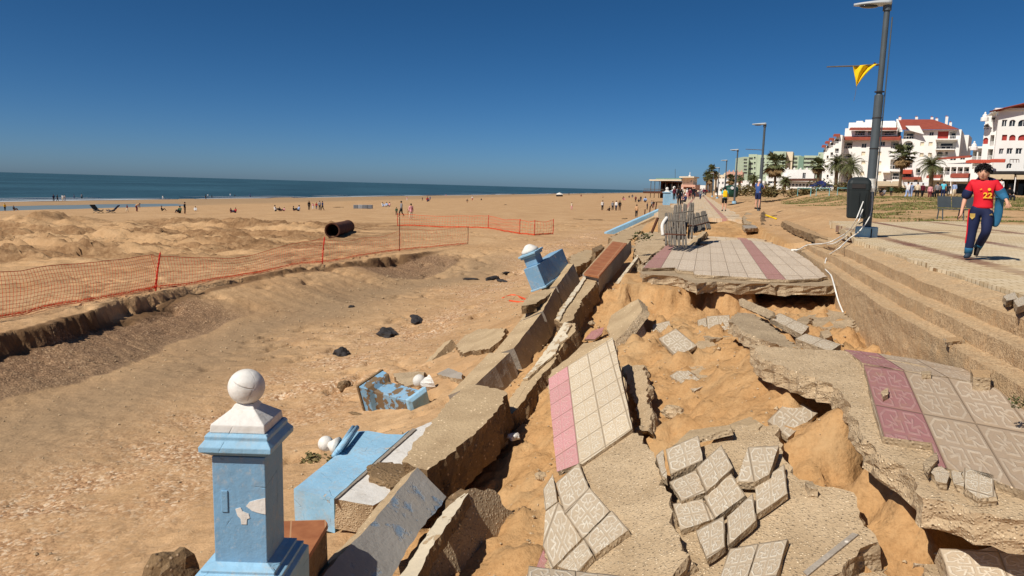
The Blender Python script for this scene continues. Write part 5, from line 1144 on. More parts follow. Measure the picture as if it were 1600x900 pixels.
for i, (a, b_) in enumerate((((1024, 330), (1026, 316)), ((1007, 338), (1008, 327)), ((1015, 334), (1016, 322)))):
    rope('handrail_post', [D(a[0], a[1], 58.5), D(b_[0], b_[1], 58.5)], .045, ('right', 'left', 'middle')[i] + ' rusty handrail post of the beach stairs', mt='rust', cat='handrail post', group='handrail posts of the beach stairs')
prism('rubble_block', [(952, 372), (975, 360), (1005, 350), (1022, 345), (1026, 352), (1006, 366), (990, 372), (968, 376)], HP(-.8), .5, M['sandcon'], M['rock'], jag=.12, seg=.3, label='sandy broken base beneath the sloping blue parapet', cat='rubble')

# ================================================================ PALMS AND BUSHES
def palm(base, h, cr, kind, label, seed, group='palms in front of the buildings'):
    rnd = random.Random(seed); r = empty('palm_tree', base, label, 'palm tree', group)
    lean = Vector((rnd.uniform(-.04, .04), rnd.uniform(-.04, .04), 0)) * h
    tr = .27 if kind == 'date' else .2
    mb = MB(); N_ = 10; pts = [lean * (i / N_) ** 2 + Vector((0, 0, h * i / N_)) for i in range(N_ + 1)]
    mb.tube(pts, [tr * (1.35 - .35 * min(1, i / 3)) * (1 + .10 * (i % 2)) * (1.35 if (kind == 'date' and i > 8) else 1) for i in range(N_ + 1)], 10); mb.build('trunk', M['trunk'], r)
    top = pts[-1]; b = MB(); dry = MB()
    def frond(t, az_, el_, L, tgt, droop):
        dr = Vector((math.cos(az_) * math.cos(el_), math.sin(az_) * math.cos(el_), math.sin(el_))); p = top.copy(); prev = p; n_ = 9; pts_ = [p]
        for i in range(n_):
            dr = (dr + Vector((0, 0, -droop * (i + 1) / n_))).normalized(); p = p + dr * L / n_; pts_.append(p)
        tgt.tube(pts_, [.03 * (1 - i / (n_ + 1)) + .006 for i in range(n_ + 1)], 4, caps=False)
        for i in range(1, n_ + 1):
            for sub in (0, .5):
                q = pts_[i - 1].lerp(pts_[i], sub); dd = (pts_[i] - pts_[i - 1]).normalized(); side = dd.cross(Vector((0, 0, 1))).normalized(); w_ = L * .20 * math.sin(math.pi * min(.97, .18 + .8 * i / n_)) + .05
                for sg in (-1, 1):
                    e = q + side * sg * w_ * .8 + dd * w_ * .8 + Vector((0, 0, -w_ * rnd.uniform(.1, .5))); tgt.add([q, q + dd * .07, e], [(0, 1, 2)])
    def fan(az_, el_, L, tgt, droop=.0):
        dr = Vector((math.cos(az_) * math.cos(el_), math.sin(az_) * math.cos(el_), math.sin(el_))); st = top + dr * L * .5
        tgt.tube([top, top + dr * L * .25, st], .022, 4, caps=False); side = dr.cross(Vector((0, 0, 1))).normalized(); upv = side.cross(dr).normalized()
        n_ = 15
        for i in range(n_):
            a = (i / (n_ - 1) - .5) * 2.1; d2 = dr * math.cos(a) + side * math.sin(a); e = st + d2 * L * .55 * rnd.uniform(.8, 1.05) + upv * .03 + Vector((0, 0, -L * droop * abs(math.sin(a)) - rnd.uniform(0, .12) * L)); p2 = side * math.cos(a) - dr * math.sin(a)
            tgt.add([st, st + d2 * L * .25 + p2 * L * .055, e, st + d2 * L * .25 - p2 * L * .055], [(0, 1, 2, 3)])
    if kind == 'date':
        for i in range(72): frond(0, rnd.uniform(0, 2 * math.pi), rnd.uniform(-.45, 1.3), cr * rnd.uniform(.95, 1.35), b, rnd.uniform(.25, .5))
        for i in range(10): frond(0, rnd.uniform(0, 2 * math.pi), rnd.uniform(-.9, -.4), cr * rnd.uniform(.6, .8), dry, .4)
    else:
        for i in range(60): fan(rnd.uniform(0, 2 * math.pi), rnd.uniform(-.5, 1.35), cr * rnd.choice((.75, 1.0, 1.25, 1.5)) * rnd.uniform(.9, 1.1), b, .16)
        for i in range(50): fan(rnd.uniform(0, 2 * math.pi), rnd.uniform(-1.45, -.5), cr * rnd.uniform(.8, 1.5), dry, .1)
    b.build('crown', M['palm'], r); dry.build('dry_fronds', M['palmd'], r)
for (px, pyc, pyb, rp_, dist, kind, lab) in (
 (1305, 256, 301, 19, 122, 'date', 'wide date palm left of the densest one, before the white apartments'), (1325, 260, 302, 23, 116, 'date', 'densest date palm right beside the bin, before the white apartments'),
 (1405, 243, 302, 15, 112, 'fan', 'tall fan palm with a brown skirt between the lamp post and the red roof'), (1453, 258, 304, 22, 104, 'date', 'open date palm with arching sparse fronds above the strolling people'),
 (1210, 256, 300, 16, 135, 'fan', 'bushy fan palm in front of the green hotel'), (1277, 258, 300, 10, 135, 'fan', 'slim fan palm at the right end of the green hotel'),
 (1225, 283, 302, 11, 120, 'date', 'low date palm right of the bushy fan palm'), (1176, 280, 301, 11, 130, 'date', 'small date palm left of the second lamp post'),
 (1155, 279, 299, 8, 160, 'date', 'small palm before the pink houses'), (1141, 280, 299, 7, 165, 'fan', 'shaggy small palm left of the small palm before the pink houses'),
 (1111, 266, 299, 7, 170, 'fan', 'tallest palm of the clump near the beach bar'), (1104, 275, 299, 6, 165, 'fan', 'left palm of the clump near the beach bar'), (1108, 280, 299, 6, 160, 'fan', 'lowest palm of the clump near the beach bar'), (1118, 274, 299, 5, 175, 'fan', 'rightmost slim palm of the clump near the beach bar')):
    c_ = D(px, pyc, dist); g = D(px, pyb, dist); palm(g - Vector((0, 0, .3)), c_.z - g.z + .3, rp_ / FPX * dist, kind, lab, int(px))
def bush(px, py, dist, w_, h, mt, label, seed, n_=900, leaf=.16, name='bush', group='bushes along the dune'):
    rnd = random.Random(seed); b = MB(); g = D(px, py, dist)
    cl = [(rnd.uniform(-.8, .8) * w_, rnd.uniform(-.4, .4) * w_, rnd.uniform(.2, .7) * h, rnd.uniform(.25, .5)) for _ in range(9)]
    for i in range(n_):
        c = rnd.choice(cl); d = Vector((rnd.gauss(0, 1), rnd.gauss(0, 1), rnd.gauss(0, 1))).normalized() * rnd.uniform(.5, 1) ** .5
        p = Vector((c[0] + d.x * c[3] * w_ * .8, c[1] + d.y * c[3] * w_ * .8, max(.02, c[2] + d.z * c[3] * h))); a = rnd.uniform(0, 6.3); t = rnd.uniform(-1, 1); l = leaf * rnd.uniform(.6, 1.3)
        e1 = Vector((math.cos(a), math.sin(a), t * .6)).normalized() * l; e2 = Vector((-math.sin(a), math.cos(a), rnd.uniform(-.8, .8))).normalized() * l * .5
        b.add([p, p + e1 * .5 + e2, p + e1, p + e1 * .5 - e2], [(0, 1, 2, 3)])
    o = b.build(name, M[mt], loc=g); return tag(o, label, 'bush', group)
for i, (px, py, dist, w_, h, mt, lab) in enumerate((
 (1165, 306, 80, 2.6, 1.2, 'bushd', 'dry brown bush left of the man in blue'), (1207, 306, 82, 2.6, 1.2, 'bushd', 'dry brown bush right of the man in blue'), (1235, 305, 86, 2.4, .8, 'bushd', 'low dry bush under the low date palm'), (1188, 307, 84, 1.8, .9, 'bush', 'green bush behind the second lamp post'),
 (1300, 302, 100, 3.0, 2.0, 'bush', 'dark green bush under the wide date palm'), (1323, 302, 98, 1.6, 1.5, 'bushd', 'dry bush touching the bin on its left'), (1276, 303, 100, 2.0, .9, 'bush', 'small green bush under the slim fan palm'), (1386, 304, 92, 1.8, .9, 'bush', 'green bush right of the nearest lamp post'), (1152, 303, 95, 2.2, 1.2, 'bushd', 'dry bush farther along, beside the dark igloo bin'),
 (1598, 640, 4.6, .08, .10, 'bush', 'tiny green weed at the right edge against the lowest step'), (500, 722, 8.6, .22, .10, 'bushd', 'small dry tuft on the sand left of the fallen blue pier'), (1003, 378, 17.5, .28, .3, 'bush', 'green weeds behind the far end of the brown topped wall'))):
    bush(px, py, dist, w_, h, mt, lab, 50 + i, 900 if w_ > 1 else 160, .22 if w_ > 1 else w_ * .22)
def grass_field():
    b = MB(); rnd = random.Random(9); P = []
    for i in range(90000):
        dist = rnd.uniform(26, 92); px = rnd.uniform(1130, 1660); d = ray(px, 310); p = Vector((d.x / d.y * dist, dist, 0)); P.append(p)
    X = np.array([p.x for p in P]); Y = np.array([p.y for p in P]); u, v = UVc(X, Y); m_ = fbm(X * .12, Y * .45, 111, 4); Z = T(X, Y, False)
    dd = np.hypot(X, Y); ok = (v > 7.5) & (((m_ > .1) & (dd > 33)) | ((dd > 66) & (dd < 84) & (v > 8) & (m_ > -.1)) ) & ~((u < 39) & (v > 14)) & ~((u < 33) & (v > 3))
    for p, z, k_ in zip(P, Z, ok):
        if not k_: continue
        s_ = rnd.uniform(.04, .10); a = rnd.uniform(0, 6.3); c = Vector((p.x, p.y, z)); e = Vector((math.cos(a), math.sin(a), 0)) * s_ * .5
        b.add([c - e, c + e, c + Vector((rnd.uniform(-.06, .06), rnd.uniform(-.06, .06), s_))], [(0, 1, 2)])
    o = b.build('grass', M['grass']); tag(o, 'patchy short grass and weeds behind the plaza', kind='stuff')
grass_field()
# ================================================================ BUILDINGS
class Fac:
    """a vertical plane through photo pixel (px, base) at distance d, turned by yaw degrees from facing the viewer"""
    def __init__(s, px, py, dist, yaw=0.0):
        s.o = D(px, py, dist); a = R(yaw) - math.atan2(s.o.x, s.o.y) * .93; s.r = Vector((math.cos(a), math.sin(a), 0)); s.n = Vector((s.r.y, -s.r.x, 0))   # n toward the viewer
    def sz(s, px, py):
        d = ray(px, py); o = Vector((0, 0, CAMZ)); t = (s.o - o).dot(s.n) / d.dot(s.n); q = o + d * t
        return (q - s.o).dot(s.r), q.z
    def w(s, a, z, back=0.0): return Vector((s.o.x, s.o.y, 0)) + s.r * a + Vector((0, 0, z)) - s.n * back
def fac_block(root, F, x0, y0, x1, y1, depth, mt, ops=(), name='wall', base=None):
    """front wall with openings cut out + sides, back, roof. pixel rect (x0,y0)-(x1,y1)"""
    xm = (x0 + x1) / 2; ym = (y0 + y1) / 2
    s0 = F.sz(x0, ym)[0]; s1 = F.sz(x1, ym)[0]; z1 = F.sz(xm, y0)[1]; z0 = F.sz(xm, y1)[1] if base is None else base
    O = []
    for o in ops:
        kind, a, b_, c, d_ = o[:5]
        O.append((kind, F.sz(a, (b_ + d_) / 2)[0], F.sz(c, (b_ + d_) / 2)[0], F.sz((a + c) / 2, d_)[1], F.sz((a + c) / 2, b_)[1], o[5] if len(o) > 5 else None))
    xs = sorted({s0, s1} | {min(max(v, s0), s1) for o in O for v in (o[1], o[2])}); zs = sorted({z0, z1} | {min(max(v, z0), z1) for o in O for v in (o[3], o[4])})
    b = MB(); rl = root.location
    def P(a, z, k=0.0): return F.w(a, z, k) - rl
    for i in range(len(xs) - 1):
        for j in range(len(zs) - 1):
            cx = (xs[i] + xs[i + 1]) / 2; cz = (zs[j] + zs[j + 1]) / 2
            if any(o[1] < cx < o[2] and o[3] < cz < o[4] for o in O): continue
            b.add([P(xs[i], zs[j]), P(xs[i + 1], zs[j]), P(xs[i + 1], zs[j + 1]), P(xs[i], zs[j + 1])], [(0, 1, 2, 3)])
    for (kind, a, c, zb, zt, _) in O:
        dp = .28 if kind in ('win', 'shut', 'arch', 'archs', 'blind') else 1.6
        b.add([P(a, zb), P(c, zb), P(c, zt), P(a, zt), P(a, zb, dp), P(c, zb, dp), P(c, zt, dp), P(a, zt, dp)], [(0, 4, 5, 1), (1, 5, 6, 2), (2, 6, 7, 3), (3, 7, 4, 0)] + ([(4, 7, 6, 5)] if dp > 1 else []))
        if kind in ('arch', 'archs', 'larch'):
            rr = (c - a) / 2; m_ = (a + c) / 2; hh = min(rr, (zt - zb) * .5); n_ = 8
            for sg in (-1, 1):
                pts = [(m_ + sg * rr, zt)] + [(m_ + sg * rr * math.cos(math.pi / 2 * t / n_), zt - hh + hh * math.sin(math.pi / 2 * t / n_)) for t in range(n_ + 1)]
                f = [P(p[0], p[1], .003) for p in pts] + [P(p[0], p[1], .2) for p in pts]; k_ = len(pts); b.add(f, [tuple(range(k_)), tuple(range(k_, 2 * k_))[::-1]] + [(i, (i + 1) % k_, k_ + (i + 1) % k_, k_ + i) for i in range(k_)])
    b.add([P(s0, z0), P(s1, z0), P(s1, z1), P(s0, z1), P(s0, z0, depth), P(s1, z0, depth), P(s1, z1, depth), P(s0, z1, depth)], [(0, 3, 7, 4), (1, 5, 6, 2), (3, 2, 6, 7), (4, 7, 6, 5)])
    b.build(name, mt, root)
    for (kind, a, c, zb, zt, ex) in O:
        if kind in ('win', 'arch'):
            mb = MB(); t = .07 * max(1, (c - a) / 1.5)
            for (u0, u1, w0, w1) in ((a, c, zb, zb + t), (a, c, zt - t, zt), (a, a + t, zb, zt), (c - t, c, zb, zt), ((a + c) / 2 - t / 2, (a + c) / 2 + t / 2, zb, zt)):
                mb.add([P(u0, w0, .18), P(u1, w0, .18), P(u1, w1, .18), P(u0, w1, .18)], [(0, 1, 2, 3)])
            fr = mb.build('window', M['frame'], root); mb = MB(); mb.add([P(a, zb, .24), P(c, zb, .24), P(c, zt, .24), P(a, zt, .24)], [(0, 1, 2, 3)]); mb.build('pane', M['glass'], fr)
        elif kind in ('shut', 'archs', 'blind'):
            mb = MB(); mb.add([P(a, zb, .2), P(c, zb, .2), P(c, zt, .2), P(a, zt, .2)], [(0, 1, 2, 3)]); mb.build('shutter', M['shut'] if kind != 'blind' else M['cream'], root)
        elif kind in ('log', 'larch'):
            w3 = (c - a); mb = MB(); mb.add([P(a + w3 * .2, zb, 1.58), P(c - w3 * .2, zb, 1.58), P(c - w3 * .2, zt - (zt - zb) * .2, 1.58), P(a + w3 * .2, zt - (zt - zb) * .2, 1.58)], [(0, 1, 2, 3)]); mb.build('balcony_door', M['glass'], root)
            if ex != 'open':
                mb = MB(); h = zb + min(1.0, (zt - zb) * .38)
                for q in range(5):
                    x_ = a + w3 * q / 4; mb.tube([P(x_, zb, .03), P(x_, h, .03)], .03, 4)
                mb.tube([P(a, h, .03), P(c, h, .03)], .04, 4); mb.build('railing', M['frame'], root)
    return s0, s1, z0, z1
def slab_px(root, F, x0, y0, x1, y1, out, depth, mt, name, slope=0.0, yr=0.0):
    """projecting slab/awning: spans pixels, comes out of the facade by `out`, its outer edge lower by slope"""
    s0, zt0 = F.sz(x0, y0); s1, zt1 = F.sz(x1, y0 + yr); th = abs(F.sz(x0, y0)[1] - F.sz(x0, y1)[1]); rl = root.location
    P = lambda a, z, k: F.w(a, z, k) - rl
    vs = [P(s0, zt0 + slope, depth), P(s1, zt1 + slope, depth), P(s1, zt1, -out), P(s0, zt0, -out)]; vs += [v - Vector((0, 0, th)) for v in vs]
    b = MB(); b.add(vs, [(0, 1, 2, 3), (4, 7, 6, 5), (0, 4, 5, 1), (1, 5, 6, 2), (2, 6, 7, 3), (3, 7, 4, 0)]); return b.build(name, mt, root)
def poly_roof(root, F, pts, mt, name='roof'):
    """pts: list of faces, each a list of (px, py, back)"""
    b = MB(); rl = root.location
    for f in pts:
        vs = []
        for (px, py, bk) in f:
            G_ = Fac.__new__(Fac); G_.o = F.o - F.n * bk; G_.r = F.r; G_.n = F.n; a, z = G_.sz(px, py); vs.append(F.w(a, z, bk) - rl)
        b.add(vs, [tuple(range(len(vs)))])
    return b.build(name, mt, root)

# --- main white apartment block with red roofs
F1 = Fac(1400, 303, 150, -8)
A1 = empty('apartment_building', F1.o, 'white apartment block with a red hipped roof, stepped terraces and red roof bands', 'building')
GZ = F1.o.z - 3
wl = [(x, y) for y in (222, 237, 252, 268) for x in (1347, 1375)]
fac_block(A1, F1, 1313, 217, 1366, 306, 14, M['stucco'], [('log', 1318, 221, 1332, 232), ('win', 1346, 224, 1354, 231), ('blind', 1346, 237, 1352, 243), ('blind', 1346, 252, 1352, 257), ('blind', 1344, 268, 1350, 274), ('larch', 1320, 240, 1331, 250), ('larch', 1320, 256, 1331, 266), ('log', 1318, 274, 1332, 284), ('win', 1336, 285, 1342, 291)], base=GZ)
fac_block(A1, F1, 1366.3, 217, 1407, 306, 13, M['stucco'], [('win', 1375, 221, 1383, 228), ('log', 1392, 221, 1404, 232), ('blind', 1372, 268, 1377, 274), ('blind', 1372, 252, 1377, 258), ('blind', 1372, 237, 1377, 243), ('log', 1391, 249, 1406, 264), ('log', 1391, 268, 1406, 280), ('win', 1380, 280, 1385, 284)], base=GZ)
fac_block(A1, Fac(1366, 210, 153, -8), 1320, 200, 1402, 218, 8, M['stucco'], [('log', 1336, 204, 1352, 211), ('log', 1376, 204, 1400, 211), ('log', 1356, 205, 1368, 211)], 'upper_wall', base=F1.sz(1366, 218)[1])
fac_block(A1, Fac(1366, 195, 157, -8), 1326, 191, 1400, 205, 6, M['stucco'], [], 'parapet_wall', base=F1.sz(1366, 205)[1])
for (a, b_, c) in ((1338, 189, 1348), (1352, 187, 1370), (1377, 189, 1398)): fac_block(A1, Fac(1366, 190, 158, -8), a, b_, c, 193, 3, M['stucco'], [], 'parapet_wall', base=F1.sz(1366, 196)[1])
slab_px(A1, F1, 1308, 216, 1408, 219.5, 1.2, .5, M['roof'], 'roof_band', .5); slab_px(A1, Fac(1366, 200, 152.2, -8), 1328, 202, 1402, 204, .9, .4, M['roof'], 'roof_band', .4)
for i, (xa, xb, yt) in enumerate(((1303, 1312, 211), (1296, 1303, 217), (1290, 1296, 222), (1285, 1290, 228))):
    Fi = Fac(xa, 303, 152 + i * 5, -8); fac_block(A1, Fi, xa, yt, xb + .6, 303, 12, M['stucco'], [('log', xa + 1.5, yt + 6 + q * 15, xb - 1.5, yt + 13 + q * 15) for q in range(4)], base=GZ)
    slab_px(A1, Fi, xa - .5, yt + 1, xb + .5, yt + 3, .8, .4, M['roof'], 'roof_band', .4)
# right wing
F2 = Fac(1450, 303, 147, -6)
fac_block(A1, F2, 1407.5, 203, 1497, 306, 15, M['stucco'], [('log', 1412, 206, 1429, 217), ('larch', 1411, 220, 1427, 233), ('win', 1452, 206, 1459, 212), ('shut', 1465, 205, 1482, 217), ('log', 1484, 205, 1494, 217), ('log', 1463, 221, 1494, 233),
  ('blind', 1438, 222, 1444, 228), ('blind', 1451, 222, 1457, 228), ('blind', 1437, 239, 1443, 245), ('blind', 1450, 239, 1456, 245), ('larch', 1464, 237, 1473, 243), ('larch', 1477, 237, 1481, 243), ('log', 1412, 250, 1426, 262), ('log', 1411, 268, 1424, 280), ('log', 1431, 263, 1438, 274), ('win', 1428, 280, 1434, 285)], base=GZ)
slab_px(A1, F2, 1462, 217.3, 1496, 219, 1.3, .1, M['stucco'], 'balcony_slab'); slab_px(A1, F2, 1462, 233, 1492, 234.6, 1.3, .1, M['stucco'], 'balcony_slab')
fac_block(A1, Fac(1504, 303, 152, -6), 1497.5, 211, 1509, 306, 9, M['stucco'], [], base=GZ)
poly_roof(A1, F2, [[(1407, 202.5, -1), (1498, 202, -1), (1458, 186.5, 8), (1402, 186.5, 8)], [(1402, 186.5, 8), (1458, 186.5, 8), (1500, 202, 16), (1400, 203, 16)], [(1498, 202, -1), (1500, 202, 16), (1458, 186.5, 8)]], M['roof'])
poly_roof(A1, F2, [[(1400.5, 186, 7), (1403, 186, 7), (1410, 203, -1.2), (1407, 203, -1.2)], [(1407, 203, -1.2), (1410, 203, -1.2), (1410, 206, -1.2), (1407, 206, -1.2)], [(1400.5, 186, 7), (1407, 203, -1.2), (1407, 206, -1.2), (1399, 206, 7)]], M['stucco'], 'gable_wall')
poly_roof(A1, F2, [[(1415, 197, -1.3), (1437, 197, -1.3), (1444, 210, -1.3), (1422, 204, -1.3)], [(1415, 197, -1.3), (1437, 197, -1.3), (1437, 196, 6), (1415, 196, 6)]], M['stucco'], 'dormer_wall')
for (px, yt) in ((1406, 182), (1432, 181.5), (1456, 182), (1463.5, 184), (1479, 181), (1485, 190)):
    Fc = Fac(px, yt, 157, 0); slabh = 8 if px != 1479 else 14; fac_block(A1, Fc, px - 2, yt + 1.2, px + 2.2, yt + slabh, 1.0, M['stucco'], [], 'chimney'); slab_px(A1, Fc, px - 1.2, yt - .4, px + 1.4, yt + 1.0, -.1, .8, M['roof'], 'chimney_cap')
slab_px(A1, F2, 1408, 267, 1426, 272, 1.8, .1, M['awn'], 'awning', .25); slab_px(A1, F1, 1380, 267, 1392, 270, 1.4, .1, M['stucco'], 'balcony_slab')
slab_px(A1, F2, 1410, 278, 1440, 281, 2.2, .1, M['roof'], 'awning', .25)
for a, b_ in ((1368, 1392), (1394, 1408)): slab_px(A1, Fac(1380, 290, 138, -6), a, 285, b_, 290, 1.5, .4, M['awnb'], 'awning', .25)
# --- terraced low white row in front of it
F3 = Fac(1490, 303, 126, -10)
A2 = empty('terraced_house', F3.o, 'low white terraced row with balconies and a strip of pink awnings between the apartment blocks', 'building')
fac_block(A2, F3, 1452, 256, 1516, 308, 10, M['stucco'], [('log', 1456 + i * 10, 261, 1464 + i * 10, 273) for i in range(6)] + [('log', 1455, 283, 1484, 303, 'open'), ('log', 1488, 283, 1514, 303, 'open')], base=F3.o.z - 3)
fac_block(A2, Fac(1490, 303, 131, -10), 1463, 245, 1518, 262, 8, M['stucco'], [('win', 1484, 246, 1494, 251), ('win', 1500, 246, 1508, 250)], 'upper_wall', base=F3.sz(1490, 262)[1])
slab_px(A2, Fac(1490, 250, 130, -10), 1462, 248, 1518, 250.5, 1.0, .5, M['roof'], 'roof_band', .2, -4)
slab_px(A2, F3, 1451, 275, 1473, 279, 2.0, .1, M['roof'], 'awning', .25); slab_px(A2, F3, 1488, 273, 1516, 278, 2.0, .1, M['roof'], 'awning', .25)
slab_px(A2, F3, 1451, 279.5, 1473, 282, 2.6, .1, M['frame'], 'awning', .25); slab_px(A2, F3, 1486, 279.5, 1516, 284, 2.6, .1, M['frame'], 'awning', .25)
# --- right white block with arches
F4 = Fac(1575, 305, 106, 4)
A3 = empty('apartment_building', F4.o, 'white corner block with arched windows and a tiled pitched roof at the right edge', 'building')
rows = []
for (y0, y1, kinds) in ((187, 198, ('win', 'arch', 'arch')), (210.5, 219.5, ('shut', 'archs', 'archs'))):
    rows += [(kinds[0], 1565.5, y0, 1573.5, y1), (kinds[1], 1577, y0, 1587, y1), (kinds[2], 1591, y0, 1606, y1), (kinds[1], 1612, y0, 1622, y1)]
rows += [('win', 1561, 232, 1568, 241), ('win', 1573, 231.5, 1582, 241), ('win', 1587, 231.5, 1597, 241), ('win', 1604, 231.5, 1614, 241), ('arch', 1572.5, 255, 1581, 263.5), ('win', 1600, 255, 1610, 263)]
fac_block(A3, F4, 1556, 171, 1660, 272, 16, M['stucco'], rows, base=F4.o.z + .5 - 3 if False else F4.sz(1575, 276)[1])
fac_block(A3, Fac(1545, 305, 108, -22), 1535, 181, 1556.5, 276, 10, M['stucco'], [('larch', 1537.5, 194, 1545, 202), ('archs', 1536, 215, 1544, 225), ('log', 1549, 175.2 + 8, 1555, 190), ('win', 1547, 199, 1550, 206), ('win', 1551.5, 199, 1554, 206), ('log', 1547, 211, 1553, 228), ('log', 1543, 233, 1551, 250)], base=F4.sz(1545, 300)[1])
fac_block(A3, Fac(1526, 305, 111, -22), 1517, 232, 1538, 300, 8, M['stucco'], [('log', 1519.5, 236, 1526, 250), ('log', 1528, 236, 1534, 250), ('log', 1519, 254, 1534, 264)], base=F4.sz(1526, 300)[1])
slab_px(A3, Fac(1526, 305, 111, -22), 1516, 229, 1539, 232, .5, 3, M['stucco'], 'parapet_wall'); slab_px(A3, F4, 1555, 169, 1660, 172, .3, 14, M['stucco'], 'cornice')
for (px, y) in ((1522, 223), (1539, 177.5), (1593, 168)):
    Fp = Fac(px, y, 108, 0); a, z = Fp.sz(px, y + 5); mb = MB(); mb.lathe([(.5, 0), (.5, .5), (.3, .6), (.32, .8), (.12, 1.0), (.14, 1.15), (.02, 1.3)], 10, Fp.w(a, z - .6) - A3.location); mb.build('pinnacle', M['stucco'], A3)
poly_roof(A3, F4, [[(1546, 173.5, -1.2), (1662, 149, -1.2), (1662, 146, 12), (1560, 170, 12)], [(1546, 173.5, -1.2), (1662, 149, -1.2), (1662, 152, -1.0), (1546, 175.5, -1.0)], [(1556, 175, -.2), (1660, 153, -.2), (1660, 171, -.2), (1556, 171.5, -.2)]], M['roof'])
slab_px(A3, Fac(1545, 300, 106, -14), 1516, 252, 1553, 256, 2.4, .2, M['awn'], 'awning', .25); slab_px(A3, Fac(1560, 300, 105, -4), 1548, 251, 1571, 255, 2.2, .2, M['awn'], 'awning', .25)
mb = MB(); F4b = Fac(1588, 250, 105.8, 4)
for x_ in (1578, 1583, 1588, 1592):
    a, z = F4b.sz(x_, 249); a2, z2 = F4b.sz(x_, 254); mb.tube([F4b.w(a, z) - A3.location, F4b.w(a2, z2) - A3.location], .05, 5)
a, z = F4b.sz(1578, 249); a2, z2 = F4b.sz(1592, 249); mb.tube([F4b.w(a, z) - A3.location, F4b.w(a2, z2) - A3.location], .06, 5); mb.build('railing', M['rust'], A3)
# ground floor cafes below it
F5 = Fac(1570, 305, 98, 4)
A4 = empty('cafe', F5.o, 'ground floor cafe terrace with beige awnings under the arched block', 'cafe')
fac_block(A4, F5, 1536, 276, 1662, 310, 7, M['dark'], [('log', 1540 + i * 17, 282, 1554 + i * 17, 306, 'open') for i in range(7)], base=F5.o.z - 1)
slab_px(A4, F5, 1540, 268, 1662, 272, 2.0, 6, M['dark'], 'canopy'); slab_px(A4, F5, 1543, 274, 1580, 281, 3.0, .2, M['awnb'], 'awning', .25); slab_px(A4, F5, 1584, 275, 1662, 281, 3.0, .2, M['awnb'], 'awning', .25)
mb = MB()
for x_ in (1549, 1582, 1600, 1618):
    a, z = F5.sz(x_, 278); mb = MB(); mb.tube([F5.w(a, F5.o.z - 1, -2.9) - A4.location, F5.w(a, z, -2.9) - A4.location], .07, 6); mb.build('post', M['frame'], A4)
F6 = Fac(1400, 305, 120, 2)
A5 = empty('shop_row', F6.o, 'row of shaded shop fronts with pale awnings behind the strolling people', 'shops')
fac_block(A5, F6, 1372, 290, 1450, 310, 6, M['cream'], [('log', 1375 + i * 12, 294, 1385 + i * 12, 305, 'open') for i in range(6)], base=F6.o.z - 1)
slab_px(A5, F6, 1370, 288, 1408, 291, 2.4, .5, M['awnb'], 'awning', .25); slab_px(A5, F6, 1412, 287, 1452, 290.5, 2.6, .5, M['frame'], 'awning', .25)
# --- green hotel
F7 = Fac(1225, 300, 330, -4)
A6 = empty('hotel', F7.o, 'long pale green hotel with ribbon balconies behind the fan palms', 'hotel')
gb = F7.o.z - 4
fac_block(A6, F7, 1168, 241, 1181, 300, 22, M['green'], [('log', 1170, 246 + i * 8, 1176.5, 249.5 + i * 8) for i in range(5)] + [('log', 1178, 245 + i * 8, 1181 - .5, 249 + i * 8) for i in range(5)], base=gb)
fac_block(A6, Fac(1165, 300, 334, 12), 1160.5, 245, 1168.4, 300, 16, M['green'], [('log', 1162, 248 + i * 5.2, 1167.6, 251 + i * 5.2) for i in range(5)], base=gb)
fac_block(A6, F7, 1181.2, 242, 1226, 300, 20, M['green'], [('win', 1193 + j * 5, 247 + i * 6, 1195 + j * 5, 249.5 + i * 6) for i in range(7) for j in range(2)], base=gb)
fac_block(A6, Fac(1215, 300, 326, -4), 1206, 236.5, 1226, 300, 12, M['green'], [], base=gb); fac_block(A6, Fac(1233, 300, 328, -4), 1228, 237, 1239, 243, 12, M['cream'], [], base=gb)
fac_block(A6, F7, 1226.2, 243, 1250, 300, 18, M['green'], [('log', 1227, 246 + i * 6.3, 1246, 249.6 + i * 6.3) for i in range(6)], base=gb)
fac_block(A6, Fac(1252, 300, 327, -4), 1246, 244, 1254, 300, 14, M['greend'], [], base=gb)
fac_block(A6, F7, 1254.3, 243, 1276, 300, 18, M['green'], [('log', 1256, 246.5 + i * 6.3, 1275, 250 + i * 6.3) for i in range(6)], base=gb)
fac_block(A6, Fac(1280, 300, 329, -4), 1276.3, 238, 1286, 300, 14, M['green'], [('win', 1280, 241, 1282, 244)], base=gb)
# --- low white houses in front of the hotel
def lowhouse(x0, x1, yt, yb, dist, lab, saw=0, mt='stucco', ops=(), name='house'):
    F = Fac((x0 + x1) / 2, yb, dist, -5); r = empty(name, F.o, lab, 'house', 'low houses along the seafront')
    fac_block(r, F, x0, yt, x1, yb + 3, 8, M[mt], ops, base=F.o.z - 2)
    for i in range(saw):
        w_ = (x1 - x0) / saw; a = x0 + i * w_; poly_roof(r, F, [[(a + w_ * .5, yt + .5, 0), (a + w_, yt + .5, 0), (a + w_ * .95, yt - 3.2, 0), (a + w_ * .85, yt - 3.2, 0)], [(a + w_ * .5, yt + .5, 2), (a + w_ * .85, yt - 3.2, 2), (a + w_ * .95, yt - 3.2, 2), (a + w_, yt + .5, 2)], [(a + w_ * .5, yt + .5, 0), (a + w_ * .85, yt - 3.2, 0), (a + w_ * .85, yt - 3.2, 2), (a + w_ * .5, yt + .5, 2)], [(a + w_, yt + .5, 0), (a + w_, yt + .5, 2), (a + w_ * .95, yt - 3.2, 2), (a + w_ * .95, yt - 3.2, 0)]], M[mt], 'gable_wall')
    return r, F
lowhouse(1223, 1272, 265, 283, 200, 'broad blind white wall with saw-tooth gables in front of the green hotel', 5, ops=[('win', 1254, 270, 1259, 279)])
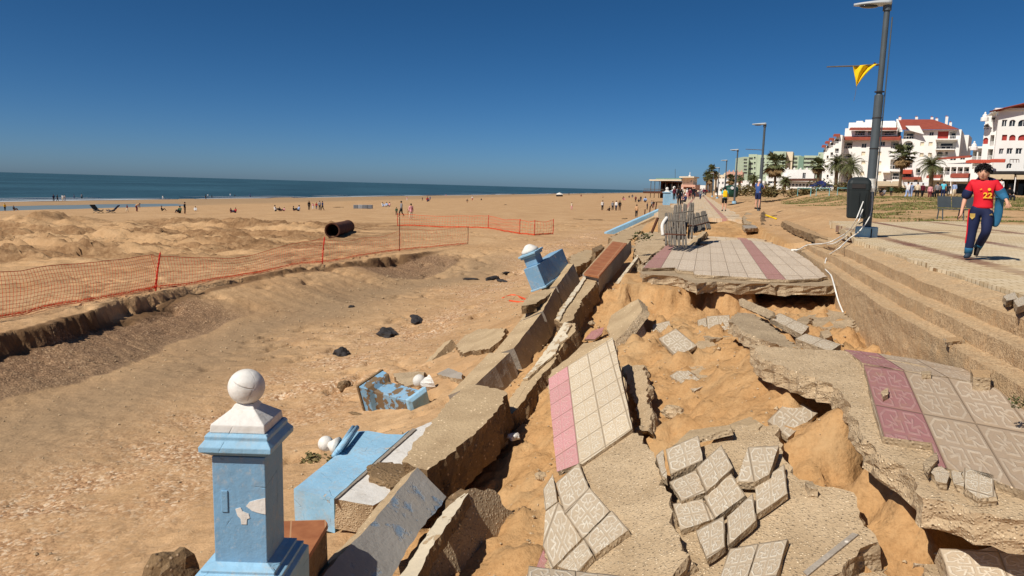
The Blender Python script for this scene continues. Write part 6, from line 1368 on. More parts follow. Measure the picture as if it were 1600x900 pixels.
r_, F_8 = lowhouse(1228, 1292, 283.5, 301, 185, 'low white arcade with a brown roof line under the saw-tooth wall', 0, ops=[('larch', 1232 + i * 5.5, 287, 1235.5 + i * 5.5, 292) for i in range(7)] + [('win', 1235, 294.5, 1262, 299)])
slab_px(r_, F_8, 1226, 280.6, 1292, 283, 1.2, 2, M['rust'], 'roof_edge', .3)
lowhouse(1196, 1226, 275, 301, 195, 'white sloping house wall behind the bushy fan palm', 2, ops=[('win', 1200, 283, 1215, 287), ('win', 1200, 292, 1210, 296)])
lowhouse(1160, 1194, 282, 300, 190, 'flat white house behind the man in blue', 0, ops=[('win', 1166, 288, 1172, 292), ('win', 1180, 288, 1186, 292)])
lowhouse(1142, 1160, 286, 300, 200, 'small white house left of the man in blue', 0, ops=[('win', 1146, 290, 1150, 294)])
lowhouse(1118, 1144, 279, 300, 240, 'white house behind the shaggy small palm', 0, ops=[('win', 1122 + i * 6, 284, 1125 + i * 6, 288) for i in range(3)])
lowhouse(1134, 1160, 268.5, 286, 290, 'pink terraced block with a stepped top behind the small palms', 4, 'pinkr', ops=[('win', 1137 + i * 5, 273, 1139.5 + i * 5, 276) for i in range(4)])
lowhouse(1116, 1134, 273, 288, 280, 'pinkish white block left of the pink terraced block', 2, 'cream', ops=[('win', 1119 + i * 5, 277, 1121.5 + i * 5, 280) for i in range(3)])
lowhouse(1092, 1102, 289.5, 298, 320, 'tiny white house at the far end of the promenade', 0)
# blue parasol/gazebo
g_ = D(1283, 286, 120); r_ = empty('gazebo', D(1283, 300, 120), 'dark blue gazebo roof right of the slim fan palm', 'gazebo'); mb = MB(); mb.lathe([(1.5, 0), (.1, 1.0)], 4, g_ - r_.location - Vector((0, 0, .6)), square=True); mb.build('roof', simple('navy_canvas', C8(34, 44, 96)), r_)
for sx in (-1, 1): mb = MB(); mb.tube([Vector((sx * 1.3, 0, 0)), g_ - r_.location + Vector((sx * 1.3, 0, -.6))], .05, 5); mb.build('post', M['frame'], r_)
# --- beach bar and pink kiosk
F9 = Fac(1040, 299, 215, -14)
B1 = empty('beach_bar', F9.o, 'beach bar pavilion with a flat green-edged roof on thin posts', 'beach bar')
slab_px(B1, F9, 1016, 280.4, 1066, 282.6, 1, 9, M['cream'], 'roof_slab'); slab_px(B1, F9, 1025, 278.6, 1064, 280.2, .2, 8, M['greend'], 'green_roof_edge')
fac_block(B1, Fac(1050, 299, 219, -14), 1032, 283.5, 1066, 300, 6, M['rust'], [('log', 1035 + i * 8, 286, 1041 + i * 8, 295, 'open') for i in range(4)], base=F9.o.z - 2)
for x_ in (1017, 1023, 1030, 1040, 1050, 1060):
    a, z = F9.sz(x_, 282); a = F9.sz(x_, 290)[0]; mb = MB(); mb.tube([F9.w(a, F9.o.z - 2) - B1.location, F9.w(a, z) - B1.location], .09, 5); mb.build('post', M['rail'], B1)
slab_px(B1, F9, 1009, 299.2, 1050, 302, 3, 9, M['rust'], 'deck')
mb = MB(); a0 = F9.sz(1010, 296)[0]; a1 = F9.sz(1040, 296)[0]; zt = F9.sz(1020, 295.5)[1]; zb = F9.sz(1020, 299)[1]
for i in range(16): x_ = a0 + (a1 - a0) * i / 15; mb.tube([F9.w(x_, zb, -2.8) - B1.location, F9.w(x_, zt, -2.8) - B1.location], .05, 4)
mb.tube([F9.w(a0, zt, -2.8) - B1.location, F9.w(a1, zt, -2.8) - B1.location], .07, 4); mb.build('railing', M['rail'], B1)
mb = MB(); a, z = F9.sz(1055, 264); a2, z2 = F9.sz(1055, 280); mb.tube([F9.w(a2, z2) - B1.location, F9.w(a, z) - B1.location], .06, 5); mb.build('flagpole', M['steel'], B1)
F10 = Fac(1075, 299, 205, -10)
B2 = empty('kiosk', F10.o, 'pink and cream beach kiosk with an overhanging flat roof right of the beach bar', 'kiosk')
fac_block(B2, F10, 1066, 278, 1083, 291, 7, M['cream'], [('blind', 1068, 280.5, 1071, 286), ('blind', 1073, 280.5, 1077, 286), ('win', 1079, 281, 1081, 285)], base=F10.sz(1075, 291)[1]); fac_block(B2, Fac(1075, 299, 203, -10), 1064, 288.5, 1086, 302, 9, M['pinkr'], [('log', 1068, 292, 1082, 298, 'open')], base=F10.o.z - 3)
slab_px(B2, F10, 1063, 275.8, 1086, 277.8, 1.6, 8, M['cream'], 'roof_slab'); a, z = F10.sz(1075, 276); mb = MB(); mb.lathe([(.35, 0), (.35, .4), (.1, .5), (.1, 1.3)], 8, F10.w(a, z, 3) - B2.location); mb.build('roof_vent', M['frame'], B2)
# grey bench, right of the boy
def bench():
    g = ground(1478, 345); g = W(1478, 343, .55); r = empty('bench', g, 'grey metal bench with separate seats behind the boy', 'bench')
    for i in range(3):
        x0 = i * .62 + .0; mb = MB(); mb.box((x0, 0, .43), .56, .42, .04); mb.build('seat', M['steel'], r); mb = MB(); mb.box((x0, .23, .72), .56, .04, .46, Matrix.Rotation(R(-10), 3, 'X')); mb.build('backrest', M['steel'], r)
    for x0 in (-.25, .65, 1.5):
        mb = MB(); mb.tube([(x0, -.15, 0), (x0, -.1, .41)], .025, 6); mb.build('leg', M['steel'], r); mb = MB(); mb.tube([(x0, .2, 0), (x0, .15, .41)], .025, 6); mb.build('leg', M['steel'], r)
    r.rotation_euler = (0, 0, R(4)); return r
bench()
# dark igloo container on the promenade
def igloo():
    g = D(1141, 308, 78); r = empty('recycling_container', g, 'dark green domed recycling container at the right of the promenade', 'container'); mb = MB(); mb.lathe([(.62, 0), (.75, .1), (.8, .8), (.7, 1.05), (.4, 1.2), (.1, 1.26)], 20); mb.build('body', simple('dark_green_plastic', C8(28, 66, 52), .5), r, smooth=True)
    mb = MB(); mb.tube([Vector((-.1, -.74, .95)), Vector((-.1, -.86, .95))], .16, 12); mb.build('opening', M['frame'], r)
igloo()
for i, (x_, lab) in enumerate(((1246, 'left turquoise tubular rail among the dune bushes'), (1275, 'middle turquoise tubular rail among the dune bushes'), (1308, 'right turquoise tubular rail near the bin'))):
    g = D(x_, 306, 72); mb = MB(); mb.tube([g, g + Vector((0, 0, .75)), g + Vector((1.3, .1, .75)), g + Vector((1.3, .1, 0))], .045, 6); o = mb.build('handrail', simple('turquoise_rail_%d' % i, C8(120, 176, 176)), cen=True); tag(o, lab, 'rail', 'turquoise rails in the dune')
# ================================================================ PEOPLE
SKIN = simple('skin', C8(176, 124, 94), .6, .08, 6); SKIN2 = simple('skin_pale', C8(204, 154, 126), .6, .08, 6); HAIR = simple('dark_hair', C8(28, 22, 20), .6, .2, 20)
def skinmesh(chains, name='tmp', sub=1):
    """chains: list of lists of (pos, r) sharing points by index name -> continuous mesh through a Skin modifier"""
    verts = []; rad = []; edges = []; key = {}
    for ch in chains:
        prev = None
        for (p, r) in ch:
            k_ = tuple(round(x, 4) for x in p)
            if k_ not in key: key[k_] = len(verts); verts.append(p); rad.append(r)
            i = key[k_]
            if prev is not None and prev != i and (prev, i) not in edges: edges.append((prev, i))
            prev = i
    me = bpy.data.meshes.new(name); me.from_pydata(verts, edges, []); o = bpy.data.objects.new(name, me); COL.objects.link(o)
    sk = o.modifiers.new('skin', 'SKIN'); sk.use_smooth_shade = True
    for i, r in enumerate(rad):
        v = me.skin_vertices[0].data[i]; v.radius = r if hasattr(r, '__len__') else (r, r); v.use_root = (i == 0)
    ss = o.modifiers.new('sub', 'SUBSURF'); ss.levels = sub; ss.render_levels = sub
    dg = bpy.context.evaluated_depsgraph_get(); dg.update(); m2 = bpy.data.meshes.new_from_object(o.evaluated_get(dg)); bpy.data.objects.remove(o); bpy.data.meshes.remove(me)
    m2.polygons.foreach_set('use_smooth', [True] * len(m2.polygons)); return m2
def V3(*a): return tuple(a)
def pose(kind, rnd):
    """joint positions (metres, 1.7 m figure, facing -y)"""
    j = dict(pel=(0, 0, .93), sp=(0, .01, 1.10), ch=(0, 0, 1.30), nk=(0, -.01, 1.45), hd=(0, -.03, 1.57))
    for s, n_ in ((-1, 'l'), (1, 'r')):
        j['sh' + n_] = (s * .17, 0, 1.38); j['el' + n_] = (s * .215, .03, 1.12); j['wr' + n_] = (s * .225, -.04, .88); j['ha' + n_] = (s * .22, -.06, .79)
        j['hp' + n_] = (s * .09, 0, .88); j['kn' + n_] = (s * .10, -.02, .49); j['an' + n_] = (s * .10, .02, .09); j['to' + n_] = (s * .12, -.14, .04)
    if kind == 'walk':
        j['knl'] = (-.09, -.16, .52); j['anl'] = (-.09, -.20, .10); j['tol'] = (-.09, -.36, .07); j['knr'] = (.09, .04, .48); j['anr'] = (.09, .28, .16); j['tor'] = (.09, .16, .04)
        j['ell'] = (-.22, .12, 1.14); j['wrl'] = (-.22, .14, .90); j['hal'] = (-.22, .14, .81); j['elr'] = (.22, -.04, 1.12); j['wrr'] = (.21, -.22, .95); j['har'] = (.21, -.27, .88)
    if kind in ('sit', 'chair'):
        z = -.80 if kind == 'sit' else -.45
        for k_ in ('pel', 'sp', 'ch', 'nk', 'hd', 'shl', 'shr'): j[k_] = (j[k_][0], j[k_][1] + (.0 if k_ == 'pel' else .06), j[k_][2] + z)
        for s, n_ in ((-1, 'l'), (1, 'r')):
            j['hp' + n_] = (s * .09, -.02, .90 + z); j['el' + n_] = (s * .24, -.08, 1.14 + z); j['wr' + n_] = (s * .16, -.30, 1.05 + z); j['ha' + n_] = (s * .13, -.37, 1.03 + z)
            j['kn' + n_] = (s * .13, -.42, .42 if kind == 'sit' else .47); j['an' + n_] = (s * .12, -.62 if kind == 'sit' else -.44, .08); j['to' + n_] = (s * .12, -.78 if kind == 'sit' else -.6, .05)
    if kind == 'bend':
        j['pel'] = (0, .12, .90); j['sp'] = (0, 0, 1.02); j['ch'] = (0, -.22, 1.10); j['nk'] = (0, -.36, 1.15); j['hd'] = (0, -.46, 1.17)
        for s, n_ in ((-1, 'l'), (1, 'r')):
            j['sh' + n_] = (s * .17, -.26, 1.12); j['el' + n_] = (s * .2, -.33, .86); j['wr' + n_] = (s * .15, -.42, .66); j['ha' + n_] = (s * .14, -.45, .58); j['hp' + n_] = (s * .09, .10, .86)
    if kind == 'phone':
        for s, n_ in ((-1, 'l'), (1, 'r')): j['el' + n_] = (s * .25, -.16, 1.16); j['wr' + n_] = (s * .12, -.36, 1.30); j['ha' + n_] = (s * .08, -.42, 1.34)
        j['hd'] = (0, -.06, 1.57)
    if kind == 'akimbo':
        j['ell'] = (-.36, .06, 1.16); j['wrl'] = (-.2, -.02, 1.0); j['hal'] = (-.14, -.06, .98)
    return j
def body_chains(j, head=True, hands=True):
    L = lambda a, b_, t: tuple(j[a][i] * (1 - t) + j[b_][i] * t for i in range(3))
    hd = j['hd']; nk = j['nk']; dx = [hd[i] - nk[i] for i in range(3)]
    c = [[(j['pel'], (.145, .105)), (j['sp'], (.12, .09)), (j['ch'], (.15, .10)), (nk, .055), (tuple(nk[i] + dx[i] * .45 for i in range(3)), .058), (hd, (.078, .095)), (tuple(nk[i] + dx[i] * 1.75 for i in range(3)), .06)]]
    for n_ in 'lr':
        c.append([(j['ch'], (.15, .10)), (j['sh' + n_], .056), (L('sh' + n_, 'el' + n_, .5), .046), (j['el' + n_], .037), (L('el' + n_, 'wr' + n_, .35), .038), (j['wr' + n_], .024), (j['ha' + n_], .034)])
        c.append([(j['pel'], (.145, .105)), (j['hp' + n_], .088), (L('hp' + n_, 'kn' + n_, .5), .078), (j['kn' + n_], .052), (L('kn' + n_, 'an' + n_, .35), .054), (j['an' + n_], .034), (j['to' + n_], .034)])
    return c
def top_chains(j, sleeve=1.0, g=.014, long=0.0):
    L = lambda a, b_, t: tuple(j[a][i] * (1 - t) + j[b_][i] * t for i in range(3))
    pz = tuple(j['pel'][i] - (j['sp'][i] - j['pel'][i]) * (.25 + long) for i in range(3))
    c = [[(pz, (.16 + g + long * .1, .12 + g + long * .06)), (j['pel'], (.15 + g, .112 + g)), (j['sp'], (.13 + g, .10 + g)), (j['ch'], (.155 + g, .108 + g)), (L('ch', 'nk', .75), .065 + g)]]
    for n_ in 'lr':
        a = [(j['ch'], (.155 + g, .108 + g)), (j['sh' + n_], .06 + g), (L('sh' + n_, 'el' + n_, .5), .052 + g)]
        if sleeve > .6: a += [(j['el' + n_], .044 + g), (L('el' + n_, 'wr' + n_, .5), .04 + g), (L('el' + n_, 'wr' + n_, .95), .03 + g)]
        else: a[-1] = (L('sh' + n_, 'el' + n_, .75), .05 + g)
        c.append(a)
    return c
def leg_chains(j, short=False, g=.014, skirt=False):
    L = lambda a, b_, t: tuple(j[a][i] * (1 - t) + j[b_][i] * t for i in range(3))
    c = []
    for n_ in 'lr':
        a = [((j['pel'][0], j['pel'][1], j['pel'][2] + .07), (.135 + g, .10 + g)), (j['pel'], (.13 + g, .10 + g)), ((j['hp' + n_][0], j['hp' + n_][1], j['hp' + n_][2] - .05), .088 + g), (L('hp' + n_, 'kn' + n_, .5), .082 + g)]
        if short: a += [(L('hp' + n_, 'kn' + n_, .92), .07 + g)]
        else: a += [(j['kn' + n_], .058 + g), (L('kn' + n_, 'an' + n_, .4), .058 + g), (L('kn' + n_, 'an' + n_, .95), .042 + g)]
        c.append(a)
    return c
def hair_mesh(j, g=.0, long=False):
    hd = Vector(j['hd']); up = (hd - Vector(j['nk'])).normalized(); bk = Vector((0, 1, 0)); b = MB(); top = hd + up * .03 + bk * .018
    b.ball(top, .098 + g, 16, (.92, 1.05, 1.05))
    if long: b.ball(hd - up * .08 + bk * .06, .075, 12, (1.0, .7, 1.6))
    return b
def join(mesh_list, name):
    bm = bmesh.new()
    for mi, me in enumerate(mesh_list):
        n0 = len(bm.faces); bm.from_mesh(me); bm.faces.ensure_lookup_table()
        for f in bm.faces[n0:]: f.material_index = mi; f.smooth = True
    out = bpy.data.meshes.new(name); bm.to_mesh(out); bm.free(); return out
def mbmesh(b):
    me = bpy.data.meshes.new('x'); me.from_pydata(b.v, [], b.f); return me
_PT = {}
def proto(kind):
    if kind not in _PT:
        base, *opt = kind.split('+'); j = pose(base, None); short = 'short' in opt; 
        ms = [skinmesh(body_chains(j), sub=1), skinmesh(top_chains(j, .3 if 'tee' in opt else 1, long=.8 if 'dress' in opt else 0), sub=1), skinmesh(leg_chains(j, short), sub=1), mbmesh(hair_mesh(j, .012 if 'cap' in opt else 0, 'hairlong' in opt))]
        me = join(ms, 'person'); 
        for q in range(4): me.materials.append(SKIN)
        _PT[kind] = me
    return _PT[kind]
pal = dict(dark=C8(34, 34, 40), black=C8(22, 22, 24), white=C8(222, 218, 212), red=C8(168, 40, 44), yellow=C8(222, 176, 30), tan=C8(190, 150, 110), navy=C8(32, 42, 78), blue=C8(62, 88, 140), pink=C8(214, 150, 152), grey=C8(130, 128, 130), cyan=C8(92, 188, 206), maroon=C8(96, 28, 44), lblue=C8(152, 172, 206), green=C8(58, 84, 62), brown=C8(92, 66, 50), jean=C8(58, 74, 104), cream=C8(212, 196, 168))
def person(px, pyf, hpx, kind, top, bot, label, yaw=0, group=None, cap=None, dist=None, tall=1.7, z=None):
    if dist is not None: g = D(px, pyf, dist)
    else: g = ground(px, pyf)
    frac = {'sit': .56, 'chair': .76, 'bend': .74}.get(kind.split('+')[0], 1.0)
    s = hpx / FPX * g.y * 1.02 / (1.7 * frac)
    o = bpy.data.objects.new('person', proto(kind)); COL.objects.link(o); o.location = g; o.scale = (s, s, s); o.rotation_euler = (0, 0, R(yaw) - math.atan2(g.x, g.y))
    for i, mm in enumerate((SKIN, flat(pal[top]), flat(pal[bot]), HAIR if cap is None else flat(pal[cap]))):
        o.material_slots[i].link = 'OBJECT'; o.material_slots[i].material = mm
    return tag(o, label, 'person', group)
GW = 'people at the water line'; GB = 'people on the beach'
for a in (
 (84, 315, 11, 'stand', 'navy', 'dark', 'leftmost standing figure of the group at the water line, dark clothes', 10, GW), (90, 315, 10.5, 'walk', 'dark', 'black', 'second dark figure from the left at the water line', 80, GW), (98, 314.5, 10, 'stand+tee', 'white', 'cream', 'figure in white in the middle of the water line group', -20, GW), (101.5, 314.5, 10, 'walk', 'white', 'grey', 'figure in white and grey just right of the one in white', 60, GW),
 (116, 312.5, 8.5, 'walk', 'navy', 'jean', 'small dark figure right of the white pair at the water line', -80, GW), (128, 312, 9, 'stand', 'grey', 'dark', 'rightmost figure of the left water line group', 0, GW),
 (254.5, 311.5, 6, 'stand', 'white', 'white', 'lone small white figure at the water above the brown mounds', 0, GW), (321.5, 312, 8, 'walk', 'black', 'dark', 'dark figure at the water line beside one in white', 90, GW), (325, 309, 6, 'stand', 'white', 'navy', 'white topped figure in shallow water next to a dark one', 0, GW), (331, 310, 5, 'stand', 'dark', 'dark', 'tiny dark figure in the shallows right of the white topped one', 0, GW),
 (360, 308, 6, 'stand', 'white', 'lblue', 'tiny figure in white wading, far left of the pipe', 0, GW), (367, 308.5, 4.5, 'stand', 'dark', 'dark', 'tiny dark wader beside the one in white', 0, GW), (391, 309, 6, 'stand', 'blue', 'navy', 'tiny wader in blue left of the pipe', 0, GW),
 (8, 330, 12, 'stand', 'yellow', 'black', 'figure in a yellow top at the left edge of the photo', 30, GB), (22, 329, 8, 'sit', 'dark', 'brown', 'figure sitting by the tidal pool right of the yellow top', 60, GB),
 (199, 332, 12, 'walk', 'maroon', 'cream', 'figure in a dark red top and pale trousers behind the mounds', -60, GB), (214, 331, 13, 'bend', 'tan', 'maroon', 'bending figure right of the one in a dark red top', 120, GB), (253, 329.5, 8.5, 'sit', 'dark', 'black', 'dark figure sitting behind the mounds', 90, GB),
 (281, 333, 12, 'sit', 'green', 'dark', 'figure sitting left of the tall dark standing one', -40, GB), (289, 335, 19, 'stand', 'black', 'brown', 'tall dark figure standing behind the mounds', 70, GB), (305.5, 330, 8, 'sit', 'white', 'white', 'small figure in white sitting right of the tall dark one', 0, GB),
 (361, 332.5, 8, 'sit', 'maroon', 'dark', 'left of two people sitting in dark red on the bare sand', 50, GB), (368, 332.5, 8.5, 'sit', 'red', 'navy', 'right of two people sitting in dark red on the bare sand', -50, GB),
 (430, 330, 10, 'sit', 'white', 'black', 'seated figure in white beside a dark bundle', 70, GB), (437, 330, 7, 'sit', 'black', 'dark', 'low dark seated figure in the left seated group', 40, GB), (444, 330, 6.5, 'sit', 'pink', 'maroon', 'seated figure in pink at the right of the left seated group', -60, GB),
 (459, 330, 8.5, 'sit', 'dark', 'dark', 'dark seated figure of the pair left of the standing group', 80, GB), (467, 330, 10, 'sit', 'lblue', 'black', 'seated figure leaning back right of the dark one', -70, GB),
 (483, 329, 15, 'stand', 'black', 'dark', 'leftmost of the standing group by the pipe, in black', 20, GB), (489, 327.5, 10, 'stand+tee', 'pink', 'white', 'child in pink in the standing group by the pipe', 0, GB), (494.5, 327.5, 11, 'stand', 'red', 'jean', 'child in red in the standing group by the pipe', 0, GB), (499.5, 329, 15, 'stand', 'grey', 'black', 'grey topped adult in the standing group by the pipe', 160, GB), (504, 329.5, 15, 'walk', 'navy', 'black', 'rightmost of the standing group by the pipe, in navy', -60, GB),
 (598, 323, 7.5, 'sit', 'white', 'lblue', 'seated figure in white right of the grey crates', 40, GB), (604, 323, 7.5, 'sit', 'lblue', 'white', 'middle of three seated figures right of the grey crates', -20, GB), (608.5, 323, 7.5, 'sit', 'pink', 'white', 'rightmost of three seated figures right of the grey crates', -60, GB),
 (619.5, 337, 13, 'stand', 'green', 'brown', 'child standing left of the walking adult behind the far net', 0, GB), (627, 339.5, 25, 'walk', 'grey', 'black', 'adult in grey and black walking behind the far net', -70, GB), (642, 343.5, 25, 'stand+dress', 'pink', 'cream', 'woman in a long pale pink dress behind the far net', 20, GB), (637, 336, 9, 'stand', 'tan', 'tan', 'small child between the walking adult and the woman in pink', 0, GB),
 (636, 313.5, 6, 'stand', 'pink', 'white', 'tiny pink figure at the surf above the woman in pink', 0, GB), (660, 314, 6, 'walk', 'dark', 'dark', 'tiny dark figure walking left of the red one', 80, GB), (668, 315, 8, 'sit', 'red', 'navy', 'small seated figure in red near the surf', 20, GB), (672, 313, 6, 'stand', 'blue', 'navy', 'tiny figure in blue behind the seated red one', 0, GB), (697, 307.5, 4, 'stand', 'pink', 'pink', 'tiny pale wader far right of the red one', 0, GB),
 (730, 316, 5.5, 'sit', 'dark', 'tan', 'tiny seated figure left of the white standing one', 0, GB), (738, 313.5, 7, 'stand', 'white', 'red', 'small standing figure in white far beyond the nets', 0, GB), (752, 313, 3.5, 'sit', 'dark', 'dark', 'tiny dark seated figure right of the white standing one', 0, GB),
 (893, 328.5, 12, 'stand+tee', 'cream', 'pink', 'lone child in pale clothes in the middle of the empty beach', 0, GB), (941, 329.5, 16, 'stand', 'white', 'dark', 'figure in white at the left of the family group', 30, GB), (952, 329.5, 7, 'sit', 'black', 'brown', 'dark figure sitting in the middle of the family group', -40, GB), (957, 329.5, 15, 'stand', 'grey', 'dark', 'figure in grey behind the seated one in the family group', 10, GB), (962.5, 329.5, 15.5, 'stand', 'white', 'jean', 'second figure in white of the family group', -30, GB), (968, 330, 16, 'stand+dress', 'black', 'brown', 'figure in a dark coat at the right of the family group', 0, GB),
 (994, 340, 20, 'stand', 'tan', 'dark', 'figure on the sand at the foot of the beach stairs', 150, GB), (1011, 328, 11, 'stand', 'navy', 'dark', 'figure in navy climbing near the stairs', 60, GB), (1018, 326.5, 13, 'walk', 'grey', 'black', 'figure in grey walking near the stairs', -60, GB), (1021, 325, 11, 'stand', 'black', 'maroon', 'dark figure right of the grey one near the stairs', 0, GB),
 (993, 316.5, 10, 'stand', 'maroon', 'black', 'dark red figure beside the seated group left of the stairs', 0, GB), (998, 316, 6, 'sit', 'dark', 'dark', 'dark seated figure right of the dark red one', 0, GB), (1001, 315.5, 9, 'stand', 'black', 'navy', 'black clad figure right of the dark seated one', 0, GB), (1008, 316, 9, 'sit+cap', 'lblue', 'black', 'large seated figure in pale blue left of the stairs', 0, GB),
 (974, 313, 6.5, 'sit', 'maroon', 'pink', 'tiny seated figure far left of the stairs', 30, GB), (988, 308.5, 5, 'sit', 'dark', 'grey', 'tiny dark seated figure below the beach bar', 0, GB), (983, 309, 4, 'sit', 'brown', 'dark', 'tiny brown seated figure left of the dark one below the bar', 0, GB), (889, 305.5, 5, 'walk', 'black', 'black', 'tiny dark figure near the small white tent', 60, GB), (908, 307, 3.5, 'sit', 'dark', 'red', 'tiny seated figure right of the small white tent', 0, GB), (942, 309, 3.5, 'sit', 'tan', 'brown', 'tiny tan seated figure far out on the right beach', 0, GB)):
    person(*a[:7], yaw=a[7], group=a[8])
# on the promenade
GP = 'people strolling along the far promenade'
for a in (
 (1061, 321.5, 30, 'stand+hairlong', 'black', 'dark', 'person in black standing right of the blue pillars', 200, 44), (1070, 320, 17, 'chair+cap', 'navy', 'black', 'person with a white cap sitting right of the one in black', -50, 46, 'white'), (1053, 313, 20, 'stand', 'maroon', 'dark', 'dark red figure half hidden by the person in black', 30, 52),
 (1065, 312, 18, 'stand+cap', 'white', 'jean', 'person in white behind the seated one', 20, 56, 'white'), (1077, 313, 19, 'walk', 'maroon', 'maroon', 'person in dark red walking on the promenade', 180, 58), (1083, 312.5, 20, 'walk', 'black', 'black', 'person in black on the promenade right of the dark red one', 0, 60), (1073, 308, 13, 'stand+cap', 'white', 'pink', 'white hatted figure behind the dark red one', 0, 75, 'white'),
 (1094, 312.5, 17, 'walk', 'grey', 'jean', 'person in grey walking in the middle of the promenade', 10, 62), (1099, 308, 14, 'stand', 'maroon', 'black', 'dark figure right of the one in grey on the promenade', 0, 78), (1087, 306, 11, 'stand', 'dark', 'dark', 'dark figure farther back on the promenade', 0, 95), (1090.5, 305, 9, 'stand', 'cream', 'navy', 'pale figure farther back on the promenade', 0, 105), (1119.5, 303.5, 11, 'stand', 'black', 'black', 'dark figure by the farther lamp posts', 0, 95), (1104, 303, 7, 'stand', 'red', 'dark', 'small red figure far along the promenade', 0, 130), (1108, 302.5, 7, 'stand', 'navy', 'dark', 'small navy figure far along the promenade', 0, 135)):
    person(*a[:7], yaw=a[7], group=GP, dist=a[8], cap=a[9] if len(a) > 9 else None)
for a in ((1058, 312, 19, 'stand', 'grey', 'dark', 'grey topped figure behind the person in black', 20, 57), (1081, 309, 14, 'stand', 'navy', 'black', 'navy figure in the promenade crowd behind the one in black', 0, 74), (1085, 308, 13, 'stand+hairlong', 'maroon', 'jean', 'maroon figure in the promenade crowd, right of the navy one', 0, 80),
 (1069, 309, 15, 'stand', 'cream', 'brown', 'cream topped figure behind the seated person with the white cap', 0, 70), (1096, 305, 10, 'walk', 'white', 'navy', 'white topped small figure behind the person in grey', 0, 100), (1102, 305, 10, 'stand', 'dark', 'dark', 'dark small figure right of the person in grey', 0, 102), (1093, 304, 8, 'stand', 'red', 'navy', 'tiny red topped figure in the promenade crowd', 0, 120), (1078, 307, 11, 'stand+cap', 'blue', 'dark', 'blue figure with a pale hat in the promenade crowd', 0, 90, 'white')):
    person(*a[:7], yaw=a[7], group=GP, dist=a[8], cap=a[9] if len(a) > 9 else None)
GQ = 'people strolling before the shops'
for a in (
 (1417, 311.5, 27, 'walk', 'white', 'lblue', 'person in white and pale blue at the left of the strolling group', 150), (1422, 311, 25, 'stand', 'lblue', 'lblue', 'person in pale blue with a bag, second in the strolling group', 30), (1432, 311.5, 26, 'stand', 'cream', 'black', 'person with a white top and black trousers in the strolling group', 170), (1440, 311, 24, 'walk', 'maroon', 'black', 'person in dark red right of the one in white and black', 20),
 (1452, 312, 23, 'stand', 'pink', 'maroon', 'person in pink left of the palm trunk group', 10), (1457, 312, 15, 'chair', 'black', 'dark', 'dark low figure between the pink and the grey one', 0), (1463, 311.5, 26, 'stand', 'grey', 'black', 'person in grey with black trousers before the shops', 190), (1472.5, 311, 27, 'stand+tee', 'cyan', 'navy', 'person in a bright turquoise top before the shops', 180),
 (1490, 308, 22, 'walk', 'lblue', 'cream', 'pale blue figure left of the boy, before the shops', 0), (1481, 308, 20, 'stand', 'dark', 'dark', 'dark figure right of the turquoise top', 0), (1375, 308, 14, 'chair', 'black', 'brown', 'dark figure sitting right of the nearest lamp post', 40), (1381, 308, 14, 'chair', 'grey', 'jean', 'grey figure sitting right of the nearest lamp post', -40), (1392, 307, 16, 'stand', 'green', 'black', 'dark green figure under the tall fan palm', 0)):
    person(*a[:7], yaw=a[7], group=GQ, dist=73)
person(1562, 308, 28, 'stand', 'white', 'dark', 'person in white behind the boy at the cafe', 0, dist=70)
person(1576, 316, 26, 'chair', 'black', 'dark', 'person in black sitting at the cafe, right of the boy', 30, dist=60)
person(1551, 309, 22, 'chair', 'dark', 'brown', 'dark seated figure at the cafe just right of the boy', 0, dist=66)
def detailed(px, pyf, hpx, kind, label, cols, yaw, dist=None, z=None, extra=None, short=False, tee=False, capc=None):
    g = W(px, pyf, z) if z is not None else D(px, pyf, dist); base = kind; j = pose(base, None); s = hpx / FPX * g.y * 1.02 / 1.7
    r = empty('person', g, label, 'person'); r.scale = (s, s, s); r.rotation_euler = (0, 0, R(yaw) - math.atan2(g.x, g.y))
    link('body', skinmesh(body_chains(j), sub=2), SKIN2, r); link('top', skinmesh(top_chains(j, .3 if tee else 1), sub=2), flat(pal[cols[0]]), r); link('shorts' if short else 'trousers', skinmesh(leg_chains(j, short), sub=2), flat(pal[cols[1]]), r)
    hair_mesh(j).build('hair', HAIR if not capc else flat(pal[capc]), r, smooth=True)
    for n_ in 'lr':
        mb = MB(); a = Vector(j['an' + n_]); t = Vector(j['to' + n_]); mb.tube([a + Vector((0, .05, -.03)), a + Vector((0, -.02, -.03)), t], [.045, .05, .042], 10); mb.build('shoe', flat(pal['dark']), r, smooth=True)
    return r, j
r_, j_ = detailed(1131, 330, 37, 'stand', 'person with a bright yellow backpack and black shorts, seen from behind on the promenade', ('cyan', 'black'), 185, dist=44, short=True, tee=True)
mb = MB(); mb.box((0, .19, 1.2), .30, .17, .46); mb.build('backpack', M['yellow'], r_, bevel=.06)
detailed(1183, 327, 46, 'phone', 'man in blue shirt and dark shorts holding a phone, before the second lamp post', ('blue', 'navy'), 150, dist=38, short=True, tee=True, capc='white')
r_, j_ = detailed(1618, 352, 66, 'walk', 'person cut off by the right edge, in dark clothes', ('black', 'navy'), -70, dist=24)

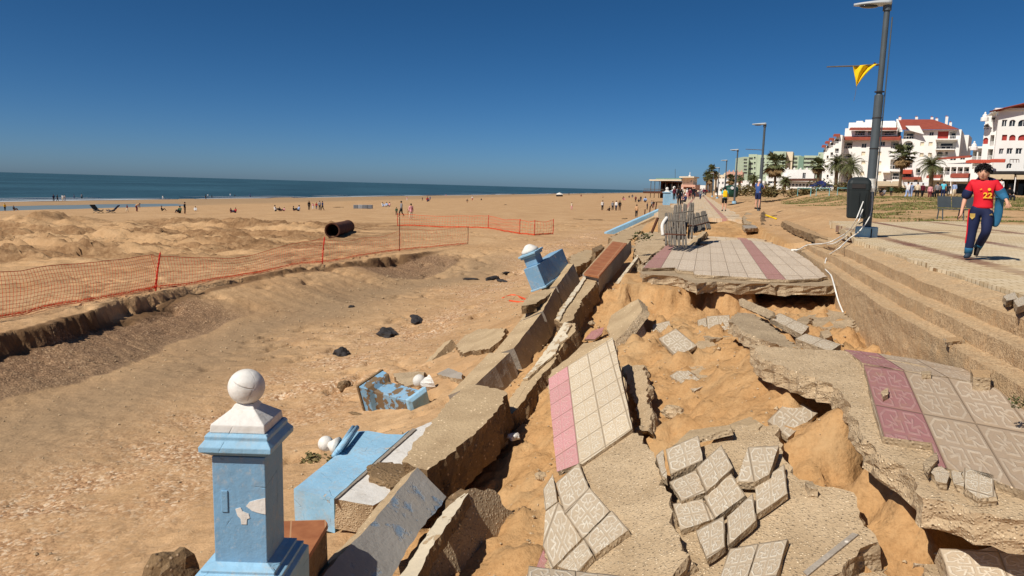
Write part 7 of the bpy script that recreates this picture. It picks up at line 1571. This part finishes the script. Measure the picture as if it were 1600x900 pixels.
# ---------------------------------------------------------------- the boy in the red football shirt
def boy():
    g = W(1524, 405, .535); s = 149 / FPX * g.y * 1.0 / 1.7
    r = empty('person', g, 'boy in a red football shirt with yellow number 22 and navy trousers', 'person'); r.scale = (s, s, s); r.rotation_euler = (0, 0, R(-4) - math.atan2(g.x, g.y))
    j = pose('stand', None)
    j.update(pel=(0.02, 0, .93), sp=(.02, .0, 1.08), ch=(.01, 0, 1.26), nk=(0, -.02, 1.40), hd=(-.02, -.06, 1.52), shl=(-.175, 0, 1.34), ell=(-.26, .02, 1.08), wrl=(-.285, -.06, .86), hal=(-.29, -.09, .775),
             shr=(.18, 0, 1.34), elr=(.30, -.02, 1.14), wrr=(.37, -.15, 1.05), har=(.39, -.20, .99), hpl=(-.075, 0, .88), knl=(-.10, -.02, .47), anl=(-.12, .0, .09), tol=(-.14, -.15, .045), hpr=(.11, 0, .88), knr=(.12, -.10, .50), anr=(-.0, .22, .20), tor=(-.01, .14, .06))
    ch = body_chains(j)
    # five fingers on each hand, rooted inside the palm
    for n_ in 'lr':
        w_ = Vector(j['wr' + n_]); h = Vector(j['ha' + n_]); d = (h - w_).normalized(); sd_ = d.cross(Vector((1, 0, 0)) if n_ == 'l' else Vector((0, 0, 1))).normalized(); pn = d.cross(sd_).normalized()
        for i, (off, ln) in enumerate(((-.024, .062), (-.008, .072), (.008, .068), (.024, .052))):
            a = h + sd_ * off * .6; b_ = h + sd_ * off * 1.25 + d * ln * .55 + pn * .006; c = b_ + d * ln * .4 + pn * .022
            ch.append([(tuple(h), .034), (tuple(a + d * .02), .011), (tuple(b_), .0095), (tuple(c), .0085)])
        ch.append([(tuple(h), .034), (tuple(h - d * .02 - sd_ * .03), .011), (tuple(h - sd_ * .052 + d * .015 + pn * .012), .010), (tuple(h - sd_ * .056 + d * .04 + pn * .02), .009)])
    link('body', skinmesh(ch, sub=2), SKIN2, r)
    red = simple('red_football_shirt', C8(206, 26, 42), .7, .08, 5); navy = simple('navy_tracksuit', C8(26, 34, 66), .75, .12, 5); teal = simple('teal_jacket', C8(40, 96, 128), .7, .15, 6); yel = simple('shirt_yellow', C8(232, 178, 50), .7, .05)
    link('shirt', skinmesh(top_chains(j, .3, .022), sub=2), red, r); link('trousers', skinmesh(leg_chains(j, False, .024), sub=2), navy, r)
    L = lambda a, b_, t: tuple(j[a][i] * (1 - t) + j[b_][i] * t for i in range(3))
    link('left_sleeve', skinmesh([[(L('shl', 'ell', .35), .085), (L('shl', 'ell', .7), .09), (L('shl', 'ell', 1.1), .085)]], sub=2), navy, r).name = 'sleeve'
    link('jacket', skinmesh([[(L('shr', 'elr', .2), .085), (L('shr', 'elr', .6), .085), (j['elr'], .075), (L('elr', 'wrr', .5), .068), (L('elr', 'wrr', .85), .06)], [(L('shr', 'elr', .6), .085), ((.255, .06, 1.02), (.07, .06)), ((.26, .07, .82), (.075, .05)), ((.24, .06, .66), (.07, .045)), ((.22, .05, .58), (.05, .04))]], sub=2), teal, r)
    link('jacket_collar', skinmesh([[((-.13, .04, 1.385), .05), ((-.06, .08, 1.42), .045), ((.06, .08, 1.42), .045), ((.14, .04, 1.385), .055), ((.2, .0, 1.33), .07)]], sub=1), navy, r)
    # side stripe and hems
    for (a, b_, x, mt) in ((0, 1, -.012, yel), (0, 1, -.030, red)):
        mb = MB(); mb.tube([Vector(L('hpl', 'knl', .0)) + Vector((-.098, x * 1.6 - .02, 0)), Vector(L('hpl', 'knl', .5)) + Vector((-.088, x * 1.6 - .01, 0)), Vector(j['knl']) + Vector((-.068, x * 1.6, 0)), Vector(L('knl', 'anl', .5)) + Vector((-.066, x * 1.6, 0))], .011, 6); mb.build('side_stripe', mt, r)
    for n_ in 'lr':
        a = Vector(L('kn' + n_, 'an' + n_, .80)); b_ = Vector(L('kn' + n_, 'an' + n_, 1.0)); mb = MB(); mb.tube([Vector(L('kn' + n_, 'an' + n_, .72)), a, b_], [.070, .068, .064], 16); mb.build('trouser_hem', teal, r, smooth=True)
        a = Vector(j['an' + n_]); t = Vector(j['to' + n_]); mb = MB(); mb.tube([a + Vector((0, .065, -.035)), a + Vector((0, .02, -.02)), a + Vector((0, -.06, -.03)), t + Vector((0, -.01, 0))], [.042, .055, .05, .036], 12); mb.build('shoe', M['dark'] if n_ == 'r' else simple('dark_blue_trainer', C8(44, 58, 74), .6), r, smooth=True)
    # head: face, ears, hair
    hd = Vector(j['hd']); mb = MB()
    b = MB(); b.ball(hd + Vector((0, -.005, -.005)), .098, 22, (.84, .98, 1.18)); b.ball(hd + Vector((0, -.03, -.075)), .06, 16, (.9, .9, .8)); b.ball(hd + Vector((0, -.104, -.015)), .017, 10, (.8, 1, 1.4)); 
    b.build('face', SKIN2, r, smooth=True)
    for sx in (-1, 1):
        b = MB(); b.ball(hd + Vector((sx * .084, .01, -.005)), .022, 10, (.5, .8, 1.3)); b.build('ear', SKIN2, r, smooth=True)
        b = MB(); b.ball(hd + Vector((sx * .034, -.088, .012)), .013, 10, (1.2, .5, .7)); b.build('eye', M['dark'], r, smooth=True)
        b = MB(); b.tube([hd + Vector((sx * .015, -.098, .034)), hd + Vector((sx * .052, -.088, .034))], .006, 6); b.build('eyebrow', HAIR, r)
    b = MB(); b.tube([hd + Vector((-.022, -.098, -.058)), hd + Vector((0, -.103, -.061)), hd + Vector((.022, -.098, -.058))], .007, 6); b.build('mouth', simple('lips', C8(150, 84, 76)), r, smooth=True)
    rnd = random.Random(5); b = MB(); c0 = hd + Vector((0, .018, .040)); b.ball(c0, .108, 18, (.93, 1.02, .92))
    for i in range(170):
        a = rnd.uniform(0, 2 * math.pi); e = rnd.uniform(-.25, 1.4); d = Vector((math.cos(a) * math.cos(e), math.sin(a) * math.cos(e), math.sin(e)))
        if d.y < -.6 and d.z < .25: continue
        p = c0 + Vector((d.x * .1, d.y * .11, d.z * .1)); t = (d + Vector((rnd.uniform(-.5, .5), rnd.uniform(-.7, .2), -.8))).normalized(); b.tube([p, p + t * .03 + d * .012, p + t * .055], [.012, .009, .003], 5)
    b.build('hair', HAIR, r, smooth=True)
    # number and badges as raised cloth shapes
    def text(body, size, loc, nm):
        cu = bpy.data.curves.new('t', 'FONT'); cu.body = body; cu.size = size; cu.extrude = .004; cu.offset = .004; cu.align_x = 'CENTER'; to = bpy.data.objects.new('t', cu); COL.objects.link(to)
        dg = bpy.context.evaluated_depsgraph_get(); dg.update(); me = bpy.data.meshes.new_from_object(to.evaluated_get(dg)); bpy.data.objects.remove(to)
        for v in me.vertices:      # wrap round the chest
            x, y = v.co.x, v.co.y; X = loc[0] + x; v.co = Vector((X, loc[1] + abs(X) * abs(X) * 1.6 - v.co.z - .0, loc[2] + y))
        return link(nm, me, yel, r, None)
    text('22', .135, (.085, -.146, 1.085), 'shirt_number')
    mb = MB(); mb.add([(-.045, -.150, 1.225), (-.005, -.150, 1.235), (-.015, -.150, 1.25), (-.045, -.156, 1.225), (-.005, -.156, 1.235), (-.015, -.156, 1.25)], [(3, 4, 5), (0, 2, 1), (0, 1, 4, 3), (1, 2, 5, 4), (2, 0, 3, 5)]); mb.build('chest_mark', yel, r)
    mb = MB(); mb.lathe([(.026, 0), (.024, .006)], 8, (.10, -.143, 1.235), Matrix.Rotation(R(90), 3, 'X')); mb.build('chest_badge', yel, r)
    gold = simple('faded_gold_print', C8(170, 140, 70), .7)
    pts = [(-.04, .05), (.04, .05), (.04, -.01), (0, -.055), (-.04, -.01)]; mb = MB(); c = Vector((-.11, -.128, .76)); vs = [c + Vector((x, abs(x) * .4, z)) for x, z in pts] + [c + Vector((x, .02, z)) for x, z in pts]; mb.add(vs, [(0, 1, 2, 3, 4)] + [(i, i + 5, (i + 1) % 5 + 5, (i + 1) % 5) for i in range(5)]); mb.build('trouser_crest', gold, r)
    for q, (h) in enumerate((.012, .022, .032)):
        c = Vector((.15 + q * .014, -.135, .79)); mb = MB(); mb.box(c + Vector((0, 0, h / 2)), .009, .006, h, Matrix.Rotation(R(-25), 3, 'Y')); mb.build('trouser_mark', gold, r)
boy()
# ---------------------------------------------------------------- small things on the beach
def crate_row(px, n_, dist_px, label):
    for i in range(n_):
        g = ground(px + i * 7.6, 326); s_ = 1.0; mb = MB(); w_ = 6.6 / FPX * g.y; mb.bb((-w_ / 2, -.3, 0), (w_ / 2, .3, .62)); r_ = None
        o = mb.build('windbreak', flat(C8(*((128, 130, 134) if i != 1 else (168, 170, 172)))), loc=g, bevel=.03); tag(o, ('leftmost', 'pale second', 'third', 'rightmost dark')[i] + ' of four grey boxes standing on the far sand', 'box', 'grey boxes on the far sand')
        mb = MB(); 
        for q in (-.3, 0, .3): mb = MB(); mb.box((q * w_, -.305, .31), .05, .02, .56); mb.build('rib', M['dark'], o)
crate_row(556, 4, 0, '')
def lounger(px, py, sc, label, col, yaw):
    g = ground(px, py); r = empty('beach_chair', g, label, 'beach chair', 'dark beach chairs behind the mounds'); b = MB(); b.box((0, 0, .25), .6, .7, .06); b.build('seat', col, r); b = MB(); b.box((0, .55, .55), .6, .06, .8, Matrix.Rotation(R(-45), 3, 'X')); b.build('backrest', col, r)
    for sx in (-1, 1):
        b = MB(); b.tube([(sx * .3, -.4, 0), (sx * .3, .5, .45)], .03, 5); b.build('leg', M['rail'], r)
        b = MB(); b.tube([(sx * .3, .4, 0), (sx * .3, -.35, .4)], .03, 5); b.build('leg', M['rail'], r)
    r.rotation_euler = (0, 0, R(yaw)); r.scale = (sc,) * 3
lounger(154, 333, 1.25, 'left dark beach chair behind the brown mounds', flat(pal['black']), 70); lounger(173, 333, 1.25, 'right dark beach chair behind the brown mounds', flat(pal['navy']), -80)
def tent():
    g = ground(874, 307); r = empty('beach_tent', g, 'small white topped beach tent far out on the sand', 'tent'); b = MB(); b.lathe([(2.4, 1.2), (1.0, 2.0), (.1, 2.3)], 8); b.build('canopy', M['white'], r)
    b = MB(); b.lathe([(2.0, 0), (2.1, .9)], 8); b.build('body', flat(pal['dark']), r)
tent()
def ridge_logs():
    for i, (px, py, lab) in enumerate(((530, 324, 'thin brown log lying on the far sand left of the grey boxes'), (790, 382 - 62, 'brown weed line far beyond the nets'), (905, 381 - 38, 'dark weed patch right of the lone child'), (932, 344, 'second dark weed patch right of the lone child'), (976, 342, 'dark weed patch before the foot of the stairs'))):
        o = rock('debris', ground(px, py), .5, M['rock'], lab, 'debris', (1.8, .5, .16), 60 + i)
ridge_logs()
